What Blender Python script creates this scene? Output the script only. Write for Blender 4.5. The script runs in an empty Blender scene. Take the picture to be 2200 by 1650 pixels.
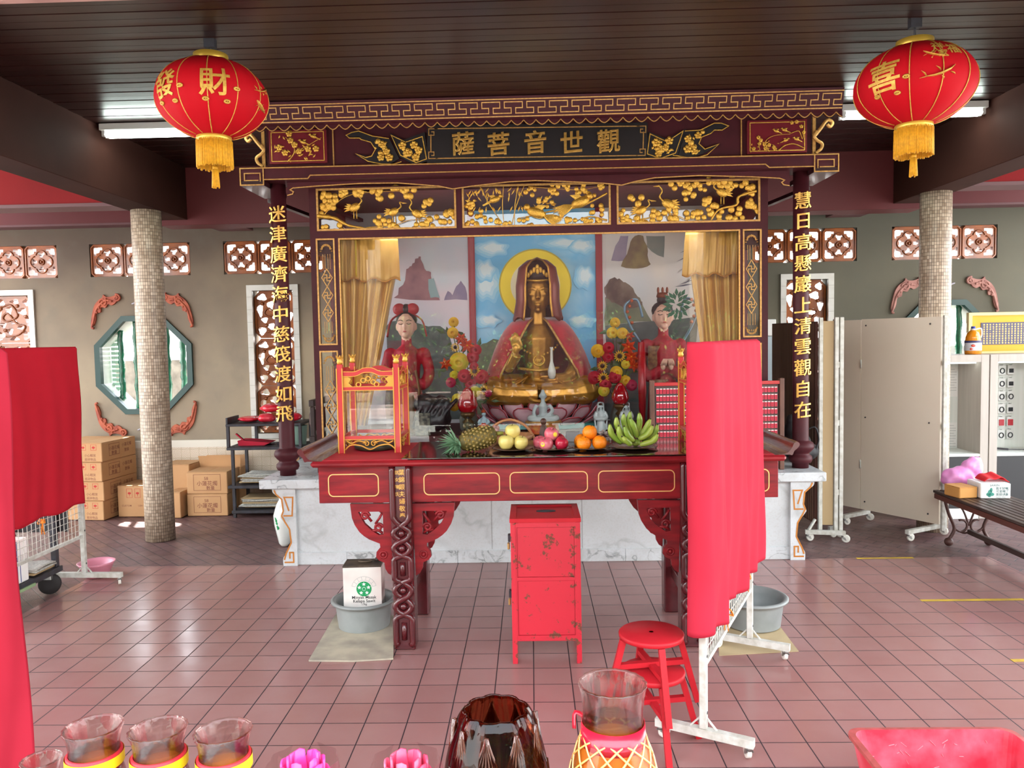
import bpy, bmesh, math, random
from mathutils import Vector, Matrix, geometry, noise as mnoise
from math import sin, cos, pi, radians
random.seed(7)
SC = bpy.context.scene
COL = SC.collection

# ------------------------------------------------------------------ camera (from the floor tiles: 0.2 m squares)
FPX, YAW, PITCH, ROLL = 1679.03, -0.0251, 0.058, 0.0188
CAM = Vector((0.01536, -4.17532, 1.8004))
_f = Vector((sin(YAW)*cos(PITCH), cos(YAW)*cos(PITCH), -sin(PITCH)))
_r0 = Vector((cos(YAW), -sin(YAW), 0)); _d0 = _f.cross(_r0)
_r = cos(ROLL)*_r0 + sin(ROLL)*_d0
_d = -sin(ROLL)*_r0 + cos(ROLL)*_d0
cam = bpy.data.cameras.new('camera'); cam.sensor_width = 36; cam.lens = FPX*36/2200
cam.clip_start = 0.05
camo = bpy.data.objects.new('camera', cam); COL.objects.link(camo)
camo.matrix_world = Matrix(((_r.x, -_d.x, -_f.x, CAM.x), (_r.y, -_d.y, -_f.y, CAM.y), (_r.z, -_d.z, -_f.z, CAM.z), (0, 0, 0, 1)))
SC.camera = camo

def at(x, y, Y=None, Z=None, X=None):
    "the point of the place seen at this point of the photograph, on one plane"
    d = _r*((x-1100)/FPX) + _d*((y-825)/FPX) + _f
    if Y is not None: t = (Y-CAM.y)/d.y
    elif Z is not None: t = (Z-CAM.z)/d.z
    else: t = (X-CAM.x)/d.x
    return CAM + d*t

# ------------------------------------------------------------------ sky, sun, exposure
W = bpy.data.worlds.new('sky'); SC.world = W; W.use_nodes = True
nt = W.node_tree; bg = nt.nodes['Background']
tc = nt.nodes.new('ShaderNodeTexCoord'); sp = nt.nodes.new('ShaderNodeSeparateXYZ'); rp = nt.nodes.new('ShaderNodeValToRGB')
nt.links.new(tc.outputs['Generated'], sp.inputs[0]); nt.links.new(sp.outputs['Z'], rp.inputs[0]); nt.links.new(rp.outputs[0], bg.inputs[0])
rp.color_ramp.elements[0].position = 0.0; rp.color_ramp.elements[0].color = (1.0, 0.98, 0.95, 1)
rp.color_ramp.elements[1].position = 0.6; rp.color_ramp.elements[1].color = (0.80, 0.90, 1.0, 1)
bg.inputs[1].default_value = 8.0
sun = bpy.data.lights.new('sun', 'SUN'); sun.energy = 26.0; sun.angle = radians(1.0); sun.color = (1, 0.97, 0.92)
suno = bpy.data.objects.new('sun', sun); COL.objects.link(suno)
suno.location = (-6, 8, 12)
suno.rotation_euler = Vector((0.20, -0.52, -0.83)).to_track_quat('-Z', 'Y').to_euler()
SC.view_settings.view_transform = 'Standard'; SC.view_settings.look = 'None'
SC.view_settings.gamma = 1; SC.view_settings.use_curve_mapping = False
SC.view_settings.exposure = 0.2
SC.cycles.max_bounces = 8; SC.cycles.diffuse_bounces = 4; SC.cycles.glossy_bounces = 4
SC.cycles.transmission_bounces = 6; SC.cycles.transparent_max_bounces = 8
SC.cycles.caustics_reflective = False; SC.cycles.caustics_refractive = False
SC.cycles.sample_clamp_indirect = 6
SC.cycles.use_denoising = True

# ------------------------------------------------------------------ materials
def lin(c):
    c = c/255
    return c/12.92 if c <= .04045 else ((c+.055)/1.055)**2.4
def rgb(*c):
    if len(c) == 1: h = c[0]; c = ((h >> 16) & 255, (h >> 8) & 255, h & 255)
    return (lin(c[0]), lin(c[1]), lin(c[2]), 1)
MATS = {}
def M(name, color, rough=.5, metal=0, var=None, bump=None, coat=0, emit=None, trans=0, ior=1.45, spec=.5, sheen=0, sub=0, stretch=None, alpha=1):
    "principled material; var = (scale, amount, colour2[, detail]); bump = (scale, strength)"
    if name in MATS: return MATS[name]
    m = bpy.data.materials.new(name); m.use_nodes = True
    n = m.node_tree; b = n.nodes['Principled BSDF']
    b.inputs['Base Color'].default_value = rgb(color); b.inputs['Roughness'].default_value = rough
    b.inputs['Metallic'].default_value = metal; b.inputs['Coat Weight'].default_value = coat; b.inputs['Coat Roughness'].default_value = .08
    b.inputs['IOR'].default_value = ior; b.inputs['Transmission Weight'].default_value = trans
    b.inputs['Specular IOR Level'].default_value = spec; b.inputs['Sheen Weight'].default_value = sheen
    b.inputs['Alpha'].default_value = alpha
    if sub: b.inputs['Subsurface Weight'].default_value = sub; b.inputs['Subsurface Radius'].default_value = (.01, .006, .004)
    if emit: b.inputs['Emission Color'].default_value = rgb(emit[0]); b.inputs['Emission Strength'].default_value = emit[1]
    co = None
    if var or bump:
        co = n.nodes.new('ShaderNodeTexCoord'); mp = n.nodes.new('ShaderNodeMapping')
        if stretch: mp.inputs['Scale'].default_value = stretch
        n.links.new(co.outputs['Object'], mp.inputs[0])
    if var:
        t = n.nodes.new('ShaderNodeTexNoise'); t.inputs['Scale'].default_value = var[0]; t.inputs['Detail'].default_value = var[3] if len(var) > 3 else 5
        r = n.nodes.new('ShaderNodeMapRange'); r.inputs['From Min'].default_value = .38; r.inputs['From Max'].default_value = .66; r.inputs['To Max'].default_value = var[1]
        x = n.nodes.new('ShaderNodeMix'); x.data_type = 'RGBA'; x.inputs[6].default_value = rgb(color); x.inputs[7].default_value = rgb(var[2])
        n.links.new(mp.outputs[0], t.inputs['Vector']); n.links.new(t.outputs[0], r.inputs[0]); n.links.new(r.outputs[0], x.inputs[0]); n.links.new(x.outputs[2], b.inputs['Base Color'])
    if bump:
        t = n.nodes.new('ShaderNodeTexNoise'); t.inputs['Scale'].default_value = bump[0]; t.inputs['Detail'].default_value = 4
        u = n.nodes.new('ShaderNodeBump'); u.inputs['Strength'].default_value = bump[1]; u.inputs['Distance'].default_value = .01
        n.links.new(mp.outputs[0], t.inputs['Vector']); n.links.new(t.outputs[0], u.inputs['Height']); n.links.new(u.outputs[0], b.inputs['Normal'])
    MATS[name] = m
    return m
class G:
    "small helper to write node graphs"
    def __init__(s, m): s.n = m.node_tree.nodes; s.l = m.node_tree.links; s.b = s.n['Principled BSDF']
    def new(s, t, ins={}, **kw):
        x = s.n.new('ShaderNode'+t)
        for k, v in kw.items(): setattr(x, k, v)
        for k, v in ins.items():
            if hasattr(v, 'is_output'): s.l.new(v, x.inputs[k])
            else: x.inputs[k].default_value = v
        return x
    def math(s, op, a, b=0, c=0): return s.new('Math', {0: a, 1: b, 2: c}, operation=op).outputs[0]
    def mix(s, f, a, b): return s.new('Mix', {0: f, 6: a, 7: b}, data_type='RGBA').outputs[2]
    def noise(s, v, scale, detail=4): return s.new('TexNoise', {'Vector': v, 'Scale': scale, 'Detail': detail}).outputs[0]
    def ramp(s, v, lo, hi, a=0, b=1): return s.new('MapRange', {0: v, 1: lo, 2: hi, 3: a, 4: b}).outputs[0]
    def xyz(s, mode='Object'):
        co = s.new('TexCoord').outputs[mode]; p = s.new('SeparateXYZ', {0: co}); return co, p.outputs[0], p.outputs[1], p.outputs[2]
    def bump(s, h, st, d=.01): s.l.new(s.new('Bump', {'Height': h, 'Strength': st, 'Distance': d}).outputs[0], s.b.inputs['Normal'])
    def color(s, c): s.l.new(c, s.b.inputs['Base Color'])
    def rough(s, c): s.l.new(c, s.b.inputs['Roughness'])

# ------------------------------------------------------------------ mesh building
def frame_axes(d):
    d = Vector(d).normalized(); a = Vector((0, 0, 1)) if abs(d.z) < .95 else Vector((1, 0, 0))
    u = a.cross(d).normalized(); return u, d.cross(u)
def cat(P, n=8, closed=False):
    "Catmull-Rom through the points"
    P = [Vector(p) for p in P]; R = []; N = len(P)
    for i in range(N if closed else N-1):
        g = (lambda k: P[k % N]) if closed else (lambda k: P[max(0, min(N-1, k))])
        a, b, c, d = g(i-1), g(i), g(i+1), g(i+2)
        for j in range(n):
            t = j/n; R.append(.5*((2*b)+(c-a)*t+(2*a-5*b+4*c-d)*t*t+(3*b-a-3*c+d)*t**3))
    if not closed: R.append(P[-1])
    return R
XZ = lambda Y: (lambda u, v, w: Vector((u, Y-w, v)))     # panel facing the viewer: w comes forward
class MB:
    def __init__(s): s.v = []; s.f = []; s.mi = []; s.sm = []; s.mats = []; s.cur = 0
    def mat(s, m):
        if m not in s.mats: s.mats.append(m)
        s.cur = s.mats.index(m); return s
    def add(s, V, F, smooth=False, T=None):
        o = len(s.v)
        s.v += [T(*p) if T else Vector(p) for p in V]
        for f in F: s.f.append([o+i for i in f]); s.mi.append(s.cur); s.sm.append(smooth)
        return s
    def box(s, lo, hi, b=0, R=None, T=None):
        lo = Vector(lo); hi = Vector(hi); c = (lo+hi)/2; h = (hi-lo)/2
        h = Vector((abs(h.x), abs(h.y), abs(h.z)))
        if b <= 0:
            V = [Vector((sx*h.x, sy*h.y, sz*h.z)) for sz in (-1, 1) for sy in (-1, 1) for sx in (-1, 1)]
            F = [(0, 2, 3, 1), (4, 5, 7, 6), (0, 1, 5, 4), (2, 6, 7, 3), (0, 4, 6, 2), (1, 3, 7, 5)]
        else:
            b = min(b, .49*min(h)*2); V = []; ix = {}
            for sx in (-1, 1):
                for sy in (-1, 1):
                    for sz in (-1, 1):
                        for k in range(3):
                            q = [sx*(h.x-b), sy*(h.y-b), sz*(h.z-b)]; q[k] = (sx, sy, sz)[k]*h[k]
                            ix[sx, sy, sz, k] = len(V); V.append(Vector(q))
            F = []
            for k in range(3):
                i, j = [(1, 2), (0, 2), (0, 1)][k]
                for sg in (-1, 1):
                    def key(a, bb):
                        t = [0, 0, 0]; t[k] = sg; t[i] = a; t[j] = bb; return ix[t[0], t[1], t[2], k]
                    q = [key(-1, -1), key(1, -1), key(1, 1), key(-1, 1)]
                    F.append(q if (sg > 0) != (k == 1) else q[::-1])
            for k in range(3):
                i, j = [(1, 2), (0, 2), (0, 1)][k]
                for a in (-1, 1):
                    for bb in (-1, 1):
                        def kk(e, w):
                            t = [0, 0, 0]; t[k] = e; t[i] = a; t[j] = bb; return ix[t[0], t[1], t[2], w]
                        F.append([kk(-1, i), kk(1, i), kk(1, j), kk(-1, j)])
            for sx in (-1, 1):
                for sy in (-1, 1):
                    for sz in (-1, 1): F.append([ix[sx, sy, sz, 0], ix[sx, sy, sz, 1], ix[sx, sy, sz, 2]])
        V = [((R @ p) if R else p)+c for p in V]
        return s.add(V, F, False, T)
    def tube(s, P, r, n=8, closed=False, caps=True, flat=1, T=None, smooth=True):
        P = [Vector(T(*p)) if T else Vector(p) for p in P]; N = len(P)
        rr = r if isinstance(r, (list, tuple)) else [r]*N
        V = []; u = None
        for i in range(N):
            a = P[i-1] if (i > 0 or closed) else P[i]; b = P[(i+1) % N] if (i < N-1 or closed) else P[i]
            d = (b-a)
            d = d.normalized() if d.length > 1e-9 else Vector((0, 0, 1))
            if u is None: u, w = frame_axes(d)
            else:
                u = u-d*u.dot(d)
                u = u.normalized() if u.length > 1e-6 else frame_axes(d)[0]
                w = d.cross(u)
            for k in range(n):
                t = 2*pi*k/n; V.append(P[i]+u*(cos(t)*rr[i])+w*(sin(t)*rr[i]*flat))
        F = [[i*n+k, i*n+(k+1) % n, ((i+1) % N)*n+(k+1) % n, ((i+1) % N)*n+k] for i in range(N if closed else N-1) for k in range(n)]
        if caps and not closed: F += [list(range(n))[::-1], [(N-1)*n+k for k in range(n)]]
        return s.add(V, F, smooth)
    def bar(s, a, b, w, h=None, up=None):
        "square bar from a to b"
        a = Vector(a); b = Vector(b); d = (b-a).normalized(); h = h or w
        if up is None: u, v = frame_axes(d)
        else: u = Vector(up).cross(d).normalized(); v = d.cross(u)
        V = [p+u*(x*w/2)+v*(y*h/2) for p in (a, b) for x, y in ((-1, -1), (1, -1), (1, 1), (-1, 1))]
        return s.add(V, [(0, 3, 2, 1), (4, 5, 6, 7), (0, 1, 5, 4), (1, 2, 6, 5), (2, 3, 7, 6), (3, 0, 4, 7)])
    def lathe(s, prof, o=(0, 0, 0), n=24, R=None, sx=1, sy=1, mod=None, cap=True, smooth=True):
        o = Vector(o); V = []
        for i, (r, z) in enumerate(prof):
            for k in range(n):
                t = 2*pi*k/n; q = r*(mod(t, i) if mod else 1); p = Vector((q*cos(t)*sx, q*sin(t)*sy, z))
                V.append(((R @ p) if R else p)+o)
        N = len(prof)
        F = [[i*n+k, i*n+(k+1) % n, (i+1)*n+(k+1) % n, (i+1)*n+k] for i in range(N-1) for k in range(n)]
        if cap: F += [list(range(n))[::-1], [(N-1)*n+k for k in range(n)]]
        return s.add(V, F, smooth)
    def ball(s, c, r, n=12, m=8, R=None, fn=None):
        r = (r, r, r) if not hasattr(r, '__len__') else r; c = Vector(c); V = []
        for i in range(m+1):
            ph = pi*i/m
            for k in range(n):
                t = 2*pi*k/n; p = Vector((sin(ph)*cos(t)*r[0], sin(ph)*sin(t)*r[1], -cos(ph)*r[2]))
                if fn: p = fn(p)
                V.append(((R @ p) if R else p)+c)
        F = [[i*n+k, i*n+(k+1) % n, (i+1)*n+(k+1) % n, (i+1)*n+k] for i in range(m) for k in range(n)]
        return s.add(V, F, True)
    def grid(s, fn, nu, nv, cu=False, cv=False, smooth=True, thick=0):
        A = [[Vector(fn(i/nu, j/nv)) for j in range(nv+(0 if cv else 1))] for i in range(nu+(0 if cu else 1))]
        a = len(A); b = len(A[0]); V = [p for r in A for p in r]
        F = [[i*b+j, ((i+1) % a)*b+j, ((i+1) % a)*b+(j+1) % b, i*b+(j+1) % b] for i in range(nu) for j in range(nv)]
        if thick:
            Nn = [Vector() for _ in V]
            for f in F:
                q = (V[f[1]]-V[f[0]]).cross(V[f[3]]-V[f[0]])
                for i in f: Nn[i] += q
            V2 = [p-(q.normalized() if q.length else q)*thick for p, q in zip(V, Nn)]; o = len(V)
            F2 = [[o+i for i in f[::-1]] for f in F]
            ed = []
            for j in range(b-1): ed += [(j+1, j), ((a-1)*b+j, (a-1)*b+j+1)]
            for i in range(a-1): ed += [(i*b, (i+1)*b), ((i+1)*b+b-1, i*b+b-1)]
            F = F+F2+[[x, y, o+y, o+x] for x, y in ed]; V = V+V2
        return s.add(V, F, smooth)
    def prism(s, outer, holes=(), w0=0, w1=.01, T=None, side=True, smooth=False):
        "extrude a flat outline (with holes) from w0 to w1 through T(u, v, w)"
        L = [[Vector((p[0], p[1], 0)) for p in q] for q in [outer]+list(holes)]
        def area(q): return sum(q[i].x*q[(i+1) % len(q)].y-q[(i+1) % len(q)].x*q[i].y for i in range(len(q)))
        if area(L[0]) < 0: L[0].reverse()
        for q in L[1:]:
            if area(q) > 0: q.reverse()
        tri = geometry.tessellate_polygon(L); flat = [p for q in L for p in q]; n = len(flat)
        V = [(p.x, p.y, w1) for p in flat]+[(p.x, p.y, w0) for p in flat]; F = []
        for a, b, c in tri:
            A, B, Cc = flat[a], flat[b], flat[c]
            if (B-A).cross(Cc-A).z < 0: a, b, c = a, c, b
            F += [(a, b, c), (n+a, n+c, n+b)]
        s.add(V, F, False, T)
        if side:
            o = 0; V2 = []; F2 = []
            for q in L:
                k = len(q); b0 = len(V2)
                V2 += [(p.x, p.y, w1) for p in q]+[(p.x, p.y, w0) for p in q]
                F2 += [(b0+i, b0+k+i, b0+k+(i+1) % k, b0+(i+1) % k) for i in range(k)]
            s.add(V2, F2, smooth, T)
        return s
    def mesh(s, name):
        me = bpy.data.meshes.new(name); me.from_pydata([tuple(p) for p in s.v], [], s.f)
        for m in s.mats: me.materials.append(m)
        me.polygons.foreach_set('material_index', s.mi); me.polygons.foreach_set('use_smooth', s.sm); me.update()
        return me
    def build(s, name, mat=None, parent=None, fix=True, label=None):
        if mat and not s.mats: s.mats.append(mat)
        me = s.mesh(name)
        if fix:
            b = bmesh.new(); b.from_mesh(me); bmesh.ops.recalc_face_normals(b, faces=b.faces); b.to_mesh(me); b.free()
        o = bpy.data.objects.new(name, me); COL.objects.link(o)
        if parent:
            o.parent = parent; w = Vector(); q = parent
            while q: w += q.location; q = q.parent
            me.transform(Matrix.Translation(-w))
        if label: o['label'] = label
        return o
def box(lo, hi, b=0, m=None):
    q = MB(); return q.box(lo, hi, b)
def tag(o, label, cat_, group=None, kind=None):
    o['label'] = label; o['category'] = cat_
    if group: o['group'] = group
    if kind: o['kind'] = kind
    return o
def thing(name, label, cat_, loc=(0, 0, 0), group=None, kind=None):
    o = bpy.data.objects.new(name, None); COL.objects.link(o); o.location = loc; o.empty_display_size = .1
    return tag(o, label, cat_, group, kind)
def dup(root, loc, label=None, rz=None, scale=None, group=None):
    r = root.copy(); COL.objects.link(r); r.location = loc
    if rz is not None: r.rotation_euler = (r.rotation_euler.x, r.rotation_euler.y, rz)
    if scale: r.scale = scale
    if label: r['label'] = label
    if group: r['group'] = group
    for c in list(root.children):
        k = c.copy(); COL.objects.link(k); k.parent = r
        for g in list(c.children):
            h = g.copy(); COL.objects.link(h); h.parent = k
    return r
_tc = {}
def glyphs(txt, size=1, ext=.05, bevel=0, off=0, res=3, align='CENTER', line=1.0):
    "mesh of a piece of writing in the u,v plane with its thickness along w"
    key = (txt, ext, bevel, off, res, align, line)
    if key not in _tc:
        c = bpy.data.curves.new('t', 'FONT'); c.body = txt; c.size = 1; c.extrude = ext; c.bevel_depth = bevel; c.offset = off
        c.resolution_u = res; c.align_x = align; c.align_y = 'CENTER'; c.space_line = line; c.bevel_resolution = 1
        o = bpy.data.objects.new('t', c); COL.objects.link(o)
        bpy.context.view_layer.update()
        me = bpy.data.meshes.new_from_object(o.evaluated_get(bpy.context.evaluated_depsgraph_get()))
        V = [v.co.copy() for v in me.vertices]; F = [list(p.vertices) for p in me.polygons]
        bpy.data.objects.remove(o); bpy.data.curves.remove(c); bpy.data.meshes.remove(me)
        _tc[key] = (V, F)
    V, F = _tc[key]
    return [v*size for v in V], F
def write(mb, txt, T, size, ext=.05, bevel=0, off=0, center=True, shear=0, res=3, align='CENTER', rise=0, cut=0, wx=1):
    "writing through T(u, v, w); single signs are centred on their own ink"
    V, F = glyphs(txt, size, ext, bevel, off, res, align)
    if not V: return mb
    if center:
        x0 = min(v.x for v in V); x1 = max(v.x for v in V); y0 = min(v.y for v in V); y1 = max(v.y for v in V)
        V = [Vector((v.x-(x0+x1)/2, v.y-(y0+y1)/2, v.z)) for v in V]
    if cut:
        b = bmesh.new(); q = [b.verts.new(v) for v in V]
        for f in F:
            try: b.faces.new([q[i] for i in f])
            except ValueError: pass
        k = int(max(abs(v.x) for v in V)/cut)+1
        for i in range(-k, k+1): bmesh.ops.bisect_plane(b, geom=b.verts[:]+b.edges[:]+b.faces[:], plane_co=(i*cut, 0, 0), plane_no=(1, 0, 0))
        if cut < 0.5:
            k = int(max(abs(v.y) for v in V)/cut)+1
            for i in range(-k, k+1): bmesh.ops.bisect_plane(b, geom=b.verts[:]+b.edges[:]+b.faces[:], plane_co=(0, i*cut, 0), plane_no=(0, 1, 0))
        b.verts.index_update(); V = [v.co.copy() for v in b.verts]; F = [[v.index for v in f.verts] for f in b.faces]; b.free()
    V = [(v.x*wx+shear*v.y, v.y+rise*v.x, v.z) for v in V]
    return mb.add(V, F, False, T)
def rrect(x0, y0, x1, y1, r, n=5):
    P = []
    for cx, cy, a in ((x1-r, y0+r, -90), (x1-r, y1-r, 0), (x0+r, y1-r, 90), (x0+r, y0+r, 180)):
        for i in range(n+1):
            t = radians(a+90*i/n); P.append((cx+r*cos(t), cy+r*sin(t)))
    return P
def circ(cx, cy, r, n=16, ry=None, ph=0): return [(cx+r*cos(2*pi*i/n+ph), cy+(ry or r)*sin(2*pi*i/n+ph)) for i in range(n)]
def ring(mb, P, w, T, d=.004, w0=0):
    "thin raised line along a closed flat outline"
    Q = [Vector((p[0], p[1], 0)) for p in P]; N = len(Q); O = []
    for i in range(N):
        a, b, c = Q[i-1], Q[i], Q[(i+1) % N]
        d1 = (b-a).normalized(); d2 = (c-b).normalized()
        n1 = Vector((-d1.y, d1.x, 0)); n2 = Vector((-d2.y, d2.x, 0)); m = n1+n2
        m = m.normalized() if m.length > 1e-6 else n1
        k = w/2/max(.4, m.dot(n1)); O.append((b+m*k, b-m*k))
    V = []; F = []
    for i in range(N):
        for p in O[i]: V += [(p.x, p.y, w0), (p.x, p.y, w0+d)]
    for i in range(N):
        a = 4*i; b = 4*((i+1) % N)
        F += [(a+1, b+1, b+3, a+3), (a, a+1, b+1, b)[::-1], (a+2, a+3, b+3, b+2)]
    return mb.add(V, F, False, T)
def line(mb, P, w, T, d=.004, w0=0):
    "thin raised line along an open flat path"
    Q = [Vector((p[0], p[1], 0)) for p in P]; N = len(Q); V = []; F = []
    for i in range(N):
        d1 = (Q[i]-Q[i-1]).normalized() if i else (Q[1]-Q[0]).normalized()
        d2 = (Q[i+1]-Q[i]).normalized() if i < N-1 else d1
        n1 = Vector((-d1.y, d1.x, 0)); m = n1+Vector((-d2.y, d2.x, 0)); m = m.normalized() if m.length > 1e-6 else n1
        k = w/2/max(.5, m.dot(n1))
        for p in (Q[i]+m*k, Q[i]-m*k): V += [(p.x, p.y, w0), (p.x, p.y, w0+d)]
    for i in range(N-1):
        a = 4*i; b = a+4; F += [(a+1, b+1, b+3, a+3), (a, b, b+1, a+1), (a+2, a+3, b+3, b+2)]
    F += [(0, 1, 3, 2), (4*N-4, 4*N-2, 4*N-1, 4*N-3)]
    return mb.add(V, F, False, T)
# ------------------------------------------------------------------ shared materials
lacq = M('maroon_lacquer', 0x46191F, .5, var=(9, .5, 0x341318), spec=.25)
lacq2 = M('dark_lacquer', 0x2E1417, .4, coat=.2)
blackp = M('black_lacquer', 0x1C1718, .45)
goldp = M('gold_paint', 0xC99A55, .42, .35, var=(60, .6, 0x9A6A35))
goldl = M('gold_leaf', 0xDDAE4C, .34, .75, var=(70, .5, 0xB47C28), bump=(160, .5))
goldb = M('gold_letters', 0xE2B45E, .3, .7, var=(40, .5, 0xC08A3C))
tablew = M('red_table_wood', 0x84191F, .42, var=(5, .8, 0x5A1218), spec=.3, coat=.08, stretch=(1, 6, 6))
tabled = M('dark_table_wood', 0x4F1419, .25, var=(12, .6, 0x36100F), coat=.35)
redp = M('red_paint', 0xB5202A, .45, var=(6, .4, 0xA01A24), spec=.25)
white_steel = M('white_painted_steel', 0xC6C6BE, .5, .0, var=(25, .7, 0xA39E90), spec=.3)
steel = M('grey_steel', 0x9A9A96, .35, .8)
blackst = M('black_steel', 0x2A2628, .5, var=(20, .5, 0x3A3C48))
carton = M('cardboard', 0xBF9468, .8, var=(3, .5, 0xAD8055))
cartond = M('cardboard_edge', 0x9C7549, .85)
ink = M('brown_ink', 0x7A4634, .7); blackink = M('black_ink', 0x222222, .7); redink = M('red_ink', 0xB5342E, .7)
white = M('white_paper', 0xEAEAE6, .7); cream = M('cream_panel', 0xDED2BF, .55, var=(.7, .6, 0xD2C4AE))
redcloth = M('red_cloth', 0xB22C3E, .85, var=(3, .5, 0xA42434), spec=.1)
glassm = M('clear_glass', 0xFFFFFF, 0, trans=1, ior=1.45)
rubber = M('white_rubber', 0xD8D6CC, .6)
# ------------------------------------------------------------------ setting
def M_floor():
    m = M('floor_tiles', 0x9A5F5C, .22); g = G(m); co, x, y, z = g.xyz()
    T = .2
    u = g.math('DIVIDE', x, T); v = g.math('DIVIDE', y, T)
    def edge(a):
        f = g.math('FRACT', a); e = g.math('MINIMUM', f, g.math('SUBTRACT', 1, f)); return e
    e = g.math('MINIMUM', edge(u), edge(v))
    line_ = g.ramp(e, .010, .019, 1, 0)
    cell = g.new('CombineXYZ', {0: g.math('FLOOR', u), 1: g.math('FLOOR', v)}).outputs[0]
    wn = g.new('TexWhiteNoise', {'Vector': cell}, noise_dimensions='3D').outputs[0]
    n1 = g.noise(co, 3.5, 6)
    c = g.mix(g.math('MULTIPLY', wn, .6), rgb(0x996F6B), rgb(0x8D6460))
    c = g.mix(g.ramp(n1, .40, .75, 0, .22), c, rgb(0xA28482))
    c = g.mix(line_, c, rgb(0x2B1D22)); g.color(c)
    g.rough(g.math('ADD', g.math('ADD', g.ramp(n1, .35, .7, .13, .22), g.math('MULTIPLY', wn, .06)), g.math('MULTIPLY', line_, .5)))
    h = g.math('SUBTRACT', g.noise(co, 5, 1), g.math('MULTIPLY', line_, .8)); g.bump(h, .07, .004)
    return m
def M_aisle():
    m = M('textured_floor_tiles', 0x6E5654, .45); g = G(m); co, x, y, z = g.xyz()
    mp = g.new('Mapping', {'Vector': co, 'Rotation': (0, 0, radians(45))}).outputs[0]
    b = g.new('TexBrick', {'Vector': mp, 'Scale': 1, 'Brick Width': .2, 'Row Height': .1, 'Mortar Size': .004, 'Color1': rgb(0x6F5350), 'Color2': rgb(0x64494A), 'Mortar': rgb(0x30262A)})
    g.color(b.outputs[0]); h = g.math('ADD', g.math('MULTIPLY', b.outputs[1], -1.5), g.noise(co, 160, 2)); g.bump(h, .5, .004)
    g.rough(g.ramp(g.noise(co, 4, 3), .3, .7, .3, .5))
    return m
fl = box((-3.46, -4.6, -.1), (3.62, 2.03, 0)).build('floor', M_floor()); tag(fl, 'floor of pinkish red square tiles with dark joints', 'floor', kind='structure')
q = MB()
q.box((-8.2, -1.6, -.1), (-3.462, 2.032, -.002)); q.box((3.622, -1.6, -.1), (6.6, 2.032, -.002)); q.box((-8.2, 2.032, -.1), (6.6, 4.6, -.002))
tag(q.build('floor_aisle', M_aisle()), 'brown textured aisle floor round the square red tiles', 'floor', kind='structure')
conc = M('yard_concrete', 0xB2B4B2, .8, var=(1.5, .5, 0x9C9E9C))
q = MB(); q.box((-20, -16, -.3), (20, 12, -.11)); tag(q.build('ground', conc), 'pale concrete yard outside the hall', 'ground', kind='structure')

# ceiling of varnished strips
cs = M('ceiling_strips', 0x2E1815, .3, var=(4, .7, 0x201110), spec=.35, stretch=(.3, 3, 3))
q = MB(); y = -.62; k = 0
while y < 3.5:
    q.box((-3.32, y, 3.52+.002*(k % 2)), (3.50, y+.082, 3.545)); q.box((-3.32, y+.082, 3.53), (3.50, y+.09, 3.545)); y += .09; k += 1
tag(q.build('ceiling', cs), 'ceiling of dark brown varnished wooden strips', 'ceiling', kind='structure')
bm_ = M('dark_beam_paint', 0x3E2620, .75, var=(1.2, .8, 0x2E1C18), spec=.08)
bmr = M('red_beam_paint', 0x561417, .6, var=(2, .6, 0x591719)); bmm = M('mauve_beam_paint', 0x5C3A3C, .55)
soffr = M('red_soffit_paint', 0x7E1416, .7, var=(1.5, .5, 0x6E1013), spec=.2)
def beam(name, lo, hi, m, label, b=.004): return tag(box(lo, hi, b).build(name, m), label, 'beam', kind='structure')
beam('beam_left', (-3.60, -.62, 3.02), (-3.32, 3.47, 3.9), bm_, 'dark brown concrete beam over the left mosaic column')
beam('beam_right', (3.50, -.62, 3.02), (3.78, 3.47, 3.9), bm_, 'dark brown concrete beam over the right mosaic column')
beam('beam_back', (-3.60, 3.47, 2.97), (3.78, 3.75, 3.9), bmr, 'dark red cross beam behind the shrine canopy')
q = MB(); q.mat(soffr).box((-8.2, 2.80, 3.075), (-3.602, 3.04, 3.9)); q.mat(bmm).box((-8.2, 2.79, 3.05), (-3.602, 3.05, 3.08))
tag(q.build('beam_aisle_left'), 'red cross beam with a mauve underside left of the left column', 'beam', kind='structure')
q = MB(); q.mat(soffr).box((3.782, 2.80, 3.075), (6.4, 3.04, 3.9)); q.mat(bmm).box((3.782, 2.79, 3.05), (6.4, 3.05, 3.08))
tag(q.build('beam_aisle_right'), 'red cross beam with a mauve underside right of the right column', 'beam', kind='structure')
q = MB(); q.mat(bmr).box((-8.2, 4.2, 3.12), (6.4, 4.398, 3.9)); q.mat(bmm).box((-8.2, 4.195, 3.10), (6.4, 4.398, 3.122))
for x in (-3.33, 3.17): q.mat(bmm).box((x, 3.755, 3.02), (x+.36, 4.3, 3.11))
tag(q.build('beam_wall'), 'red ring beam along the top of the back wall', 'beam', kind='structure')
tag(box((-6.1, -.62, 3.9), (6.1, 5.0, 4.05)).build('roof', bm_), 'flat roof slab over the hall', 'roof', kind='structure')
a = at(0, 22, Z=3.36); b = at(560, 0, Z=3.36)
y0 = (a.y+b.y)/2
q = MB(); q.mat(M('pink_plank', 0xB08A80, .6, var=(6, .6, 0x8E5F58))).box((-8.2, y0-.05, 3.36), (8.2, -.625, 3.60)); q.mat(M('orange_eave', 0xB6421F, .5)).box((-8.2, y0-.3, 3.60), (8.2, -.625, 3.72))
tag(q.build('trim_eave'), 'weathered pink plank along the front edge of the ceiling', 'trim', kind='structure')

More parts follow.
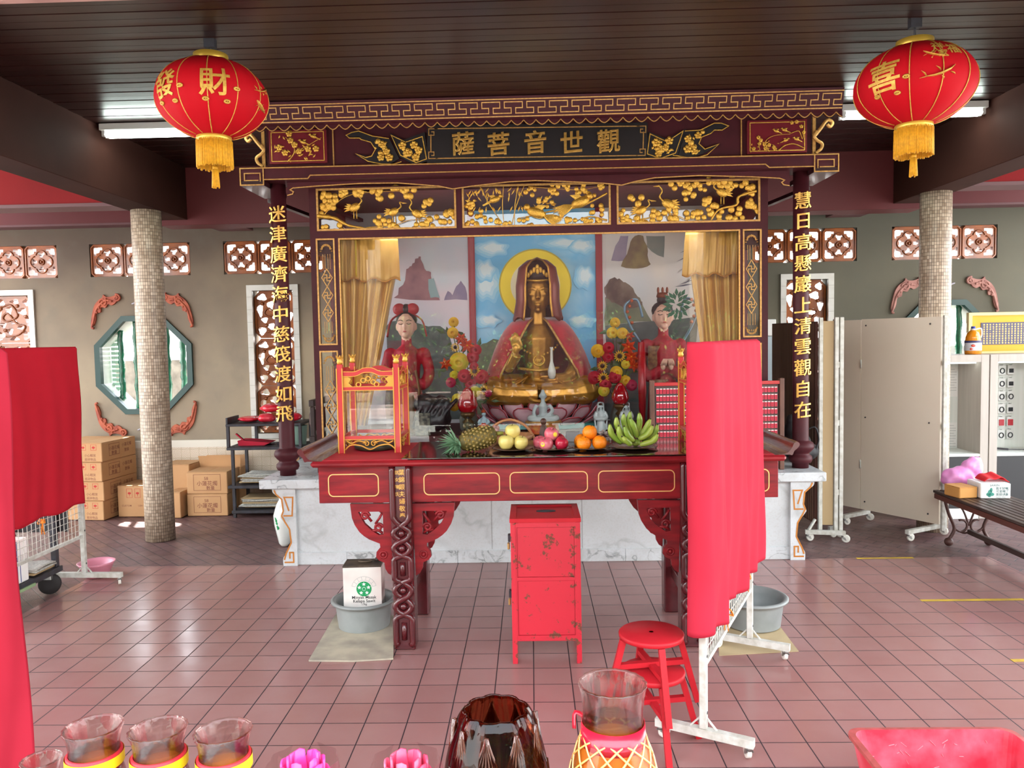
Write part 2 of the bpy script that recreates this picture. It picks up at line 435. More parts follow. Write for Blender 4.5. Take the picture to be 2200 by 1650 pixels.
# back wall with its openings
def M_wall():
    m = M('sooty_plaster', 0x8F8676, .85); g = G(m); co, x, y, z = g.xyz()
    n1 = g.noise(co, .9, 6); n2 = g.noise(co, 4, 6)
    c = g.mix(g.ramp(n1, .35, .68), rgb(0xA2937A), rgb(0x83786A)); 
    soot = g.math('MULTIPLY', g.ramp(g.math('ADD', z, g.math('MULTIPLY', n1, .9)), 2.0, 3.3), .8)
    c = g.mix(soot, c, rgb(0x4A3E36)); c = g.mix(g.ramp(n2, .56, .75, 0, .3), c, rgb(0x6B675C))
    right = g.ramp(x, .5, 2.5, 0, .7); c = g.mix(right, c, rgb(0x4E5145)); g.color(c); g.bump(n2, .25, .01)  # right part greener, and darkened in the colour for weaker light there
    return m
XC = .10; YW = 4.4
vent_rows = [(-6.32, 3), (-4.835, 3), (-3.345, 3), (2.425, 3), (3.915, 3)]
octs = [-4.275, 4.475]; talls = [-6.05, -3.10, 2.725]
def octo(cx, cz, h, k): return [(cx+a*h, cz+b*h) for a, b in ((-1, -k), (-k, -1), (k, -1), (1, -k), (1, k), (k, 1), (-k, 1), (-1, k))]
holes = [[(x, 2.565), (x+1.119, 2.565), (x+1.119, 2.925), (x, 2.925)] for x, n in vent_rows]
holes += [octo(x, 1.585, .5, .42) for x in octs]+[[(x+.055, .80), (x+.515, .80), (x+.515, 2.38), (x+.055, 2.38)] for x in talls]
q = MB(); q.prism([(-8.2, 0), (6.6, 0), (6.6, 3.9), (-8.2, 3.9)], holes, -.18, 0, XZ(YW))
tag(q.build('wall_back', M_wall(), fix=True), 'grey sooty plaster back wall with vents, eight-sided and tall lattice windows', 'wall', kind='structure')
def M_dado():
    m = M('patterned_wall_tiles', 0xCFC3AC, .3); g = G(m); co, x, y, z = g.xyz()
    v3 = g.new('CombineXYZ', {0: x, 1: z}).outputs[0]
    def cellf(a, s): return g.math('SUBTRACT', g.math('FRACT', g.math('DIVIDE', a, s)), .5)
    cx = cellf(x, .1); cz = cellf(g.math('SUBTRACT', z, .74), .1)
    d = g.math('POWER', g.math('ADD', g.math('POWER', cx, 2), g.math('POWER', cz, 2)), .5)
    an = g.math('ARCTAN2', cz, cx); w = g.math('MULTIPLY', g.math('SINE', g.math('MULTIPLY', an, 8)), .07)
    pat = g.math('SINE', g.math('MULTIPLY', g.math('ADD', d, w), 42))
    e = g.math('MINIMUM', g.math('SUBTRACT', .5, g.math('ABSOLUTE', cx)), g.math('SUBTRACT', .5, g.math('ABSOLUTE', cz)))
    c = g.mix(g.ramp(pat, .1, .6, 0, .75), rgb(0xD6CBB8), rgb(0x9A7B5E)); c = g.mix(g.ramp(e, .02, .04, 1, 0), c, rgb(0xB7A98F))
    top = g.ramp(z, .659, .661); c = g.mix(top, c, rgb(0xD2CDBF)); g.color(c); return m
tag(box((-8.2, 4.385, .0), (6.39, 4.399, .74), .003).build('baseboard_back', M_dado()), 'dado of small patterned tiles along the foot of the back wall', 'dado', kind='structure')

# ceramic vents: rows of three pierced blocks
cer = M('brown_glazed_ceramic', 0x9A5217, .28, var=(8, .8, 0x6E3510), coat=.4)
cerd = M('dark_glazed_ceramic', 0x7E4013, .3, coat=.4)
def vent_block():
    m = MB(); h = .186
    S = lambda P: [(x*h, y*h*.965) for x, y in P]
    out = S([(-.8, -1), (.8, -1), (1, -.8), (1, .8), (.8, 1), (-.8, 1), (-1, .8), (-1, -.8)])
    H = []
    corner = [(.30, .80), (.74, .80), (.80, .74), (.80, .30), (.66, .30), (.66, .44), (.54, .46), (.46, .54), (.44, .66), (.30, .66)]
    pet = [(-.18, .60), (-.06, .54), (.06, .54), (.18, .60), (.19, .48), (.10, .40), (.08, .28), (-.08, .28), (-.10, .40), (-.19, .48)]
    for sx, sy in ((1, 1), (-1, 1), (-1, -1), (1, -1)): H.append(S([(x*sx, y*sy) for x, y in corner]))
    for k in range(4):
        c, s_ = [(1, 0), (0, 1), (-1, 0), (0, -1)][k]; H.append(S([(x*c-y*s_, x*s_+y*c) for x, y in pet]))
    T = lambda u, v, w: Vector((u, -w, v))
    m.mat(cer).prism(out, H, -.09, 0, T)
    o2 = S([(-.78, -.93), (.78, -.93), (.93, -.78), (.93, .78), (.78, .93), (-.78, .93), (-.93, .78), (-.93, -.78)])
    ring(m, o2, .012, T, .012)
    for k in range(4):
        a = k*pi/2; P = [(cos(a)*.16*h*5.4+0, 0)]
        m.tube([T(*(lambda x, y: (x*h, y*h))(cos(a+t)*(.2+.47*cos(t*1.2)), sin(a+t)*(.2+.47*cos(t*1.2))), .004) for t in [i*.14-.7 for i in range(11)]], .007, 6)
    m.mat(cerd).tube([T(*p, .006) for p in circ(0, 0, .03, 12)], .009, 6, closed=True)
    m.ball(T(0, 0, .004), .016, 8, 6)
    return m
blk = vent_block().mesh('lattice_block')
for i, (x, n) in enumerate(vent_rows):
    t = thing('window_%d' % (i+1), ['far left row of pierced brown ceramic vents', 'pierced brown ceramic vent row behind the left mosaic column', 'pierced brown ceramic vent row behind the left shrine pillar', 'pierced brown ceramic vent row behind the right shrine pillar', 'pierced brown ceramic vent row behind the right mosaic column'][i], 'vent', (x, YW, 2.745), kind='structure')
    for j in range(3):
        o = bpy.data.objects.new('lattice_block', blk); COL.objects.link(o); o.parent = t; o.location = (.187+j*.373, .02, 0)
# tall lattice windows
tilew = M('white_glazed_tiles', 0xCFCFC8, .25, var=(9, .5, 0xBDBBB0))
def tall_block():
    random.seed(5); m = MB(); w, h = .228, .262
    out = [(-w+.06, -h), (w-.06, -h), (w, -h+.07), (w, h-.07), (w-.06, h), (-w+.06, h), (-w, h-.07), (-w, -h+.07)]
    cs_ = [(-.14, .19, .05, .035), (.02, .20, .05, .025), (.15, .19, .035, .04), (-.05, .10, .035, .05), (.10, .09, .055, .04), (-.165, .05, .03, .07), (.165, -.02, .03, .05), (0, -.02, .03, .035), (-.12, -.06, .035, .03), (.08, -.09, .04, .035), (-.05, -.13, .04, .035), (-.15, -.18, .04, .045), (.0, -.215, .05, .02), (.14, -.18, .045, .05)]
    H = []
    for cx, cy, a, b in cs_:
        ph = random.random()*6
        H.append([(cx+a*cos(t)*(1+.22*sin(3*t+ph)), cy+b*sin(t)*(1+.22*sin(3*t+ph))) for t in [2*pi*k/14 for k in range(14)]])
    T = lambda u, v, w: Vector((u, -w, v))
    m.mat(cer).prism(out, H, -.08, 0, T); ring(m, [(x*.93, y*.94) for x, y in out], .02, T, .012)
    m.mat(cerd)
    P = cat([(-.13, .14), (-.02, .16), (.05, .04), (-.07, -.02), (-.12, .02), (-.06, .07), (.04, -.05), (.13, -.08), (.05, -.17), (-.09, -.19)], 5)
    m.tube([T(p.x, p.y, .004) for p in P], .011, 6)
    for x, y in ((-.14, .12), (.05, .15), (.14, .03), (-.1, -.12), (.1, -.13)): m.ball(T(x, y, 0), (.025, .014, .02), 8, 6)
    return m
tb = tall_block().mesh('lattice_block')
for i, x in enumerate(talls):
    t = thing('window_%d' % (6+i), ['tall brown ceramic lattice window in white tiles at far left', 'tall brown ceramic lattice window in white tiles behind the left shrine pillar', 'tall brown ceramic lattice window in white tiles behind the right shrine pillar'][i], 'window', (x, YW, .8), kind='structure')
    m = MB(); 
    m.prism([(x, .745), (x+.57, .745), (x+.57, 2.44), (x, 2.44)], [[(x+.06, .80), (x+.06, 2.38), (x+.51, 2.38), (x+.51, .80)]], -.02, .02, XZ(YW))
    m.mats = [tilew]; m.mat(M('tile_joint', 0x8E8C82, .8))
    for k in range(12):
        for xx in (x+.001, x+.511): m.box((xx, YW-.0205, .78+k*.139), (xx+.058, YW-.0195, .783+k*.139))
    m.build('surround', None, t)
    for j in range(3):
        o = bpy.data.objects.new('lattice_block', tb); COL.objects.link(o); o.parent = t; o.location = (.285, .06, .264+j*.527)
# eight-sided windows
green = M('dark_green_paint', 0x0F3A35, .35); bamboo = M('green_glazed_bamboo', 0x0E6B4A, .22, var=(14, .7, 0x0A4A3A), coat=.5, bump=(50, .4))
mint = M('mint_jalousie', 0xB8DDCB, .4)
for i, x in enumerate(octs):
    t = thing('window_%d' % (9+i), ['eight-sided green framed window with bamboo bars behind the left mosaic column', 'eight-sided green framed window with bamboo bars behind the shop cabinets'][i], 'window', (x, YW, 1.585), kind='structure')
    m = MB(); m.prism(octo(x, 1.585, .545, .415), [octo(x, 1.585, .485, .42)], -.03, .03, XZ(YW)); m.build('frame', green, t)
    m = MB(); m.prism(octo(x, 1.585, .499, .42), [octo(x, 1.585, .49, .42)], -.30, -.031, XZ(YW)); m.build('reveal', tilew, t)
    for dx in (-.31, -.135, .04, .215, .39):
        m = MB(); hh = .5 if abs(dx) < .2 else .5-(abs(dx)-.2); P = []; R = []
        n = 26
        for k in range(n+1):
            z = 1.585-hh+2*hh*k/n; P.append((x+dx+.004*sin(k*.9+dx*9), YW+.10, z)); R.append(.031+.006*(1 if k % 7 == 0 else 0)+.002*sin(k*2.3))
        m.tube(P, R, 10); m.build('bamboo_bar', bamboo, t)
    m = MB()
    for k in range(14): m.box((x-.48, YW+.2, 1.25+.05*k), (x-.37, YW+.215, 1.285+.05*k))
    m.build('jalousie', mint, t)
# outside the back wall
rock = M('rough_grey_wall', 0xA5A39E, .9, var=(6, .8, 0x6E6C68), bump=(20, .6))
tag(box((-9, 6.2, -.11), (8, 6.4, 1.6)).build('wall_outside', rock), 'rough grey boundary wall outside the back windows', 'wall', kind='structure')

# mosaic columns
def M_mosaic():
    m = M('beige_mosaic', 0xA8937C, .35); g = G(m); uv = g.new('UVMap').outputs[0]
    b = g.new('TexBrick', {'Vector': uv, 'Scale': 1, 'Brick Width': .0195, 'Row Height': .030, 'Mortar Size': .0016, 'Mortar Smooth': .2, 'Bias': .1, 'Color1': rgb(0xC4B198), 'Color2': rgb(0x94806C), 'Mortar': rgb(0x4A4038)}, offset=.0)
    p = g.new('SeparateXYZ', {0: uv})
    sc = g.new('CombineXYZ', {0: g.math('FLOOR', g.math('DIVIDE', p.outputs[0], .0195)), 1: g.math('FLOOR', g.math('DIVIDE', p.outputs[1], .030))}).outputs[0]
    wn = g.new('TexWhiteNoise', {'Vector': sc}, noise_dimensions='3D').outputs[0]
    rowshade = g.ramp(g.noise(g.new('CombineXYZ', {0: g.math('MULTIPLY', p.outputs[0], 1.2), 1: g.math('MULTIPLY', p.outputs[1], 3)}).outputs[0], 2, 3), .35, .65)
    c = g.mix(wn, rgb(0xCDBBA4), rgb(0x9A8570)); c = g.mix(g.math('MULTIPLY', rowshade, .45), c, rgb(0x86705C)); c = g.mix(b.outputs[1], c, rgb(0x4A3F37)); g.color(c)
    g.bump(g.math('MULTIPLY', b.outputs[1], -1), .6, .003); return m
mos = M_mosaic()
def column(x, y, z1, label, r=.129):
    n = 40; m = MB(); m.mat(mos); V = []; F = []
    zs = [0, .5, 1, 1.5, 2, 2.5, z1]
    m.lathe([(r, z) for z in zs], (x, y, 0), n)
    o = m.build('column', None, None); uv = o.data.uv_layers.new(name='UVMap')
    for p in o.data.polygons:
        an = [math.atan2(o.data.vertices[v].co.y-y, o.data.vertices[v].co.x-x) for v in p.vertices]
        if max(an)-min(an) > pi: an = [a+2*pi if a < 0 else a for a in an]
        for li, a, v in zip(p.loop_indices, an, p.vertices): uv.data[li].uv = (a*r, o.data.vertices[v].co.z)
    return tag(o, label, 'column', kind='structure')
column(-3.459, 2.92, 3.02, 'beige mosaic column in front of the left eight-sided window')
column(3.625, 2.92, 3.02, 'beige mosaic column behind the cream folding screen')
column(-5.66, 2.92, 3.05, 'beige mosaic column at the far left edge')
column(-2.9, -5.8, 4.4, 'beige mosaic column out in the yard behind the viewer')
column(3.1, -5.8, 4.4, 'second beige mosaic column out in the yard behind the viewer')
# the yard behind the viewer, seen in the glass
m = MB(); m.mat(tilew).box((-9, -6.8, -.11), (9, -6.6, .62)); m.mat(M('pink_mosaic_band', 0xC9AFA0, .5)).box((-9, -6.82, .62), (9, -6.58, .76))
tag(m.build('wall_yard'), 'low white tiled yard wall with a mosaic band behind the viewer', 'wall', kind='structure')
tag(box((-9, -3.7, 3.78), (9, -.66, 3.95)).build('roof_porch', bm_), 'porch roof over the steps in front of the hall', 'roof', kind='structure')
tag(box((-12, -13.7, -.11), (12, -13.5, 4.7)).build('wall_unseen_dark', M('unseen_dark_wall', 0x3A2420, .8)), 'dark brown gatehouse wall across the yard', 'wall', kind='structure')  # unseen wall added so the shrine glass reflects no bright sky
leafm = M('shrub_leaves', 0x4F7A33, .35, var=(5, .9, 0x8DAA4A)); leafd = M('shrub_leaves_dark', 0x24452A, .4)
def shrub(x, y, z0, z1, wx, n, seed):
    random.seed(seed); m = MB(); m.mat(M('shrub_twigs', 0x4A3A28, .8))
    for k in range(7): m.tube([(x, y, -.1), (x+random.uniform(-.3, .3)*wx, y+random.uniform(-.2, .2), z0), (x+random.uniform(-1, 1)*wx*.8, y+random.uniform(-.3, .3), z0+(z1-z0)*random.uniform(.5, .95))], [.03, .02, .008], 5)
    for k in range(n):
        m.mat(leafm if random.random() < .6 else leafd)
        a = random.random()*2*pi; rr = random.random()**.5; h = random.random()
        c = Vector((x+cos(a)*rr*wx*(1-.35*h), y+sin(a)*rr*.5, z0+h*(z1-z0)))
        d = Vector((random.uniform(-1, 1), random.uniform(-1, 1), random.uniform(-.2, 1))).normalized(); u, w = frame_axes(d); l = random.uniform(.09, .16)
        m.add([c, c+d*l*.5+u*l*.2+w*.01, c+d*l, c+d*l*.5-u*l*.2+w*.01], [(0, 1, 2, 3)])
    return m
for k, (x, z1, wx) in enumerate(((-4.6, 2.1, 1.2), (-2.4, 2.3, 1.0), (-.4, 1.9, .8), (1.5, 2.3, .95), (3.6, 2.2, 1.2), (5.6, 2.3, 1.1))):
    tag(shrub(x, -7.5, .6, z1, wx, 800, 40+k).build('shrub', fix=False), ['leafy green shrub behind the yard wall, left end', 'leafy green shrub behind the yard wall near the left yard column', 'lowest leafy green shrub behind the yard wall', 'leafy green shrub behind the middle of the yard wall', 'leafy green shrub behind the yard wall near the right yard column', 'leafy green shrub behind the yard wall, right end'][k], 'shrub', 'shrubs behind the yard wall')
# fluorescent tubes under the ceiling
tubem = M('lit_tube', 0xFFFFFF, .5, emit=(0xEEFFF6, 24)); fixm = M('white_fixture', 0xC9CCC6, .5)
def tube_light(x0, x1, y, label):
    t = thing('tube_light', label, 'light', ((x0+x1)/2, y, 3.50))
    m = MB(); m.box((x0, y-.05, 3.465), (x1, y+.05, 3.518), .004); m.build('fixture', fixm, t)
    for dy in (-.028, .028):
        m = MB(); m.tube([(x0+.04, y+dy, 3.435), (x1-.04, y+dy, 3.435)], .015, 10); m.build('tube', tubem, t)
        for x in (x0+.03, x1-.03): MB().box((x-.012, y+dy-.014, 3.42), (x+.012, y+dy+.014, 3.466)).build('tube_holder', fixm, t)
tube_light(-3.29, -2.19, 1.93, 'fluorescent tube light on the ceiling behind the left lantern')
tube_light(2.38, 3.48, 1.93, 'fluorescent tube light on the ceiling behind the right lantern')
# ------------------------------------------------------------------ marble altar base
def M_marble(name, base, vein, scale):
    m = M(name, base, .25); g = G(m); co, x, y, z = g.xyz()
    w = g.new('TexNoise', {'Vector': co, 'Scale': 1.6*scale, 'Detail': 6, 'Distortion': 1.2}).outputs[0]
    v1 = g.ramp(g.math('ABSOLUTE', g.math('SUBTRACT', w, .5)), 0, .035, 1, 0)
    n = g.noise(co, 2.2*scale, 5)
    c = g.mix(g.ramp(n, .4, .7, 0, .5), rgb(base), rgb(0xAEB0AE)); c = g.mix(g.math('MULTIPLY', v1, g.ramp(n, .35, .6, .02, .30 if scale < 2 else .7)), c, rgb(vein))
    c = g.mix(g.ramp(g.noise(co, 70, 2), .5, .7, 0, .25), c, rgb(0xB4B2AA)); g.color(c); return m
marb = M_marble('white_marble', 0xCED4D6, 0x6E7470, 1.0); marb2 = M_marble('veined_marble', 0xCCD2D4, 0x565E5E, 3.2)
ab = thing('marble_altar', 'long white marble altar base carrying the shrine', 'altar base', (.07, 2.8, 0))
MB().box((-2.18, 1.97, .632), (2.32, 3.66, .705), .006).build('top_slab', marb2, ab)
m = MB(); m.box((-1.95, 2.04, .10), (2.09, 3.6, .632))
m.mat(marb); m.cur = 0
m.mat(M('marble_joint', 0x7C7E7A, .7))
for px in (1057, 1251, 1420, 820): x = at(px, 1150, Y=2.04).x; m.box((x-.001, 2.0385, .105), (x+.001, 2.041, .63))
m.mats.insert(0, marb) if m.mats[0] is not marb else None
m.mats = [marb, MATS['marble_joint']]; m.mi = [0]*6+[1]*(len(m.f)-6)
m.build('body', None, ab)
m = MB(); x = -1.955
m.mat(marb2)
while x < 2.09: x2 = min(x+.45, 2.095); m.box((x+.001, 2.028, 0), (x2-.001, 3.61, .10), .002); x = x2
m.build('plinth', None, ab)
orange_in = M('orange_inlay', 0xB9762E, .4)
def console(sgn):
    m = MB(); X0 = -1.90 if sgn < 0 else 2.05
    prof = cat([(-.30, .632), (-.285, .595), (-.19, .545), (-.165, .44), (-.20, .40), (-.175, .37), (-.10, .30), (-.085, .19), (-.15, .10), (-.185, .06), (-.185, 0)], 5)
    P = [(p.x, p.y) for p in prof]+[(.0, 0), (.0, .632)]
    if sgn > 0: P = [(-x, y) for x, y in P]
    P = [(X0+x*.62, y) for x, y in P]
    T = XZ(2.035); m.mat(marb); m.cur = 0; m.prism(P, [], -.05, .035, T)
    s = -1 if sgn < 0 else 1; m.mat(orange_in)
    line(m, [(X0+s*.17, .62), (X0+s*.155, .585), (X0+s*.11, .545), (X0+s*.10, .45), (X0+s*.115, .41), (X0+s*.09, .36), (X0+s*.055, .30), (X0+s*.045, .19), (X0+s*.09, .10), (X0+s*.105, .05)], .012, T, .002, .035)
    line(m, [(X0+s*.10, .41), (X0+s*.03, .41), (X0+s*.02, .56), (X0+s*.09, .56), (X0+s*.055, .45)], .012, T, .002, .035)
    line(m, [(X0+s*.105, .03), (X0+s*.03, .03), (X0+s*.03, .11), (X0+s*.06, .11), (X0+s*.06, .06)], .012, T, .002, .035)
    return m
console(-1).build('console_bracket', None, ab); console(1).build('console_bracket', None, ab)

# ------------------------------------------------------------------ carving helpers: u,v in a panel at depth Y
def disc(m, x, y, r, Y, d=.45): m.ball((x, Y, y), (r, r*d, r), 9, 6)
def leafp(m, x, y, a, l, Y, w=.32, d=.006):
    c, s = cos(a), sin(a)
    P = [(0, 0), (.45*l, w*l/2), (l, 0), (.45*l, -w*l/2)]; V = [(x+p*c-q*s, Y-.002, y+p*s+q*c) for p, q in P]+[(x+.45*l*c, Y-d, y+.45*l*s)]
    m.add(V, [(0, 1, 4), (1, 2, 4), (2, 3, 4), (3, 0, 4)])
def branch(m, P, r0, r1, Y, n=4):
    Q = cat([(p[0], Y-.003, p[1]) for p in P], n); N = len(Q)
    m.tube(Q, [(r0+(r1-r0)*i/(N-1))*(1+.18*sin(i*2.1)) for i in range(N)], 6, flat=.6)
def blossom(m, x, y, r, Y):
    for k in range(5): a = k*1.2566+.4; m.ball((x+cos(a)*r*.55, Y-.003, y+sin(a)*r*.55), (r*.5, r*.28, r*.5), 7, 5)
    m.ball((x, Y-.008, y), r*.28, 6, 5)
def bird(m, x, y, s, Y, dr=1):
    m.ball((x, Y-.004, y), (s*.5, s*.22, s*.26), 9, 6, Matrix.Rotation(-.35*dr, 3, 'Y'))
    m.ball((x+dr*s*.45, Y-.006, y+s*.27), s*.17, 8, 6)
    m.tube([(x+dr*s*.58, Y-.006, y+s*.27), (x+dr*s*.75, Y-.006, y+s*.22)], [s*.06, s*.01], 5)
    m.add([(x-dr*s*.3, Y-.004, y-s*.02), (x-dr*s*1.05, Y-.003, y-s*.42), (x-dr*s*.95, Y-.003, y-s*.52), (x-dr*s*.25, Y-.004, y-s*.22)], [(0, 1, 2, 3)])
    leafp(m, x+dr*s*.2, y+s*.1, pi-.3 if dr > 0 else .3, s*.75, Y-.03*s*4, .45, .004)
def crane(m, x, y, s, Y, dr=1, up=True):
    m.ball((x, Y-.005, y), (s*.34, s*.14, s*.22), 9, 6, Matrix.Rotation(-.5*dr, 3, 'Y'))
    N = [(x+dr*s*.22, y+s*.12), (x+dr*s*.40, y+s*.35), (x+dr*s*.28, y+s*.62), (x+dr*s*.42, y+s*.86)] if up else [(x+dr*s*.22, y+s*.1), (x+dr*s*.45, y+s*.3), (x+dr*s*.38, y+s*.55), (x+dr*s*.55, y+s*.5)]
    branch(m, N, s*.08, s*.045, Y-.004)
    m.tube([(N[-1][0], Y-.006, N[-1][1]), (N[-1][0]+dr*s*.28, Y-.006, N[-1][1]-s*.02)], [s*.055, s*.008], 5)
    for k in range(4): leafp(m, x-dr*s*.05, y+s*.05, (pi+.5-.28*k) if dr > 0 else (-.5+.28*k), s*(.62-.05*k), Y-.006, .3, .005)
    for dx in (-.06, .1): m.tube([(x+dx*s, Y-.003, y-s*.15), (x+dx*s, Y-.003, y-s*.62)], s*.025, 5)
def clump(m, x, y, r, n, rr, Y, rnd):
    for k in range(n):
        a = rnd.random()*2*pi; d = r*rnd.random()**.6; disc(m, x+cos(a)*d*1.4, y+sin(a)*d, rr*rnd.uniform(.75, 1.1), Y-.004*rnd.random())

# ------------------------------------------------------------------ the wooden shrine
sh = thing('shrine', 'tall maroon and gold wooden shrine with glass front on the marble base', 'shrine', (.08, 2.5, .705))
# pillars with gold couplets
def pillar(x, y, chars, ypx, xpx, label):
    m = MB()
    prof = [(.065, .706), (.065, .745), (.083, .75), (.094, .775), (.09, .80), (.072, .815), (.068, .825), (.083, .84), (.104, .865), (.108, .885), (.098, .912), (.074, .925), (.066, .93), (.064, .94), (.0615, 2.0), (.061, 3.084)]
    m.lathe(prof, (x, y, 0), 28); p = m.build('pillar', lacq, sh)
    for c, py in zip(chars, ypx):
        m = MB()
        z = at(xpx(py), py, Y=y-.06).z
        T = lambda u, v, w, z=z: Vector((x+u, y-.063-w+u*u*5, z+v))
        write(m, c, T, .142, .045, .012, .002, rise=.10, cut=.018)
        m.build('gold_character', goldb, p)
pillar(-2.02, 2.22, '迷津廣濟海中慈筏渡如飛', [460+42.9*i for i in range(11)], lambda y: 597+(y-460)*.036, '')
pillar(2.20, 2.22, '慧日高懸巖上清雲觀自在', [430+45.0*i for i in range(11)], lambda y: 1716-(y-430)*.010, '')
# lintel beam
def gold_line(m, P, Y, w=.010, closed=False): (ring if closed else line)(m, P, w, XZ(Y), .004)
b = MB().box((-2.262, 2.03, 3.085), (2.428, 2.34, 3.186), .004).build('lintel', lacq, sh)
m = MB(); Yb = 2.03
gold_line(m, [(-2.258, 3.09), (-2.258, 3.181), (2.424, 3.181), (2.424, 3.09)], Yb, .008, True) if 0 else gold_line(m, [(-2.256, 3.180), (2.422, 3.180)], Yb, .009)
for s, x0 in ((1, -2.262), (-1, 2.428)):
    X = lambda u: x0+s*u
    ring(m, [(X(.006), 3.050), (X(.19), 3.050), (X(.19), 3.180), (X(.006), 3.180)], .009, XZ(Yb-.001), .004)
    line(m, [(X(.15), 3.085), (X(.04), 3.085), (X(.04), 3.14), (X(.165), 3.14), (X(.165), 3.075)], .008, XZ(Yb-.001), .004)
gold_line(m, [(-2.07, 3.09), (-1.72, 3.09), (-1.70, 3.115), (1.86, 3.115), (1.89, 3.09), (2.24, 3.09)], Yb-.0005, .008)
m.build('gilt_lines', goldp, b)
for x0, x1 in ((-2.262, -2.068), (2.234, 2.428)):
    MB().box((x0, 2.031, 3.045), (x1, 2.6, 3.0849), .003).build('bracket_end', lacq2, sh)
for x in (-2.22, -1.86, 2.03, 2.39): MB().bar((x, 2.62, 3.03), (x+(.25 if x < 0 else -.25), 3.44, 2.97), .05, .03).build('roof_rafter', lacq2, sh)
# cusped valance below the lintel
T = XZ(2.14)
pts = [(616, 419), (627, 416), (629, 411), (622, 407), (628, 403), (677, 399), (773, 393), (853, 392), (943, 399), (972, 405), (1014, 399), (1090, 390), (1150, 387), (1214, 389), (1300, 393), (1336, 397), (1365, 389), (1407, 381), (1503, 376), (1616, 379), (1676, 382), (1687, 386), (1681, 391), (1685, 396), (1698, 398)]
low = [(lambda q: (q.x, q.z))(at(x, y, Y=2.12)) for x, y in pts]
m = MB(); m.mat(lacq).prism(low+[(low[-1][0], 3.09), (low[0][0], 3.09)], [], -.03, .0, XZ(2.14)); v = m.build('cusped_valance', None, sh)
m = MB(); line(m, low, .008, XZ(2.14), .005); m.build('gilt_edge', goldp, v)
# frieze board
m = MB().box((-2.06, 2.10, 3.186), (2.235, 2.30, 3.515)); fz = m.build('frieze_board', lacq, sh)
for px, hw in ((566, .012), (1748, .012), (716, .004), (1592, .004)):
    x = at(px, 300, Y=2.10).x; MB().box((x-hw, 2.086, 3.187), (x+hw, 2.1, 3.50)).build('gilt_stile', goldp, fz)
def R4(x0, y0, x1, y1, Y):
    a = at(x0, y0, Y=Y); b = at(x1, y1, Y=Y); c = at(x0, y1, Y=Y); d = at(x1, y0, Y=Y)
    return ((a.x+c.x)/2, (c.z+b.z)/2, (b.x+d.x)/2, (a.z+d.z)/2)
redpan = M('crimson_panel', 0x6A1720, .35, coat=.3)
rnd = random.Random(3)
def bird_panel(x0, y0, x1, y1, left):
    u0, v0, u1, v1 = R4(x0, y0, x1, y1, 2.08)
    m = MB(); m.box((u0, 2.07, v0), (u1, 2.099, v1), .002)
    m.mat(lacq)
    p = m.build('bird_panel', redpan, sh); p.data.materials.clear(); p.data.materials.append(redpan)
    m = MB(); ring(m, rrect(u0+.02, v0+.02, u1-.02, v1-.02, .001, 1), .006, XZ(2.07), .004)
    w = u1-u0; h = v1-v0; X = lambda a: u0+a*w; Z = lambda a: v0+a*h; Y = 2.067
    if left:
        branch(m, [(X(.32), Z(.05)), (X(.44), Z(.32)), (X(.42), Z(.55)), (X(.30), Z(.78))], .008, .004, Y); branch(m, [(X(.44), Z(.32)), (X(.66), Z(.50)), (X(.92), Z(.74))], .007, .003, Y)
        bird(m, X(.60), Z(.62), .055, Y, -1); bird(m, X(.78), Z(.78), .055, Y, -1)
        for a, b in ((.38, .68), (.45, .55), (.18, .48), (.28, .32), (.52, .36), (.68, .42), (.36, .88), (.82, .42)): blossom(m, X(a), Z(b), .026, Y)
        for k in range(26): leafp(m, X(rnd.uniform(.1, .85)), Z(rnd.uniform(.12, .5)), rnd.uniform(0, 6.3), .035, Y, .4)
        for a, b in ((.2, .85), (.4, .9), (.25, .8)): leafp(m, X(a), Z(b), rnd.uniform(0, 6), .03, Y, .5)
    else:
        branch(m, [(X(.36), Z(.05)), (X(.30), Z(.35)), (X(.44), Z(.52)), (X(.72), Z(.56))], .006, .003, Y); branch(m, [(X(.52), Z(.08)), (X(.62), Z(.22)), (X(.78), Z(.26)), (X(.95), Z(.12))], .010, .006, Y)
        branch(m, [(X(.72), Z(.58)), (X(.86), Z(.64)), (X(.92), Z(.40)), (X(.95), Z(.80))], .006, .003, Y)
        bird(m, X(.48), Z(.66), .045, Y, -1); bird(m, X(.62), Z(.68), .045, Y, -1); bird(m, X(.64), Z(.38), .042, Y, 1); bird(m, X(.82), Z(.40), .045, Y, -1)
        for a, b in ((.18, .48), (.22, .40), (.28, .28), (.20, .30), (.36, .25), (.44, .18), (.1, .15), (.82, .92), (.74, .9), (.9, .78), (.94, .6), (.3, .15), (.46, .12)): blossom(m, X(a), Z(b), .016, Y)
        for k in range(22): leafp(m, X(rnd.uniform(.06, .5)), Z(rnd.uniform(.08, .5)), rnd.uniform(0, 6.3), .022, Y, .4)
    m.build('bird_carving', goldl, p)
bird_panel(579, 279, 702, 352, True); bird_panel(1605, 258, 1733, 330, False)
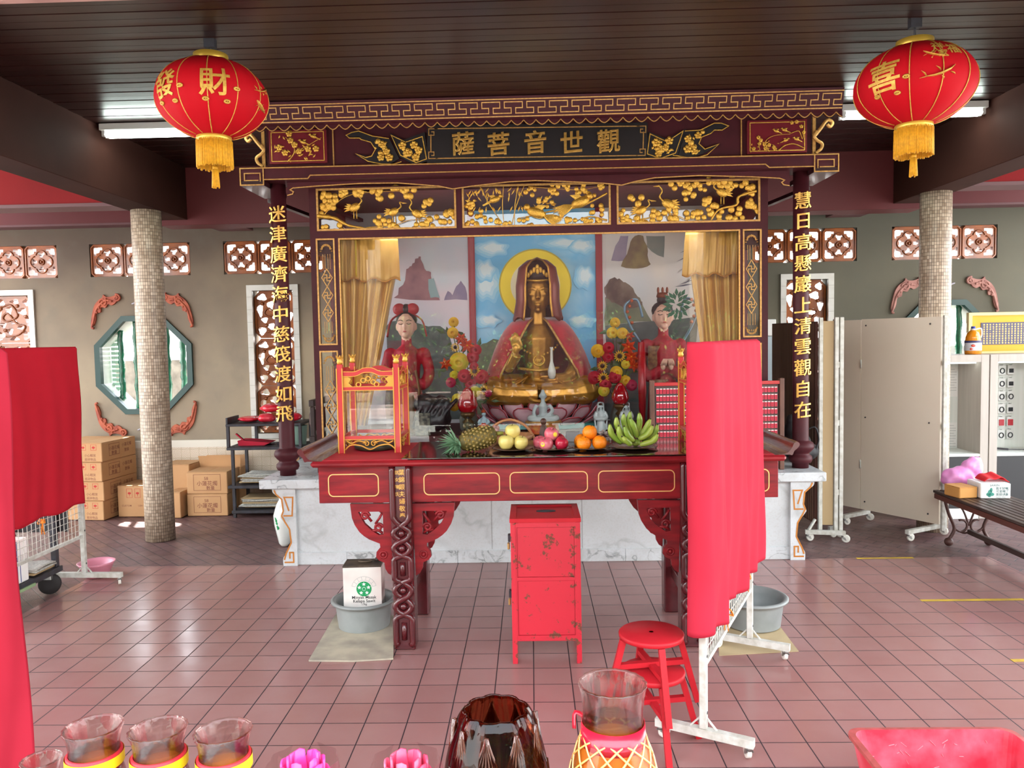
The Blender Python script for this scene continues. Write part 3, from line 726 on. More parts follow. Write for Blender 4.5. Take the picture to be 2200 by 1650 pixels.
# name board
NB = [(lambda q: (q.x, q.z))(at(x, y, Y=2.05)) for x, y in ((917, 350), (1390, 343), (1392, 262), (917, 268))]
m = MB(); m.prism(NB, [], -.03, 0, XZ(2.06)); nb = m.build('name_board', blackp, sh)
m = MB(); T = XZ(2.06)
a, b, c, d = [Vector((p[0], p[1])) for p in NB]
BP = lambda s, t: tuple((a*(1-s)+b*s)*(1-t)+(d*(1-s)+c*s)*t)
line(m, [BP(.035, .90), BP(.965, .90)], .007, T, .004); line(m, [BP(.04, .12), BP(.96, .12)], .007, T, .004)
for s in (0, 1):
    S = lambda x: x if s == 0 else 1-x
    line(m, [BP(S(.018), .28), BP(S(.018), .75)], .007, T, .004)
    for tv, sg in ((.12, 1), (.90, -1)):
        line(m, [BP(S(.05), tv), BP(S(.008), tv), BP(S(.008), tv+sg*.17), BP(S(.032), tv+sg*.17), BP(S(.032), tv+sg*.08), BP(S(.02), tv+sg*.08)], .006, T, .004)
m.build('gilt_fret', goldp, nb)
for ch, (x, y) in zip('薩菩音世觀', ((995, 308), (1071, 309), (1150, 305), (1228, 305), (1307, 303))):
    q = at(x, y, Y=2.05); m = MB(); T = lambda u, v, w, q=q: Vector((q.x+u, 2.055-w, q.z+v)); write(m, ch, T, .185, .06, .018, .002, rise=.08); m.build('gold_character', goldb, nb)
def plaque(pts_, cx, inner, fl):
    Q = [(lambda q: (q.x, q.z))(at(x, y, Y=2.06)) for x, y in pts_]
    m = MB(); m.prism(Q, [], -.03, .0, XZ(2.07)); p = m.build('carved_plaque', blackp, sh)
    m = MB(); I = [(lambda q: (q.x, q.z))(at(x, y, Y=2.06)) for x, y in inner]
    (ring if fl[0] else line)(m, I, .006, XZ(2.07), .004)
    for x, y, r in fl[1]: q = at(x, y, Y=2.06); blossom(m, q.x, q.z, r*.0037, 2.066)
    for x, y, r in fl[2]: q = at(x, y, Y=2.06); disc(m, q.x, q.z, r*.0037, 2.066)
    for x, y, a_, r in fl[3]: q = at(x, y, Y=2.06); leafp(m, q.x, q.z, a_, r*.0037, 2.066, .6)
    m.build('gold_flowers', goldl, p)
rl = lambda cx, cy, n, sx, sy, r: [(cx+rnd.uniform(-sx, sx), cy+rnd.uniform(-sy, sy), rnd.uniform(0, 6.3), r) for k in range(n)]
plaque([(836, 284), (866, 300), (912, 283), (920, 345), (893, 354), (857, 336)], 880, [(840, 290), (871, 305), (907, 293), (916, 341), (894, 349), (860, 333)], (True, [(864, 312, 9), (876, 328, 10), (889, 311, 9), (899, 322, 9), (893, 338, 9)], [], rl(880, 322, 16, 22, 14, 9)))
plaque([(1394, 282), (1434, 298), (1474, 276), (1458, 333), (1420, 345), (1387, 334)], 1420, [(1397, 287), (1433, 304), (1468, 281), (1452, 328), (1419, 340), (1391, 330)], (True, [(1410, 306, 10), (1420, 320, 9), (1438, 302, 9), (1415, 330, 8), (1430, 316, 8)], [], rl(1422, 314, 16, 22, 14, 9)))
Lw = [(741, 292), (752, 283), (765, 279), (800, 292), (836, 297), (857, 340), (835, 353), (800, 350), (766, 334), (764, 329), (795, 336), (808, 325), (800, 306), (777, 297), (772, 293)]
plaque(Lw, 800, [(835, 297), (800, 292), (770, 281), (755, 284), (743, 290), (750, 296), (772, 296), (775, 299), (796, 305), (806, 320), (798, 335), (785, 338), (764, 330), (790, 346), (820, 352), (846, 352), (862, 347)], (False, [(822, 310, 8), (830, 325, 8), (818, 338, 8), (836, 338, 9)], [(812, 303, 6), (826, 318, 6), (816, 328, 5)], rl(822, 322, 16, 14, 20, 8)))
Rw = [(1563, 272), (1552, 262), (1540, 261), (1512, 276), (1472, 280), (1456, 335), (1475, 340), (1510, 330), (1545, 311), (1546, 307), (1515, 319), (1503, 308), (1510, 290), (1535, 281), (1540, 277)]
plaque(Rw, 1510, [(1472, 281), (1505, 279), (1535, 264), (1550, 264), (1566, 270), (1552, 279), (1535, 279), (1528, 286), (1508, 294), (1502, 308), (1515, 320), (1545, 309), (1520, 332), (1490, 340), (1446, 333)], (False, [(1477, 320, 9), (1492, 325, 8), (1500, 290, 8), (1478, 298, 8)], [(1485, 306, 7), (1492, 315, 6), (1510, 283, 5)], rl(1490, 308, 16, 16, 20, 8)))
# cornice with key fret and scalloped edge
m = MB(); x0, x1 = -2.085, 2.245
prof = [(1.47, 3.518), (1.475, 3.50), (1.52, 3.38), (1.56, 3.372), (1.60, 3.40), (2.10, 3.50), (2.10, 3.518)]
for x, dx in ((x0, -1), (x1, 1)): pass
def endx(x, s, y): return x+s*(y-1.47)*.10
V = [(endx(x0, -1, y), y, z) for y, z in prof]+[(endx(x1, 1, y), y, z) for y, z in prof]; n = len(prof)
m.add(V, [(i, (i+1) % n, n+(i+1) % n, n+i) for i in range(n)]+[tuple(range(n))[::-1], tuple(range(n, 2*n))]); co_ = m.build('cornice', lacq, sh)
m = MB(); TC = lambda u, v, w: Vector((u, 1.475+.045*(1-v)-w, 3.38+.12*v))
line(m, [(x0, .97), (x1, .97)], .05, lambda u, v, w: TC(u, v, w), .004); line(m, [(x0, .06), (x1, .06)], .05, TC, .004)
per = (x1-x0)/27.0
def mpath(k): return [(x0+(k+a)*per, .16+.70*b) for a, b in ((0, .10), (.40, .10), (.40, .50), (.10, .50), (.10, .95), (.90, .95), (.90, .50), (.60, .50), (.60, .10), (1.0, .10))]
P = []
for k in range(27): P += mpath(k)[(1 if k else 0):]
TK = lambda u, v, w: Vector((u, 1.475+.045*(1-(v-3.38)/.12)-w, v))
line(m, [(u, 3.38+.12*v) for u, v in P], .006, TK, .004)
m.build('key_fret', goldp, co_)
ns = 49; sw = (x1+.02-x0+.02)/ns; hh = .034
def zsc(t): return 3.338+hh*(1-2*abs(t))**1.7
E_ = []
for k in range(ns):
    for j in range(8):
        t = -.5+j/8; E_.append((x0-.02+(k+.5+t)*sw, zsc(t)))
E_.append((x1+.02, zsc(.5)))
m = MB(); m.mat(lacq).prism(E_+[(x1+.02, 3.41), (x0-.02, 3.41)], [], -.02, 0, XZ(1.56)); sc = m.build('scalloped_edge', None, sh)
m = MB(); line(m, E_, .006, XZ(1.56), .004); m.build('gilt_scallop', goldp, sc)
# scrolled side brackets
for s, x in ((-1, -2.075), (1, 2.25)):
    m = MB(); C_ = [(0, 3.49), (.10, 3.47), (.14, 3.42), (.11, 3.39), (.08, 3.41), (.10, 3.43)]
    m.tube(cat([(x+s*u, 2.07, z) for u, z in [(.0, 3.33), (.05, 3.39), (.10, 3.45), (.14, 3.43), (.12, 3.40), (.10, 3.42)]], 5), .014, 8, flat=1)
    m.tube(cat([(x+s*u, 2.07, z) for u, z in [(.01, 3.20), (.05, 3.23), (.06, 3.27), (.02, 3.30), (.0, 3.33), (.02, 3.37)]], 5), .013, 8)
    m.build('scroll_bracket', goldp, sh)
# glazed front frame
YF = 2.30
TF = XZ(YF)
LX = [at(p, y, Y=YF).x for p, y in ((664, 450), (681, 448), (979, 448), (994, 448), (1311, 442), (1326, 442), (1632, 438), (1650, 438))]
zt0 = (at(690, 404, Y=YF).z+at(1625, 387, Y=YF).z)/2; zt1 = (at(690, 493, Y=YF).z+at(1625, 477, Y=YF).z)/2
zm0 = (at(700, 513, Y=YF).z+at(1610, 494, Y=YF).z)/2; zsp0 = (at(700, 742, Y=YF).z+at(1610, 722, Y=YF).z)/2; zsp1 = zsp0-.055
sl0 = at(683, 620, Y=YF).x; sl1 = at(721, 620, Y=YF).x; sr0 = at(1597, 620, Y=YF).x; sr1 = at(1635, 620, Y=YF).x
ml = at(731, 620, Y=YF).x; mr = at(1589, 620, Y=YF).x; zb = .84
x0, x1 = LX[0], LX[7]
rect = lambda a, b, c, d: [(a, b), (c, b), (c, d), (a, d)]
frz = [rect(LX[1], zt1, LX[2], zt0), rect(LX[3], zt1, LX[4], zt0), rect(LX[5], zt1, LX[6], zt0)]
sides = [rect(sl0, zsp0, sl1, zm0), rect(sl0, zb, sl1, zsp1), rect(sr0, zsp0, sr1, zm0), rect(sr0, zb, sr1, zsp1)]
main = rect(ml, zb, mr, zm0)
m = MB(); m.prism(rect(x0, .706, x1, 3.07), frz+sides+[main], -.06, 0, TF); fr = m.build('front_frame', lacq, sh)
for h in frz+sides+[main]:
    (a, b), (c, d) = h[0], h[2]; m = MB()
    wd = .011 if h in frz else .008
    m.prism(rect(a-.004, b-.004, c+.004, d+.004), [rect(a+wd, b+wd, c-wd, d-wd)], -.01, .006, TF); m.build('gilt_moulding', goldp, fr)
def M_pane():
    m = bpy.data.materials.new('window_glass'); m.use_nodes = True; n = m.node_tree; n.nodes.remove(n.nodes['Principled BSDF'])
    out = n.nodes['Material Output']; tr = n.nodes.new('ShaderNodeBsdfTransparent'); gl = n.nodes.new('ShaderNodeBsdfGlossy'); gl.inputs['Roughness'].default_value = 0.0
    fz_ = n.nodes.new('ShaderNodeFresnel'); fz_.inputs[0].default_value = 1.5; mx = n.nodes.new('ShaderNodeMixShader')
    n.links.new(fz_.outputs[0], mx.inputs[0]); n.links.new(tr.outputs[0], mx.inputs[1]); n.links.new(gl.outputs[0], mx.inputs[2]); n.links.new(mx.outputs[0], out.inputs[0])
    MATS['window_glass'] = m; return m
pane = M_pane()
def glass(x0, z0, x1, z1, y, parent): return MB().box((x0, y, z0), (x1, y+.005, z1)).build('glass_pane', pane, parent)
w3 = (mr-ml)/3
for k in range(3): glass(ml-.004+(w3 if k else 0)*0+k*w3-.01, zb-.004, ml+(k+1)*w3+.01, zm0+.004, 2.332+.007*(k % 2), sh)
for h in sides+frz: glass(h[0][0]-.003, h[0][1]-.003, h[2][0]+.003, h[2][1]+.003, 2.335, sh)
m = MB(); m.tube([(ml+.3, 2.40, 2.70), (mr-.3, 2.40, 2.70)], .014, 10); m.build('unseen_case_lamp', M('unseen_case_lamp_light', 0xFFFFFF, .5, emit=(0xFFF8EC, 16)), sh)  # unseen lamp, inferred and added to brighten the inside of the case
# fretwork in the side lights
for h in sides:
    (a, b), (c, d) = h[0], h[2]; m = MB(); cx = (a+c)/2; H = d-b; w = (c-a)/2-.012; T = XZ(2.325)
    n = 4 if H > .8 else 4
    z0 = b+H*.22; z1 = d-H*.28; st = (z1-z0)/3
    for k in range(3):
        zc = z0+st*(k+.5); ring(m, [(cx, zc-st*.5), (cx+w*.72, zc), (cx, zc+st*.5), (cx-w*.72, zc)], .006, T, .008); q = w*.40
        line(m, [(cx-q, zc-q), (cx-q, zc), (cx+q, zc), (cx+q, zc+q)], .006, T, .008); line(m, [(cx-q, zc+q), (cx, zc+q), (cx, zc-q), (cx+q, zc-q)], .006, T, .008)
    for s, zz, z2 in ((1, z1, d), (-1, z0, b)):
        for dx in (-.03, -.012, .012, .03): line(m, [(cx+dx, zz), (cx+dx, zz+(z2-zz)*.5)], .003, T, .006)
        for k in range(9):
            t = k/8*pi; r = .036; blossom(m, cx+cos(t)*r*(1 if 1 else 0), zz+(z2-zz)*.62+s*sin(t)*r*.9+s*.015, .009, 2.32)
            leafp(m, cx+cos(t)*r, zz+(z2-zz)*.6+s*sin(t)*r, t, .022, 2.32, .5)
    m.build('gold_fretwork', goldp, sh)
# gilded frieze carvings
def carve(h, kind, name):
    (a, b), (c, d) = h[0], h[2]; w = c-a; H = d-b; X = lambda u: a+w*u; Z = lambda v: b+H*v; Y = 2.318; m = MB(); r_ = random.Random(kind+10)
    if kind == 0:
        branch(m, [(X(.0), Z(.36)), (X(.12), Z(.30)), (X(.22), Z(.12)), (X(.35), Z(.03))], .034, .014, Y, 6)
        branch(m, [(X(.04), Z(.36)), (X(.12), Z(.62)), (X(.25), Z(.86)), (X(.5), Z(.92)), (X(.7), Z(.90))], .007, .003, Y); branch(m, [(X(.35), Z(.05)), (X(.55), Z(.10)), (X(.68), Z(.22)), (X(.9), Z(.2))], .008, .003, Y)
        for x, y, n, r in ((.07, .85, 8, .05), (.1, .6, 8, .06), (.05, .5, 4, .04), (.2, .9, 7, .04), (.3, .92, 6, .03), (.45, .9, 7, .05), (.58, .9, 6, .05), (.66, .9, 5, .04), (.42, .15, 6, .06), (.48, .25, 4, .05), (.58, .15, 6, .05), (.8, .6, 5, .05), (.82, .2, 6, .05), (.92, .25, 7, .06), (.96, .35, 4, .04), (.72, .08, 4, .05), (.05, .08, 4, .04), (.15, .06, 3, .05)): clump(m, X(x), Z(y), r, n, .027, Y, r_)
        crane(m, X(.27), Z(.55), .15, Y, 1); crane(m, X(.55), Z(.42), .14, Y, 1, False); crane(m, X(.72), Z(.36), .15, Y, -1)
    elif kind == 1:
        for x0_, x1_, lean in ((.02, .28, .0), (.18, .28, .0), (.28, .35, 0), (.32, .33, 0)): branch(m, [(X(x0_+.1), Z(.98)), (X((x0_+x1_)/2+.04), Z(.5)), (X(x1_), Z(.02))], .006, .005, Y)
        for k in range(46): leafp(m, X(r_.uniform(.02, .4)), Z(r_.choice((.95, .9, .75, .85, .5))), -pi/2+r_.uniform(-.9, .9), .055, Y, .22)
        branch(m, [(X(.98), Z(.75)), (X(.8), Z(.45)), (X(.6), Z(.35)), (X(.46), Z(.25)), (X(.38), Z(.2))], .016, .004, Y, 5); branch(m, [(X(.98), Z(.1)), (X(.86), Z(.2)), (X(.74), Z(.06))], .012, .004, Y)
        branch(m, [(X(.45), Z(.95)), (X(.6), Z(.9)), (X(.8), Z(.85)), (X(.98), Z(.95))], .006, .003, Y)
        bird(m, X(.05), Z(.58), .08, Y, 1); bird(m, X(.22), Z(.66), .10, Y, 1)
        for x, y, s, d_ in ((.5, .32, .17, -1), (.8, .55, .17, 1)):
            bird(m, X(x), Z(y), s, Y, d_)
            for k in range(12): leafp(m, X(x)-d_*s*.3, Z(y)-s*.1, (pi if d_ > 0 else 0)+d_*(.15+k*.06), s*(1.1-.03*k), Y-.004-.001*k, .16)
        for x, y, n, r in ((.06, .42, 6, .06), (.05, .15, 5, .05), (.2, .2, 5, .06), (.12, .3, 4, .04), (.3, .12, 4, .04), (.42, .1, 5, .05), (.45, .85, 5, .04), (.56, .6, 6, .05), (.6, .9, 5, .04), (.68, .92, 5, .04), (.8, .9, 6, .05), (.66, .78, 4, .03), (.87, .75, 4, .04), (.94, .9, 4, .03), (.92, .4, 6, .06), (.62, .1, 5, .04), (.8, .1, 5, .05), (.9, .08, 4, .03), (.7, .2, 4, .04)): clump(m, X(x), Z(y), r, n, .022, Y, r_)
        for k in range(14): leafp(m, X(r_.uniform(.5, .68)), Z(r_.uniform(.35, .75)), r_.uniform(0, 6.3), .05, Y, .25)
    else:
        branch(m, [(X(.98), Z(.72)), (X(.86), Z(.6)), (X(.84), Z(.4)), (X(.72), Z(.3)), (X(.66), Z(.04))], .022, .012, Y, 6); branch(m, [(X(.0), Z(.1)), (X(.2), Z(.12)), (X(.35), Z(.25)), (X(.5), Z(.05))], .008, .005, Y)
        branch(m, [(X(.95), Z(.8)), (X(.8), Z(.92)), (X(.6), Z(.93)), (X(.42), Z(.95))], .006, .003, Y)
        for x, y, n, r in ((.42, .92, 5, .04), (.52, .82, 7, .06), (.5, .65, 5, .04), (.62, .92, 6, .05), (.72, .93, 5, .04), (.82, .9, 6, .05), (.92, .88, 6, .04), (.96, .7, 3, .03), (.64, .42, 6, .05), (.68, .3, 7, .05), (.14, .55, 5, .05), (.03, .2, 5, .05), (.07, .08, 4, .04), (.17, .1, 6, .05), (.25, .16, 6, .05), (.35, .12, 5, .05), (.45, .16, 5, .05), (.58, .15, 6, .06), (.75, .12, 5, .05), (.86, .18, 6, .06), (.95, .3, 6, .05), (.96, .45, 4, .04), (.4, .4, 4, .04)): clump(m, X(x), Z(y), r, n, .027, Y, r_)
        crane(m, X(.17), Z(.32), .15, Y, 1, False); crane(m, X(.36), Z(.46), .17, Y, -1); crane(m, X(.74), Z(.70), .15, Y, -1, False)
    m.build(name, goldl, sh)
for k, h in enumerate(frz): carve(h, k, 'frieze_carving')
# case sides, top, painted back
inw = M('inner_lacquer', 0x5A2A2C, .5)
for xx in (x0, x1-.03): MB().box((xx, 2.361, 2.55), (xx+.03, 3.50, 3.07)).build('case_side', inw, sh)
for xx in (x0, x1-.03):
    for yy in (2.361, 2.9, 3.44): MB().box((xx, yy, .706), (xx+.03, yy+.06, 2.55)).build('case_post', inw, sh)
    MB().box((xx, 2.361, .706), (xx+.03, 3.5, .86)).build('case_side', inw, sh)
MB().box((x0, 2.361, 3.04), (x1, 3.52, 3.07)).build('case_top', inw, sh)
def M_sky(name, c1, c2, c3, sc_):
    m = M(name, c1, .6); g = G(m); co, x, y, z = g.xyz()
    n = g.new('TexNoise', {'Vector': co, 'Scale': sc_, 'Detail': 5, 'Distortion': 1.0}).outputs[0]; n2 = g.noise(co, 1.1, 3)
    c = g.mix(g.ramp(n, .42, .62), rgb(c1), rgb(c2)); c = g.mix(g.ramp(n2, .4, .65), c, rgb(c3)); g.color(c); return m
YB = 3.45
bx = [x0+.03, at(1014, 600, Y=YB).x, at(1287, 600, Y=YB).x, x1-.03]
skyc = M_sky('mural_blue_sky', 0x74BCE4, 0xA8D4E6, 0x62B0DE, 2.2); skyl = M_sky('mural_pink_sky', 0xD6C6CC, 0xC6CED2, 0xB8C2CE, 1.6); skyr = M_sky('mural_grey_sky', 0xD2CAC2, 0xDCD2C4, 0xC0C6CA, 1.6)
mu = []
for k, mm in enumerate((skyl, skyc, skyr)): mu.append(MB().box((bx[k], YB, .706), (bx[k+1], YB+.03, 3.04)).build('mural', mm, sh))
for k in (1, 2): MB().box((bx[k]-.032, YB-.02, .706), (bx[k]+.032, YB-.001, 3.04), .002).build('mural_strip', M('red_strip', 0x8E1D2A, .5), sh)
def paint(parent, name, pl):
    m = MB(); d = .0015
    for i, (mat_, P) in enumerate(pl):
        Q = [(lambda q: (q.x, q.z))(at(x, y, Y=YB)) for x, y in P]; m.mat(mat_).prism(Q, [], 0, d+.0006*i, XZ(YB))
    m.build(name, None, parent)
rk1 = M('mural_rose_rock', 0x9A6E72, .6, var=(6, .8, 0x7A565E)); rk2 = M('mural_violet_rock', 0x7F7590, .6, var=(6, .7, 0x9A8FA0)); rk3 = M('mural_brown_rock', 0x6E5A44, .6, var=(7, .9, 0x8C7C50)); rk4 = M('mural_dark_rock', 0x4E3A36, .6, var=(7, .9, 0x77685A)); rk5 = M('mural_green_bank', 0x7A7F66, .6, var=(5, .9, 0x55604E))
cl = M('mural_cloud', 0xC4DEE8, .6, var=(6, .8, 0xD6E6EA)); yl = M('mural_yellow', 0xF0D63A, .6); ylp = M('mural_pale_halo', 0xE6DEB8, .6); bam = M('mural_bamboo_leaf', 0x5A5A66, .6)
rk6 = M('mural_dark_bank', 0x56605E, .6, var=(5, .9, 0x3A4646))
def jag(P, k=3, a=6, s=0):
    r_ = random.Random(s); R = []
    for i in range(len(P)):
        p, q = P[i], P[(i+1) % len(P)]
        for j in range(k): t = j/k; R.append((p[0]+(q[0]-p[0])*t+(r_.uniform(-a, a) if j else 0), p[1]+(q[1]-p[1])*t+(r_.uniform(-a, a) if j else 0)))
    return R
paint(mu[0], 'painted_scene', [(rk2, jag([(954, 645), (962, 625), (972, 634), (980, 615), (990, 603), (1000, 617), (1004, 645)], 2, 2, 1)), (rk1, jag([(846, 640), (866, 612), (873, 578), (884, 572), (892, 556), (904, 551), (912, 577), (926, 585), (930, 615), (945, 645)], 3, 3, 2)), (M('mural_teal', 0x8AA6A8, .6), jag([(920, 600), (932, 598), (945, 640), (925, 640)], 2, 2, 3)), (rk6, jag([(830, 700), (880, 690), (930, 700), (965, 715), (985, 760), (1000, 830), (830, 830)], 3, 8, 4)), (MATS['mural_dark_bank'], jag([(830, 830), (1000, 830), (1000, 900), (830, 900)], 2, 3, 5))])
H0 = (1150, 613)
C2 = lambda r, n=40, sx=1, cx=H0[0], cy=H0[1]: [(cx+r*sx*cos(2*pi*k/n), cy+r*sin(2*pi*k/n)) for k in range(n)]
def cloud(cx, cy, rx, ry, s):
    r_ = random.Random(s); return [(cx+rx*cos(t)*(1+.12*sin(5*t+s)), cy+ry*sin(t)*(1+.16*sin(6*t+s))) for t in [2*pi*k/36 for k in range(36)]]
cls = [M('cloud_tone_%s' % w_, c_, .6) for w_, c_ in (('blue', 0x82C2E4), ('pale_blue', 0x98CCE4), ('grey_blue', 0xB2D6E6), ('white', 0xCCE0E6))]
cl2 = M('mural_cloud_shade', 0xC2D2D8, .6)
paint(mu[1], 'painted_scene', [(cls[j], cloud(cx+(j-2)*ox, cy-j*.8, rx*(1.25-.22*j), ry*(1.25-.22*j), sd+j*.3)) for cx, cy, rx, ry, sd, ox in ((1046, 612, 26, 30, 1, -2), (1043, 582, 20, 20, 2, 1), (1058, 535, 32, 14, 4, 2), (1215, 524, 40, 10, 5, 3), (1250, 530, 26, 14, 6, -2), (1256, 595, 18, 22, 7, 1), (1050, 690, 24, 12, 8, 2), (1246, 690, 24, 12, 9, -2), (1090, 760, 30, 14, 3, 1)) for j in range(4)]+[(MATS['mural_green_bank'], jag([(1026, 745), (1060, 728), (1110, 735), (1110, 900), (1026, 900)], 3, 4, 9)), (M('mural_gold_rim', 0xB9A63C, .6), C2(78)), (yl, C2(75)), (ylp, C2(53))])
paint(mu[2], 'painted_scene', [(rk2, jag([(1313, 560), (1322, 528), (1333, 507), (1350, 507), (1345, 560)], 2, 2, 11)), (M('mural_teal_rock', 0x6E7A76, .6, var=(5, .8, 0x8A8A80)), jag([(1388, 507), (1428, 507), (1426, 553), (1412, 548), (1390, 530)], 2, 2, 12)), (rk3, jag([(1334, 572), (1352, 530), (1364, 507), (1382, 507), (1392, 540), (1398, 568), (1370, 577)], 3, 3, 13)), (rk5, jag([(1300, 640), (1340, 620), (1375, 640), (1400, 690), (1300, 700)], 3, 4, 14)), (rk4, jag([(1298, 618), (1310, 600), (1330, 598), (1352, 612), (1372, 640), (1380, 655), (1345, 668), (1320, 650), (1300, 640)], 3, 4, 15)), (rk6, jag([(1300, 700), (1400, 690), (1500, 680), (1500, 900), (1300, 900)], 3, 6, 16))]+[(bam, [(x, y), (x+dx*.5-2, y+dy*.5+2), (x+dx, y+dy), (x+dx*.5+2, y+dy*.5-2)]) for x, y, dx, dy in ((1488, 530, -28, 14), (1490, 545, -38, 18), (1488, 560, -30, 25), (1492, 600, -34, 12), (1490, 610, -40, 6), (1488, 640, -34, 14), (1490, 655, -30, 20), (1492, 590, -20, 20), (1486, 700, -26, 30), (1490, 720, -34, 30))])
# ------------------------------------------------------------------ inside the shrine
def fused(mb, voxel=.01, it=3, mat=None):
    "one continuous skin over all the overlapping pieces"
    me = mb.mesh('f'); b = bmesh.new(); b.from_mesh(me); bmesh.ops.remove_doubles(b, verts=b.verts, dist=1e-6); bmesh.ops.recalc_face_normals(b, faces=b.faces); b.to_mesh(me); b.free()
    o = bpy.data.objects.new('f', me); COL.objects.link(o)
    r = o.modifiers.new('r', 'REMESH'); r.mode = 'VOXEL'; r.voxel_size = voxel
    if it: s = o.modifiers.new('s', 'SMOOTH'); s.factor = .5; s.iterations = it
    bpy.context.view_layer.update()
    e = bpy.data.meshes.new_from_object(o.evaluated_get(bpy.context.evaluated_depsgraph_get()))
    q = MB(); q.v = [v.co.copy() for v in e.vertices]; q.f = [list(p.vertices) for p in e.polygons]; q.mi = [0]*len(q.f); q.sm = [True]*len(q.f)
    if mat: q.mats = [mat]
    bpy.data.objects.remove(o); bpy.data.meshes.remove(e); bpy.data.meshes.remove(me)
    return q
MB().box((x0+.03, 2.42, .706), (x1-.03, 3.44, .986), .004).build('inner_platform', M('platform_red', 0x4A1518, .5), sh)
ZP = .99
satin = M('gold_satin', 0xE0B55C, .32, .15, var=(3, .6, 0xC98F3C), sheen=.4)
satind = M('yellow_satin', 0xE0C02A, .35)
def fold(u, n, a): return a*sin(u*n*2*pi)+.5*a*sin(u*n*4.7*pi+1)
def curtain(name, label, top, hem, dr, Yc, mir):
    t = thing('curtain', label, 'curtain', (at(*top[0], Y=Yc).x, Yc, at(*hem[0], Y=Yc).z), 'gold satin curtains in the shrine')
    def val(u, v):
        a = Vector(top[0])*(1-u)+Vector(top[1])*u; b = Vector(hem[0])*(1-u)+Vector(hem[1])*u
        p = a*(1-v)+b*v; s = u if not mir else 1-u
        k = max(0, 1-s*1.35); q = at(p.x, p.y+4*sin(u*19)*v, Y=Yc)
        return q+Vector((0, -.02-fold(u, 6, .016)*(.5+.5*v)*(.25+k)-.02*v-.025*max(0, sin((s-.55)*6+v*2.2))*(s > .5), 0))
    m = MB(); m.grid(val, 60, 14, thick=.002); m.build('valance', satin, t)
    m = MB(); m.tube([val(i/60, 1.0)+Vector((0, -.002, 0)) for i in range(61)], .005, 6); m.build('ruffle', M('satin_hem', 0xC98A3A, .4), t)
    def drp(u, v):
        (l0, r0, y0), (l1, r1, y1) = dr[0], dr[1]
        if len(dr) == 3:
            (l2, r2, y2) = dr[2]; 
            if v < .55: w = v/.55; L = l0+(l1-l0)*w; R = r0+(r1-r0)*w; y = y0+(y1-y0)*w
            else: w = (v-.55)/.45; L = l1+(l2-l1)*w; R = r1+(r2-r1)*w; y = y1+(y2-y1)*w
        q = at(L+(R-L)*u, y, Y=Yc+.05); return q+Vector((0, -fold(u+.03*v, 4.5, .028), 0))
    m = MB(); m.grid(drp, 56, 18, thick=.002); m.build('drape', satin, t)
    if not mir:
        m = MB(); m.grid(lambda u, v: val(.27+.03*u, .0+.95*v)+Vector((0, -.012-.004*sin(v*9), 0)), 4, 12, thick=.002); m.build('yellow_ribbon', satind, t)
curtain('curtain', 'gold satin curtain with ruffled valance at the left inside the shrine', ((729, 512), (856, 512)), ((731, 602), (862, 603)), ((731, 849, 598), (740, 822, 740), (742, 788, 914)), 2.50, False)
curtain('curtain', 'gold satin curtain with ruffled valance at the right inside the shrine', ((1471, 500), (1589, 497)), ((1463, 592), (1584, 591)), ((1483, 1588, 588), (1503, 1588, 740), (1520, 1588, 908)), 2.50, True)

# --- the large statue
sgold = M('statue_gold', 0xC9933F, .32, .6, var=(12, .6, 0x8E5E26)); sbrown = M('statue_brown', 0x5A3622, .35, .3)
velvet = M('crimson_velvet', 0xB5172A, .8, var=(16, .7, 0x8E0F20), sheen=.6); hoodm = M('hood_red_brown', 0x6E2A1E, .4, .3)
CX, CYs = .085, 3.03
st = thing('deity_statue', 'large gilded seated deity statue in red velvet cape on pink lotus throne', 'statue', (CX, CYs, ZP))
P3 = lambda x, y, z: Vector((CX+x, CYs+y, z))
m = MB()
m.ball(P3(0, 0, 1.34), (.28, .22, .13)); m.tube([P3(0, .02, 1.28), P3(0, .0, 1.45), P3(0, 0, 1.62), P3(0, 0, 1.80), P3(0, 0, 1.92)], [.20, .165, .185, .215, .12], 16, flat=.75)
for s in (-1, 1):
    m.ball(P3(.2*s, 0, 1.84), (.085, .085, .09)); m.ball(P3(.118*s, 0, 2.14), (.02, .03, .085))
    m.tube(cat([P3(.08*s, 0, 1.34), P3(.32*s, -.1, 1.36), P3(.43*s, -.2, 1.33), P3(.25*s, -.30, 1.31), P3(.02*s, -.30, 1.30)], 4), [.13]*6+[.12]*5+[.10]*6, 10)
    m.tube(cat([P3(.02*s, -.135, 2.235), P3(.055*s, -.128, 2.25), P3(.095*s, -.10, 2.235)], 4), .009, 6)
    m.ball(P3(.052*s, -.118, 2.195), (.036, .02, .017))
m.tube([P3(0, -.01, 1.88), P3(0, -.02, 2.08)], [.085, .075], 12)
m.ball(P3(0, -.03, 2.2), (.118, .115, .168)); m.tube([P3(0, -.135, 2.235), P3(0, -.152, 2.19), P3(0, -.165, 2.155)], [.012, .016, .022], 8)
m.ball(P3(0, -.138, 2.103), (.034, .014, .010)); m.ball(P3(0, -.135, 2.088), (.026, .014, .010)); m.ball(P3(0, -.11, 2.055), (.03, .025, .022))
m.tube(cat([P3(-.21, 0, 1.84), P3(-.30, -.06, 1.66), P3(-.27, -.17, 1.55), P3(-.20, -.24, 1.66)], 4), [.075]*5+[.06]*4+[.05]*4, 10)
m.tube(cat([P3(.21, 0, 1.84), P3(.33, -.05, 1.62), P3(.27, -.2, 1.46), P3(.13, -.28, 1.44)], 4), [.075]*5+[.06]*4+[.05]*4, 10)
m.ball(P3(-.205, -.25, 1.71), (.035, .03, .06)); m.ball(P3(.10, -.29, 1.43), (.06, .04, .03))
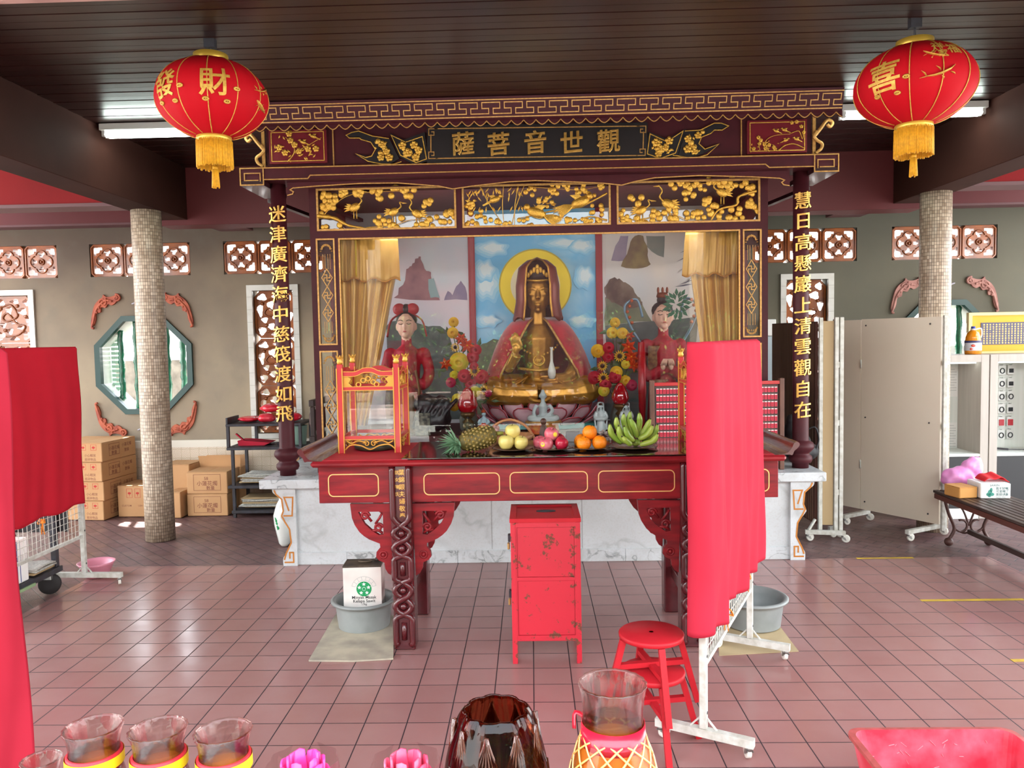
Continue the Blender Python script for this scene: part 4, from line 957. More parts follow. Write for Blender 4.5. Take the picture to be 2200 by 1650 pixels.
for k, (dx, h) in enumerate(((-.03, .10), (-.01, .12), (.012, .11), (.032, .08))): m.tube([P3(-.205+dx, -.255, 1.74), P3(-.205+dx*1.2, -.27, 1.74+h*.6), P3(-.2+dx*1.1, -.262, 1.74+h)], [.013, .012, .009], 7)
m.tube([P3(-.17, -.25, 1.70), P3(-.15, -.27, 1.74), P3(-.16, -.275, 1.78)], [.014, .012, .009], 7)
for k in range(4): m.tube([P3(.09-.02*k, -.30, 1.445), P3(.06-.02*k, -.335, 1.45), P3(.08-.018*k, -.345, 1.47)], [.013, .012, .009], 7)
m.tube([P3(.14, -.30, 1.45), P3(.145, -.33, 1.48)], [.014, .010], 7)
fused(m, .0085, 2, sgold).build('body', None, st)
m = MB()
for s in (-1, 1):
    for k in range(7):
        a = .15+k*.12; m.tube(cat([P3(s*(.10+.03*k), -.25+.01*k, 1.46-.01*k), P3(s*(.26+.03*k), -.36+.02*k, 1.36-.012*k), P3(s*(.42+.012*k), -.34+.03*k, 1.26+.004*k)], 4), .011, 6)
m.tube(cat([P3(-.2, -.25, 1.34), P3(-.08, -.40, 1.27), P3(0, -.42, 1.25), P3(.08, -.40, 1.27), P3(.2, -.25, 1.34)], 5), .016, 6)
m.build('robe_folds', sgold, st)
m = MB(); m.tube([P3(.05*cos(a), -.17-.003, 1.60+.045*sin(a)) for a in [k*2*pi/20 for k in range(20)]], .012, 6, closed=True); m.ball(P3(0, -.165, 1.60), (.035, .02, .032))
for k in range(14): a = -1.1+k*.17; m.ball(P3(.19*sin(a), -.165*cos(a)-.01, 1.76-.11*cos(a*1.2)), .013, 6, 5)
m.tube(cat([P3(-.18, -.1, 1.53), P3(0, -.178, 1.51), P3(.18, -.1, 1.53)], 6), .016, 6); m.build('necklace', goldl, st)
def hood(u, v):
    a = (u-.5)*2*pi*.80+pi/2; z = 2.53-.56*v**1.0
    r = .19*min(1, (v*6)**.5)*(.78+.22*min(1, v*2.2))+.03*max(0, v-.7)/.3
    return P3(cos(a)*r, -.02+sin(a)*r*.95+.0*v, z+(.02*cos(u*40) if v > .97 else 0))
m = MB(); m.grid(hood, 40, 18, thick=.01); hd = m.build('hood', hoodm, st)
for uu in (0, 1): MB().tube([hood(uu, i/18)+Vector((0, -.004, 0)) for i in range(19)], .009, 6).build('gilt_hem', sgold, hd)
m = MB(); m.ball(P3(0, -.04, 2.37), (.10, .10, .07)); m.build('hair', M('statue_hair', 0x2A1A16, .5), st)
m = MB()
for k in range(-3, 4): m.ball(P3(k*.028, -.125+.006*abs(k), 2.37+.02*(3-abs(k))), (.02, .014, .035-.003*abs(k)), 8, 6)
m.ball(P3(0, -.14, 2.40), (.018, .014, .03)); m.tube(cat([P3(-.11, -.09, 2.325), P3(0, -.142, 2.315), P3(.11, -.09, 2.325)], 5), .011, 6); m.build('diadem', goldl, st)
def cape(u, v):
    op = .05+.11*v; a = -pi/2+2*pi*(op+(1-2*op)*u); z = 1.98-.70*v
    r = .15+.34*min(1, v*1.45)**.5; r *= 1+.03*sin(u*36)*v
    return P3(cos(a)*r*.98, sin(a)*r*.70+.03, z-.05*v*(1-abs(2*u-1)))
m = MB(); m.grid(cape, 72, 18, thick=.012); cp = m.build('cape', velvet, st)
for uu in (0, 1): MB().tube([cape(uu, i/18)+Vector((0, -.006, .002)) for i in range(19)], .011, 6).build('gold_braid', goldp, cp)
m = MB(); m.lathe([(.022, 1.44), (.034, 1.47), (.036, 1.51), (.022, 1.56), (.012, 1.60), (.011, 1.70), (.016, 1.72)], P3(.11, -.33, 0), 16); m.build('vase', M('white_jade', 0xD8DCD0, .2), st)
# lotus throne
petm = M('lotus_petal', 0xDDBAC0, .45, var=(9, .8, 0xC98A98)); petr = M('petal_red_edge', 0xA83A44, .45)
m = MB(); m.lathe([(.30, ZP), (.44, ZP+.02), (.40, ZP+.08), (.38, 1.16), (.46, 1.24), (.40, 1.26)], P3(0, 0, 0), 32, sy=.70); th = m.build('lotus_throne', M('throne_green', 0x2A4A44, .4), st)
def petal(mbp, mbe, a, r0, z0, h, w, out):
    c, s = cos(a), sin(a); B = Vector((CX+r0*c, CYs+r0*s*.70, z0)); o = Vector((c, s*.9, 0)).normalized(); sd = Vector((-s, c, 0))
    def fn(u, v):
        ww = w*(sin(pi*min(.999, .12+.88*(1-v)**.75)))**.8 if v > .02 else w*.55
        x = (u-.5)*2; return B+sd*(x*ww)+o*(out*v**.7-.03*x*x*(1-v)-out*.25*max(0, v-.6))+Vector((0, 0, h*v))
    mbp.grid(fn, 8, 8, thick=.010)
    mbe.tube([fn(0, i/8)+o*.004 for i in range(9)]+[fn(1, 1-i/8)+o*.004 for i in range(9)], .006, 5)
for ring_, n, r0, z0, h, w, out, ph in ((0, 12, .40, 1.05, .21, .105, .10, 0), (1, 12, .41, 1.02, .17, .10, .16, .26), (2, 12, .40, ZP+.01, .10, .10, .20, 0)):
    for k in range(n):
        a = ph+2*pi*k/n
        if sin(a) > .55: continue
        mp = MB(); me_ = MB(); petal(mp, me_, a, r0, z0, h, w, out)
        o = len(mp.f); mp.mats = [petm, petr]; mp.cur = 1; mp.add(me_.v, me_.f, True); mp.build('petal', None, th)
MB().lathe([(.50, ZP), (.56, ZP+.012), (.50, ZP+.045)], P3(0, 0, 0), 36, sy=.70).build('turquoise_rim', M('rim_turquoise', 0x3AA6A0, .4), th)

# --- standing attendants
skinp = M('painted_face', 0xD9AE98, .35); hairm = M('black_hair', 0x1E1516, .4); robr = M('attendant_red', 0xA8162A, .6, var=(14, .6, 0x7E1020))
brocade = M('attendant_brocade', 0x8A6A4A, .5, var=(30, .9, 0x5E3A30)); ribb = M('attendant_ribbon', 0x7FA4BC, .4)
def attendant(px, py, Y, label, male):
    q = at(px, py, Y=Y); hz = q.z; X0 = q.x; z0 = ZP+.008; t = thing('attendant_statue', label, 'statue', (X0, Y, z0))
    p = lambda x, y, z: Vector((X0+x, Y+y, z))
    m = MB()
    m.tube([p(0, .02, z0), p(0, .02, z0+.35), p(0, 0, hz-.55), p(0, 0, hz-.32), p(0, 0, hz-.22), p(0, 0, hz-.17)], [.21, .18, .15, .175, .15, .06], 14, flat=.7)
    for s in (-1, 1):
        m.ball(p(.15*s, 0, hz-.255), (.065, .065, .06))
        m.tube(cat([p(.165*s, 0, hz-.27), p(.20*s, -.02, hz-.43), p(.15*s, -.13, hz-.53), p(.03*s, -.17, hz-.46)], 4), [.052]*5+[.055]*4+[.05]*4, 9)
    m.tube([p(0, -.01, hz-.2), p(0, -.015, hz-.06)], [.05, .045], 10)
    fused(m, .012, 2, robr).build('robe', None, t)
    m = MB(); m.ball(p(0, -.015, hz), (.085, .088, .115)); m.ball(p(0, -.100, hz-.01), (.012, .018, .03)); m.ball(p(0, -.088, hz-.052), (.024, .012, .008)); m.ball(p(0, -.07, hz-.088), (.03, .03, .025))
    for s in (-1, 1): m.ball(p(.085*s, .005, hz-.01), (.012, .022, .035)); m.ball(p(.035*s, -.083, hz+.015), (.022, .012, .009))
    m.tube([p(0, -.01, hz-.18), p(0, -.02, hz-.07)], .045, 10)
    fused(m, .006, 2, skinp).build('head', None, t)
    m = MB(); m.ball(p(0, .03, hz+.055), (.098, .09, .085)); m.ball(p(0, .02, hz+.15), (.05, .05, .05)); m.build('hair', hairm, t)
    m = MB()
    for s in (-1, 1): m.tube(cat([p(.018*s, -.098, hz+.017), p(.038*s, -.097, hz+.013), p(.056*s, -.088, hz+.018)], 3), .0028, 5); m.tube(cat([p(.015*s, -.098, hz+.042), p(.038*s, -.098, hz+.05), p(.062*s, -.086, hz+.042)], 3), .003, 5)
    m.build('painted_brows', hairm, t)
    MB().ball(p(0, -.101, hz-.052), (.017, .006, .006)).build('lips', M('painted_lips', 0xB04A48, .4), t)
    m = MB()
    for s in (-1, 1):
        m.ball(p(.035*s, -.205, hz-.44), (.022, .03, .035))
        for k in range(4): m.tube([p(.035*s-.014*s*(k-1.5), -.225, hz-.43), p(.03*s-.012*s*(k-1.5), -.245, hz-.40), p(.02*s-.01*s*(k-1.5), -.24, hz-.375)], [.009, .008, .006], 6)
        m.tube([p(.02*s, -.21, hz-.43), p(.008*s, -.235, hz-.40)], [.010, .007], 6)
    m.build('hands', skinp, t)
    if male:
        m = MB(); m.lathe([(.03, hz+.15), (.055, hz+.18), (.045, hz+.215), (.0, hz+.22)], p(0, .02, 0), 12)
        for s in (-1, 0, 1): m.ball(p(.04*s, .0, hz+.235), (.012, .012, .03))
        m.build('topknot_crown', M('crown_brown', 0x7A3A22, .4, .3), t)
        m = MB()
        for s in (-1, 1): m.tube(cat([p(.16*s, .08, hz-.28), p(.28*s, .09, hz-.08), p(.33*s, .1, hz+.1), p(.22*s, .1, hz+.16), p(.17*s, .08, hz+.0)], 6), .03, 8, flat=.35)
        m.build('blue_sash', ribb, t)
        m = MB()
        for s in (-1, 1):
            for k in range(5): m.ball(p(s*(.31-.02*abs(k-2)), .06, hz-.05+.05*k), .016, 6, 5)
        m.build('sash_studs', M('stud_orange', 0xB5552A, .4), t)
        m = MB(); m.grid(lambda u, v: p(-.15+.19*u, -.13+.05*abs(u-.5)+.02*v, hz-.26-.24*v), 8, 6, thick=.012); m.build('jacket', brocade, t)
        m = MB(); m.grid(lambda u, v: p(-.12+.14*u, -.15+.03*abs(u-.5)+.02*v, hz-.56-.30*v), 8, 6, thick=.012); m.build('apron', M('apron_cream', 0xB89A7E, .6, var=(40, .9, 0x8A5A44)), t)
        m = MB()
        for k in range(26): a = k*2.4; r = .075*(k/26)**.5; leafp(m, X0+.11+cos(a)*r, hz+.10+sin(a)*r*1.2, a, .07, Y-.06-.002*k, .5)
        m.build('green_plume', M('plume_green', 0x2E6A4E, .5), t)
        m = MB(); m.tube([p(.16, -.2, hz-.35), p(.17, -.22, hz-.55)], .03, 8)
        for k in range(12): m.tube([p(.14+.006*k, -.21, hz-.55), p(.125+.009*k, -.21, hz-.85)], .005, 5)
        m.build('red_tassel', M('tassel_red', 0xB5202E, .6), t)
    else:
        m = MB()
        for s in (-1, 1): m.ball(p(.06*s, .0, hz+.15), (.06, .03, .055)); m.tube(cat([p(.03*s, .0, hz+.12), p(.14*s, .02, hz+.05), p(.18*s, .02, hz-.1)], 5), .02, 8, flat=.4)
        m.build('hair_bow', M('bow_red', 0xA02026, .5), t)
        m = MB(); m.tube(cat([p(.1, -.18, hz-.4), p(.13, -.19, hz-.6), p(.09, -.18, hz-.82)], 6), .03, 8, flat=.4); m.build('sash', M('sash_gold', 0x7A5A36, .6), t)
attendant(873, 700, 2.92, 'standing attendant statue in red with a hair bow beside left curtain', False)
attendant(1424, 680, 2.92, 'standing attendant statue with blue sash and green plume beside right curtain', True)

# --- red lamps and flower arrangements
rubyg = M('ruby_glass', 0xB0101C, .08, coat=1, spec=.8, var=(6, .5, 0x8A0A14)); brassd = M('dark_brass', 0x6A5232, .35, .7)
def lamp(px, top, bot, Y, label):
    a = at(px, top, Y=Y); b = at(px, bot, Y=Y); h = a.z-b.z; r = h*.40; t = thing('altar_lamp', label, 'lamp', (a.x, Y, ZP), 'red glass altar lamps')
    m = MB(); m.lathe([(r*.35, b.z), (r*.8, b.z+h*.1), (r, b.z+h*.32), (r*.86, b.z+h*.55), (r*.5, b.z+h*.85), (r*.2, a.z)], (a.x, Y, 0), 24); m.build('lamp_bulb', rubyg, t)
    m = MB(); m.lathe([(r*.75, ZP), (r*.8, ZP+.02), (r*.35, ZP+.05), (r*.28, b.z-.10), (r*.6, b.z-.075), (r*.3, b.z-.05), (r*.7, b.z-.02), (r*.75, b.z), (r*.6, b.z+.012)], (a.x, Y, 0), 20); m.build('lamp_stand', brassd, t)
lamp(1004, 832, 888, 2.46, 'red glass altar lamp on a brass stand left of the lotus throne')
lamp(1332, 822, 870, 2.47, 'red glass altar lamp on a brass stand right of the lotus throne')
pet_red = M('rose_red', 0xB5122C, .6, var=(20, .6, 0x860A20)); pet_yel = M('rose_yellow', 0xDFB524, .6, var=(20, .6, 0xC98A1C)); pet_or = M('lily_orange', 0xD9501E, .6, var=(20, .7, 0xB0301A)); pet_pk = M('bud_magenta', 0xA81E48, .6); pet_lem = M('peony_lemon', 0xC9C42E, .6, var=(20, .6, 0xE0A030))
grn = M('flower_leaf', 0x3E5A2A, .55, var=(20, .7, 0x2A4422)); blk = M('sunflower_centre', 0x2A1A10, .8)
def rose(m, c, r, seed):
    q = random.Random(seed)
    for lay in range(4):
        for k in range(5):
            a = k*1.2566+lay*.6; rr = r*(.25+.25*lay); tilt = .25+.32*lay
            B = Vector(c)+Vector((0, -r*.3*(3-lay)/3, 0))
            def fn(u, v):
                t = a+(u-.5)*1.5; d = rr*(v**.6); return B+Vector((cos(t)*d, -r*.55*(1-tilt)*v-.1*r*q.random()*0, sin(t)*d))+Vector((0, r*.15*(lay)*v*v, 0))
            m.grid(fn, 4, 3)
def flower(t, px, py, Y, r, kind, seed):
    c = at(px, py, Y=Y); m = MB()
    if kind == 's':
        m.mat(pet_yel)
        for k in range(14): a = k*.449; leafp(m, c.x+cos(a)*r*.35, c.z+sin(a)*r*.35, a, r*.75, Y-.01, .35)
        m.mat(blk); m.ball((c.x, Y-.012, c.z), (r*.4, r*.2, r*.4), 9, 6)
    elif kind == 'l':
        m.mat(pet_or)
        for k in range(6): a = k*1.047+seed; leafp(m, c.x, c.z, a, r*1.2, Y-.02, .5, .03)
        m.mat(pet_yel); m.ball((c.x, Y-.02, c.z), r*.15, 6, 5)
    else:
        m.mat({'r': pet_red, 'y': pet_yel, 'p': pet_pk, 'm': pet_lem, 'o': pet_or}[kind]); rose(m, (c.x, Y, c.z), r, seed)
    m.build({'s': 'sunflower', 'l': 'lily'}.get(kind, 'rose'), None, t)
def bouquet(px, base, Y, L, leaves, label):
    b = at(px, base, Y=Y+.06); t = thing('flower_arrangement', label, 'flowers', (b.x, Y+.06, ZP), 'artificial flowers beside the large statue')
    m = MB(); m.lathe([(.05, ZP), (.075, ZP+.03), (.08, ZP+.12), (.05, ZP+.22), (.06, ZP+.25)], (b.x, Y+.06, 0), 20); m.build('flower_vase', M('grey_green_vase', 0x6E746A, .3), t)
    m = MB(); q = random.Random(px)
    for k, (x, y, r, kd) in enumerate(L):
        c = at(x, y, Y=Y-.02*(k % 3)); m.tube(cat([(b.x, Y+.06, ZP+.2), ((b.x+c.x)/2, Y+.03, (ZP+.3+c.z)/2), (c.x, c.y+.012, c.z)], 4), .004, 5)
        flower(t, x, y, Y-.02*(k % 3), r, kd, k)
    for k in range(leaves):
        x, y, r, kd = q.choice(L); c = at(x+q.uniform(-16, 16), y+q.uniform(-5, 22), Y=Y+.03); leafp(m, c.x, c.z, q.uniform(0, 6.3), q.uniform(.05, .1), Y+.03, .4)
    m.build('stems_and_leaves', grn, t)
bouquet(1006, 880, 2.59, [(974, 692, .045, 'y'), (972, 715, .05, 'y'), (991, 728, .05, 'l'), (1004, 742, .06, 'l'), (1022, 752, .05, 'r'), (985, 778, .085, 'm'), (958, 782, .05, 'l'), (1015, 768, .055, 'r'), (1018, 788, .04, 'r'), (978, 746, .04, 's'), (1020, 797, .05, 's'), (997, 808, .06, 'r'), (1010, 824, .05, 'r'), (968, 822, .045, 'p'), (1034, 810, .065, 'r'), (975, 806, .04, 'm'), (1040, 838, .045, 's'), (1048, 845, .035, 'p'), (975, 872, .05, 'y'), (982, 858, .05, 'm'), (1020, 842, .05, 'm')], 60, 'artificial red and yellow flowers left of the large statue')
bouquet(1330, 870, 2.59, [(1322, 693, .045, 'y'), (1316, 715, .05, 'y'), (1338, 716, .05, 'y'), (1352, 722, .04, 'l'), (1285, 754, .06, 'y'), (1308, 747, .05, 'r'), (1307, 767, .055, 'r'), (1331, 765, .05, 's'), (1350, 745, .06, 'l'), (1356, 766, .06, 'l'), (1294, 786, .045, 's'), (1345, 783, .04, 'm'), (1362, 785, .05, 'l'), (1325, 800, .055, 'y'), (1322, 810, .055, 'r'), (1278, 812, .06, 'r'), (1296, 812, .05, 's'), (1300, 824, .05, 'r'), (1344, 818, .05, 'y'), (1358, 828, .05, 'p'), (1298, 840, .05, 'm'), (1305, 828, .04, 'r')], 60, 'artificial red and orange flowers right of the large statue')
# red candles/pillar cloth and dark drapery at the sides
m = MB(); a = at(1378, 735, Y=2.50); b = at(1380, 842, Y=2.50); m.tube([(a.x, 2.50, ZP), (b.x, 2.50, b.z), (a.x, 2.50, a.z)], [.02, .035, .03], 14); tag(m.build('red_candle', M('candle_red', 0xA8121E, .3)), 'tall red candle between right flowers and right attendant', 'candle')
m = MB(); c = at(931, 880, Y=2.62)
m.ball((c.x, 2.56, ZP+.13), (.17, .09, .12)); m.ball((c.x-.06, 2.56, ZP+.26), (.11, .09, .09)); m.ball((c.x+.08, 2.56, ZP+.22), (.08, .08, .12)); m.ball((c.x, 2.52, ZP+.11), (.15, .07, .09))
for k in range(5): m.tube(cat([(c.x-.16+.06*k, 2.50, ZP+.05), (c.x-.12+.06*k, 2.48, ZP+.18), (c.x-.06+.07*k, 2.52, ZP+.30)], 4), .02, 6)
tag(fused(m, .012, 3, M('black_carving', 0x17171A, .35)).build('carved_beast', None), 'black carved beast with curling mane left of the red altar lamp', 'carving')
# --- small figures on the front of the platform
jade = M('white_porcelain', 0xC9D6D4, .18, coat=.6, var=(10, .5, 0xA8BCC0)); glaze = M('flame_glaze', 0xC03A22, .3, var=(14, .9, 0xD9A03A))
def figs(px, top, Y, H, mat_, name, label, kind):
    c = at(px, top, Y=Y); z0 = ZP; X0 = c.x; H = c.z-z0; t = thing(name, label, 'figurine', (X0, Y, z0)); p = lambda x, y, z: Vector((X0+x*H, Y+y*H, z0+z*H)); return t, p, H
# seated porcelain figure on a flame-painted stand
t, p, H = figs(1166, 836, 2.47, 0, jade, 'seated_figurine', 'seated white porcelain figurine on a flame painted stand in front of the lotus', '')
m = MB(); m.lathe([(.40, .0), (.36, .05), (.34, .20), (.40, .24), (.40, .27), (.34, .28)], (0, 0, 0), 24, sy=.7); m.v = [p(v.x, v.y, v.z) for v in m.v]; m.build('stand', glaze, t)
m = MB(); m.lathe([(.405, .235), (.415, .25), (.405, .28), (.36, .285)], (0, 0, 0), 24, sy=.7); m.v = [p(v.x, v.y, v.z) for v in m.v]; m.build('gilt_rim', goldp, t)
m = MB()
m.tube([p(0, 0, .3), p(0, 0, .45), p(0, 0, .62), p(0, 0, .72)], [.17*H, .13*H, .155*H, .06*H], 12, flat=.7); m.tube([p(0, 0, .7), p(0, 0, .8)], .05*H, 8); m.ball(p(0, 0, .855), (.075*H, .075*H, .095*H)); m.ball(p(0, .01, .95), (.045*H, .045*H, .045*H)); m.ball(p(0, -.075, .85), (.012*H, .012*H, .022*H))
for s in (-1, 1):
    m.tube(cat([p(.08*s, 0, .34), p(.30*s, -.06, .35), p(.2*s, -.16, .33), p(0, -.18, .33)], 4), .075*H, 8); m.tube(cat([p(.14*s, 0, .64), p(.21*s, -.04, .5), p((.19 if s < 0 else .05)*s, -.15, .38), p((.18 if s < 0 else -.02)*s, -.18, .34)], 4), .045*H, 8); m.ball(p(.078*s, .005, .84), (.015*H, .02*H, .04*H))
    m.ball(p(.03*s, -.068, .865), (.02*H, .01*H, .007*H))
fused(m, .006, 1, jade).build('body', None, t)
def standing(px, top, Y, label, mat_, cut=None):
    t, p, H = figs(px, top, Y, 0, mat_, 'standing_figurine', label, ''); m = MB()
    m.tube([p(0, 0, 0), p(0, 0, .1), p(0, 0, .35), p(0, 0, .6), p(0, 0, .74)], [.22*H, .21*H, .17*H, .16*H, .06*H], 12, flat=.75); m.tube([p(0, 0, .7), p(0, 0, .8)], .045*H, 8)
    m.ball(p(0, -.01, .83), (.065*H, .065*H, .085*H)); m.ball(p(0, -.075, .825), (.01*H, .012*H, .02*H))
    for s in (-1, 1): m.tube(cat([p(.13*s, 0, .66), p(.19*s, -.05, .5), p(.09*s, -.16, .44), p(.0, -.18, .46)], 4), .055*H, 8); m.tube(cat([p(.2*s, -.06, .42), p(.18*s, -.1, .25), p(.2*s, -.08, .1)], 4), .03*H, 6)
    def hd(u, v):
        a = (u-.5)*2*pi*.74+pi/2; r = .095*min(1, (v*5)**.5)+.06*max(0, v-.6); return p(cos(a)*r, sin(a)*r, 1-.34*v)
    m.grid(hd, 20, 8, thick=.02*H); fused(m, .005, 1, mat_).build('body', None, t)
    m = MB(); m.ball(p(0, -.03, .905), (.055*H, .05*H, .045*H)); m.build('painted_hair', M('figurine_hair', 0x4A2A1E, .4), t)
    return t, p, H
standing(1290, 862, 2.45, 'white porcelain standing figurine behind the oranges', jade)
standing(1345, 862, 2.44, 'white porcelain standing figurine behind the bananas', jade)
t, p, H = figs(1039, 880, 2.47, 0, jade, 'robed_figurine', 'small robed figurine with red skirt and red crown behind the pineapple', '')
m = MB(); m.tube([p(0, 0, .45), p(0, 0, .62), p(0, 0, .72)], [.17*H, .15*H, .06*H], 10); m.ball(p(0, 0, .82), (.09*H, .09*H, .1*H)); m.ball(p(0, -.09, .81), .015*H)
for s in (-1, 1): m.tube(cat([p(.13*s, 0, .62), p(.22*s, -.04, .48), p(.1*s, -.14, .42)], 4), .05*H, 7)
fused(m, .005, 1, M('figurine_blue', 0xA8C4CC, .25)).build('body', None, t)
m = MB(); m.lathe([(.30*H, 0), (.28*H, .1*H), (.2*H, .35*H), (.15*H, .5*H)], p(0, 0, 0), 16); m.build('skirt', glaze, t)
m = MB(); m.lathe([(.09*H, .88*H), (.10*H, .92*H), (.05*H, .96*H), (.01*H, 1.02*H)], p(0, 0, 0), 12)
for k in range(5): m.ball(p(.08*sin(k*1.26), -.08*cos(k*1.26), .95), .02*H, 6, 5)
m.build('crown', M('crown_red_gold', 0xB5502A, .35, .4), t)
t, p, H = figs(1005, 893, 2.42, 0, jade, 'court_figurine', 'small court figurine in black hat and dark green tunic below the red altar lamp', '')
m = MB(); m.tube([p(0, 0, .02), p(0, 0, .3), p(0, 0, .6), p(0, 0, .7)], [.16*H, .13*H, .17*H, .06*H], 10); m.ball(p(0, 0, .8), (.08*H, .08*H, .1*H)); m.ball(p(0, -.08, .79), .014*H)
for s in (-1, 1): m.tube(cat([p(.14*s, 0, .63), p(.24*s, -.03, .48), p(.2*s, -.06, .36)], 4), .05*H, 7)
fused(m, .005, 1, M('figurine_tunic', 0x3A4A40, .4, var=(40, .9, 0x8A7A4A))).build('body', None, t)
m = MB(); m.lathe([(.10*H, .86*H), (.09*H, .95*H), (.05*H, 1.0*H)], p(0, 0, 0), 12); m.box(p(-.2, -.01, .9), p(.2, .01, .93)); m.build('hat', blackp, t)
# carved gourd-like wooden piece, glass jar and dark board at the left end
m = MB(); c = at(912, 900, Y=2.46); m.box((c.x-.08, 2.44, ZP), (c.x+.05, 2.455, ZP+.19), .004); tag(m.build('inlaid_panel', M('inlay_black', 0x1E2A28, .3, var=(30, .9, 0x8A8A78))), 'small dark inlaid panel beside the left red framed case', 'panel')
m = MB(); c = at(888, 868, Y=2.50); m.box((c.x-.085, 2.52, ZP), (c.x+.005, 2.55, c.z+.09), .02); tag(m.build('wood_block', M('burl_wood', 0x7A5A32, .4, var=(12, .9, 0x4E361E))), 'standing piece of brown burl wood beside the left red framed case', 'wood')
# ------------------------------------------------------------------ altar table
tt = thing('altar_table', 'long carved dark red altar table in front of the shrine', 'table', (.09, .6, 0))
ZT = 1.12
m = MB(); m.box((-1.255, .215, 1.085), (1.44, 1.0, ZT), .012); m.build('tabletop', tablew, tt)
for s, x0 in ((-1, -1.255), (1, 1.44)):
    m = MB(); P = cat([(.06, ZT), (.0, 1.128), (-.03, 1.155), (-.045, 1.185), (-.065, 1.192), (-.075, 1.175), (-.062, 1.155), (-.045, 1.14), (-.035, 1.118), (-.02, ZT)], 4)
    P = [(x0-s*p.x*-1 if 0 else x0+(-s)*(-p.x)*-1, p.y) for p in P] if 0 else [(x0+(p.x if s < 0 else -p.x), p.y) for p in P]
    m.prism(P, [], 0, .78, lambda u, v, w: Vector((u, .225+w, v))); m.build('upturned_end', tabled, tt)
MB().box((-1.228, .285, .866), (1.415, .318, 1.086), .003).build('apron', tablew, tt)
inl = M('gilt_inlay', 0xE0B570, .4, .3)
for x0, y0, x1, y1 in ((706, 1019, 813, 1066), (911, 1017, 1073, 1062), (1096, 1014, 1262, 1058), (1286, 1011, 1449, 1056), (1512, 1009, 1652, 1056)):
    u0, v0, u1, v1 = R4(x0, y0, x1, y1, .285); ring(MB(), [], 0, None) if 0 else None
    m = MB(); ring(m, rrect(u0, v0, u1, v1, .028), .0055, XZ(.285), .0015); m.build('inlay_line', inl, tt)
LEG = (-.748, .918)
def leg(x, y, carved):
    m = MB(); m.box((x-.062, y, 0), (x+.062, y+.12, 1.086), .008)
    if carved:
        secs = [(1.08, .735, 'r'), (.735, .56, 't'), (.56, .405, 'l'), (.405, .215, 't'), (.215, .015, 'l')]
        for sg in (-1, 1):
            P = []
            for z1, z0, k in secs:
                n = 14
                for i in range(n):
                    t = i/n; z = z1+(z0-z1)*t
                    if k == 'r': a = 1 if t < .85 else cos((t-.85)/.15*pi/2)
                    elif k == 't': q_ = sin(2*pi*t); a = abs(q_)**.75*(1 if q_ > 0 else -1)
                    else: a = min(1, sin(pi*min(.999, t+.001))*3)**.6*(1)
                    P.append((x+sg*.048*a, y-.004-.006*(sg if k == 't' and (t < .1 or .4 < t < .6) else 0), z))
            m.tube(P, .0215, 8, flat=.9)
        for z1, z0, k in secs:
            if k == 't':
                for f in (.25, .75): m.ball((x, y-.004, z1+(z0-z1)*f), .022, 10, 7)
            if k == 'l': m.tube([(x, y-.002, z1+(z0-z1)*.25), (x, y-.004, z1+(z0-z1)*.5), (x, y-.002, z1+(z0-z1)*.75)], .017, 8)
    return m.build('leg', tabled, tt)
for x in LEG: leg(x, .262, True); leg(x, .84, False)
for x in LEG: MB().box((x-.02, .382, .24), (x+.02, .84, .31), .003).build('stretcher', tabled, tt)
def spandrel(x, s, y, rear=False):
    pts = [(752, 1083), (756, 1113), (762, 1128), (772, 1143), (782, 1152), (793, 1159), (816, 1168), (817, 1176), (809, 1186), (808, 1197), (814, 1204), (826, 1209), (828, 1222), (834, 1232), (843, 1237), (843, 1083)]
    W = [(lambda q: (q.x+.748+.0, q.z))(at(a, b, Y=.30)) for a, b in pts]; hole = [(lambda q: (q.x+.748, q.z))(at(a, b, Y=.30)) for a, b in ((769, 1100), (822, 1099), (824, 1148), (814, 1150), (800, 1141), (783, 1126))]
    f = lambda P: [(x+(p if s < 0 else -p), q) for p, q in P]
    m = MB(); T = XZ(y); m.prism(f(W), [f(hole)], -.03, 0, T)
    for cx, cy, r, sg in ((784, 1109, 10, 1), (813, 1134, 10, 1)):
        c = at(cx, cy, Y=.30); P = []
        for i in range(26): t = i*.36; rr = r*.00264*(1-.78*i/25); P.append((c.x+.748+rr*cos(t), c.z+rr*sin(t)))
        m.tube([T(u, v, -.006) for u, v in f(P)], .008, 6)
    a = [at(*p, Y=.30) for p in ((775, 1103), (798, 1121), (820, 1104), (806, 1126), (800, 1140), (822, 1146))]; a = [(q.x+.748, q.z) for q in a]
    for i in range(0, 6, 2): m.tube([T(u, v, -.008) for u, v in f([a[i], ((a[i][0]+a[i+1][0])/2+.006, (a[i][1]+a[i+1][1])/2+.006), a[i+1]])], .008, 6)
    c = at(824, 1192, Y=.30); u, v = f([(c.x+.748, c.z)])[0]; m.tube([T(*q, .0) for q in circ(u, v, .02, 16)], .006, 6, closed=True); m.ball(T(u, v, 0), .012, 8, 6)
    m.build('carved_spandrel', tablew, tt)
for x in LEG:
    for s in (-1, 1): spandrel(x, s, .30)
    for s in (-1, 1): spandrel(x, s, .86)
for k, (txt, dx) in enumerate((('信女陳氏', -.02), ('葉錦銀夫婦敬奉', .006))):
    for i, c in enumerate(txt):
        m = MB(); z = 1.045-.042*i; write(m, c, lambda u, v, w, z=z, dx=dx: Vector((-.748+dx+u, .2615-w, z+v)), .036 if k else .026, .01, 0, .004); m.build('gold_lettering', goldb, tt)
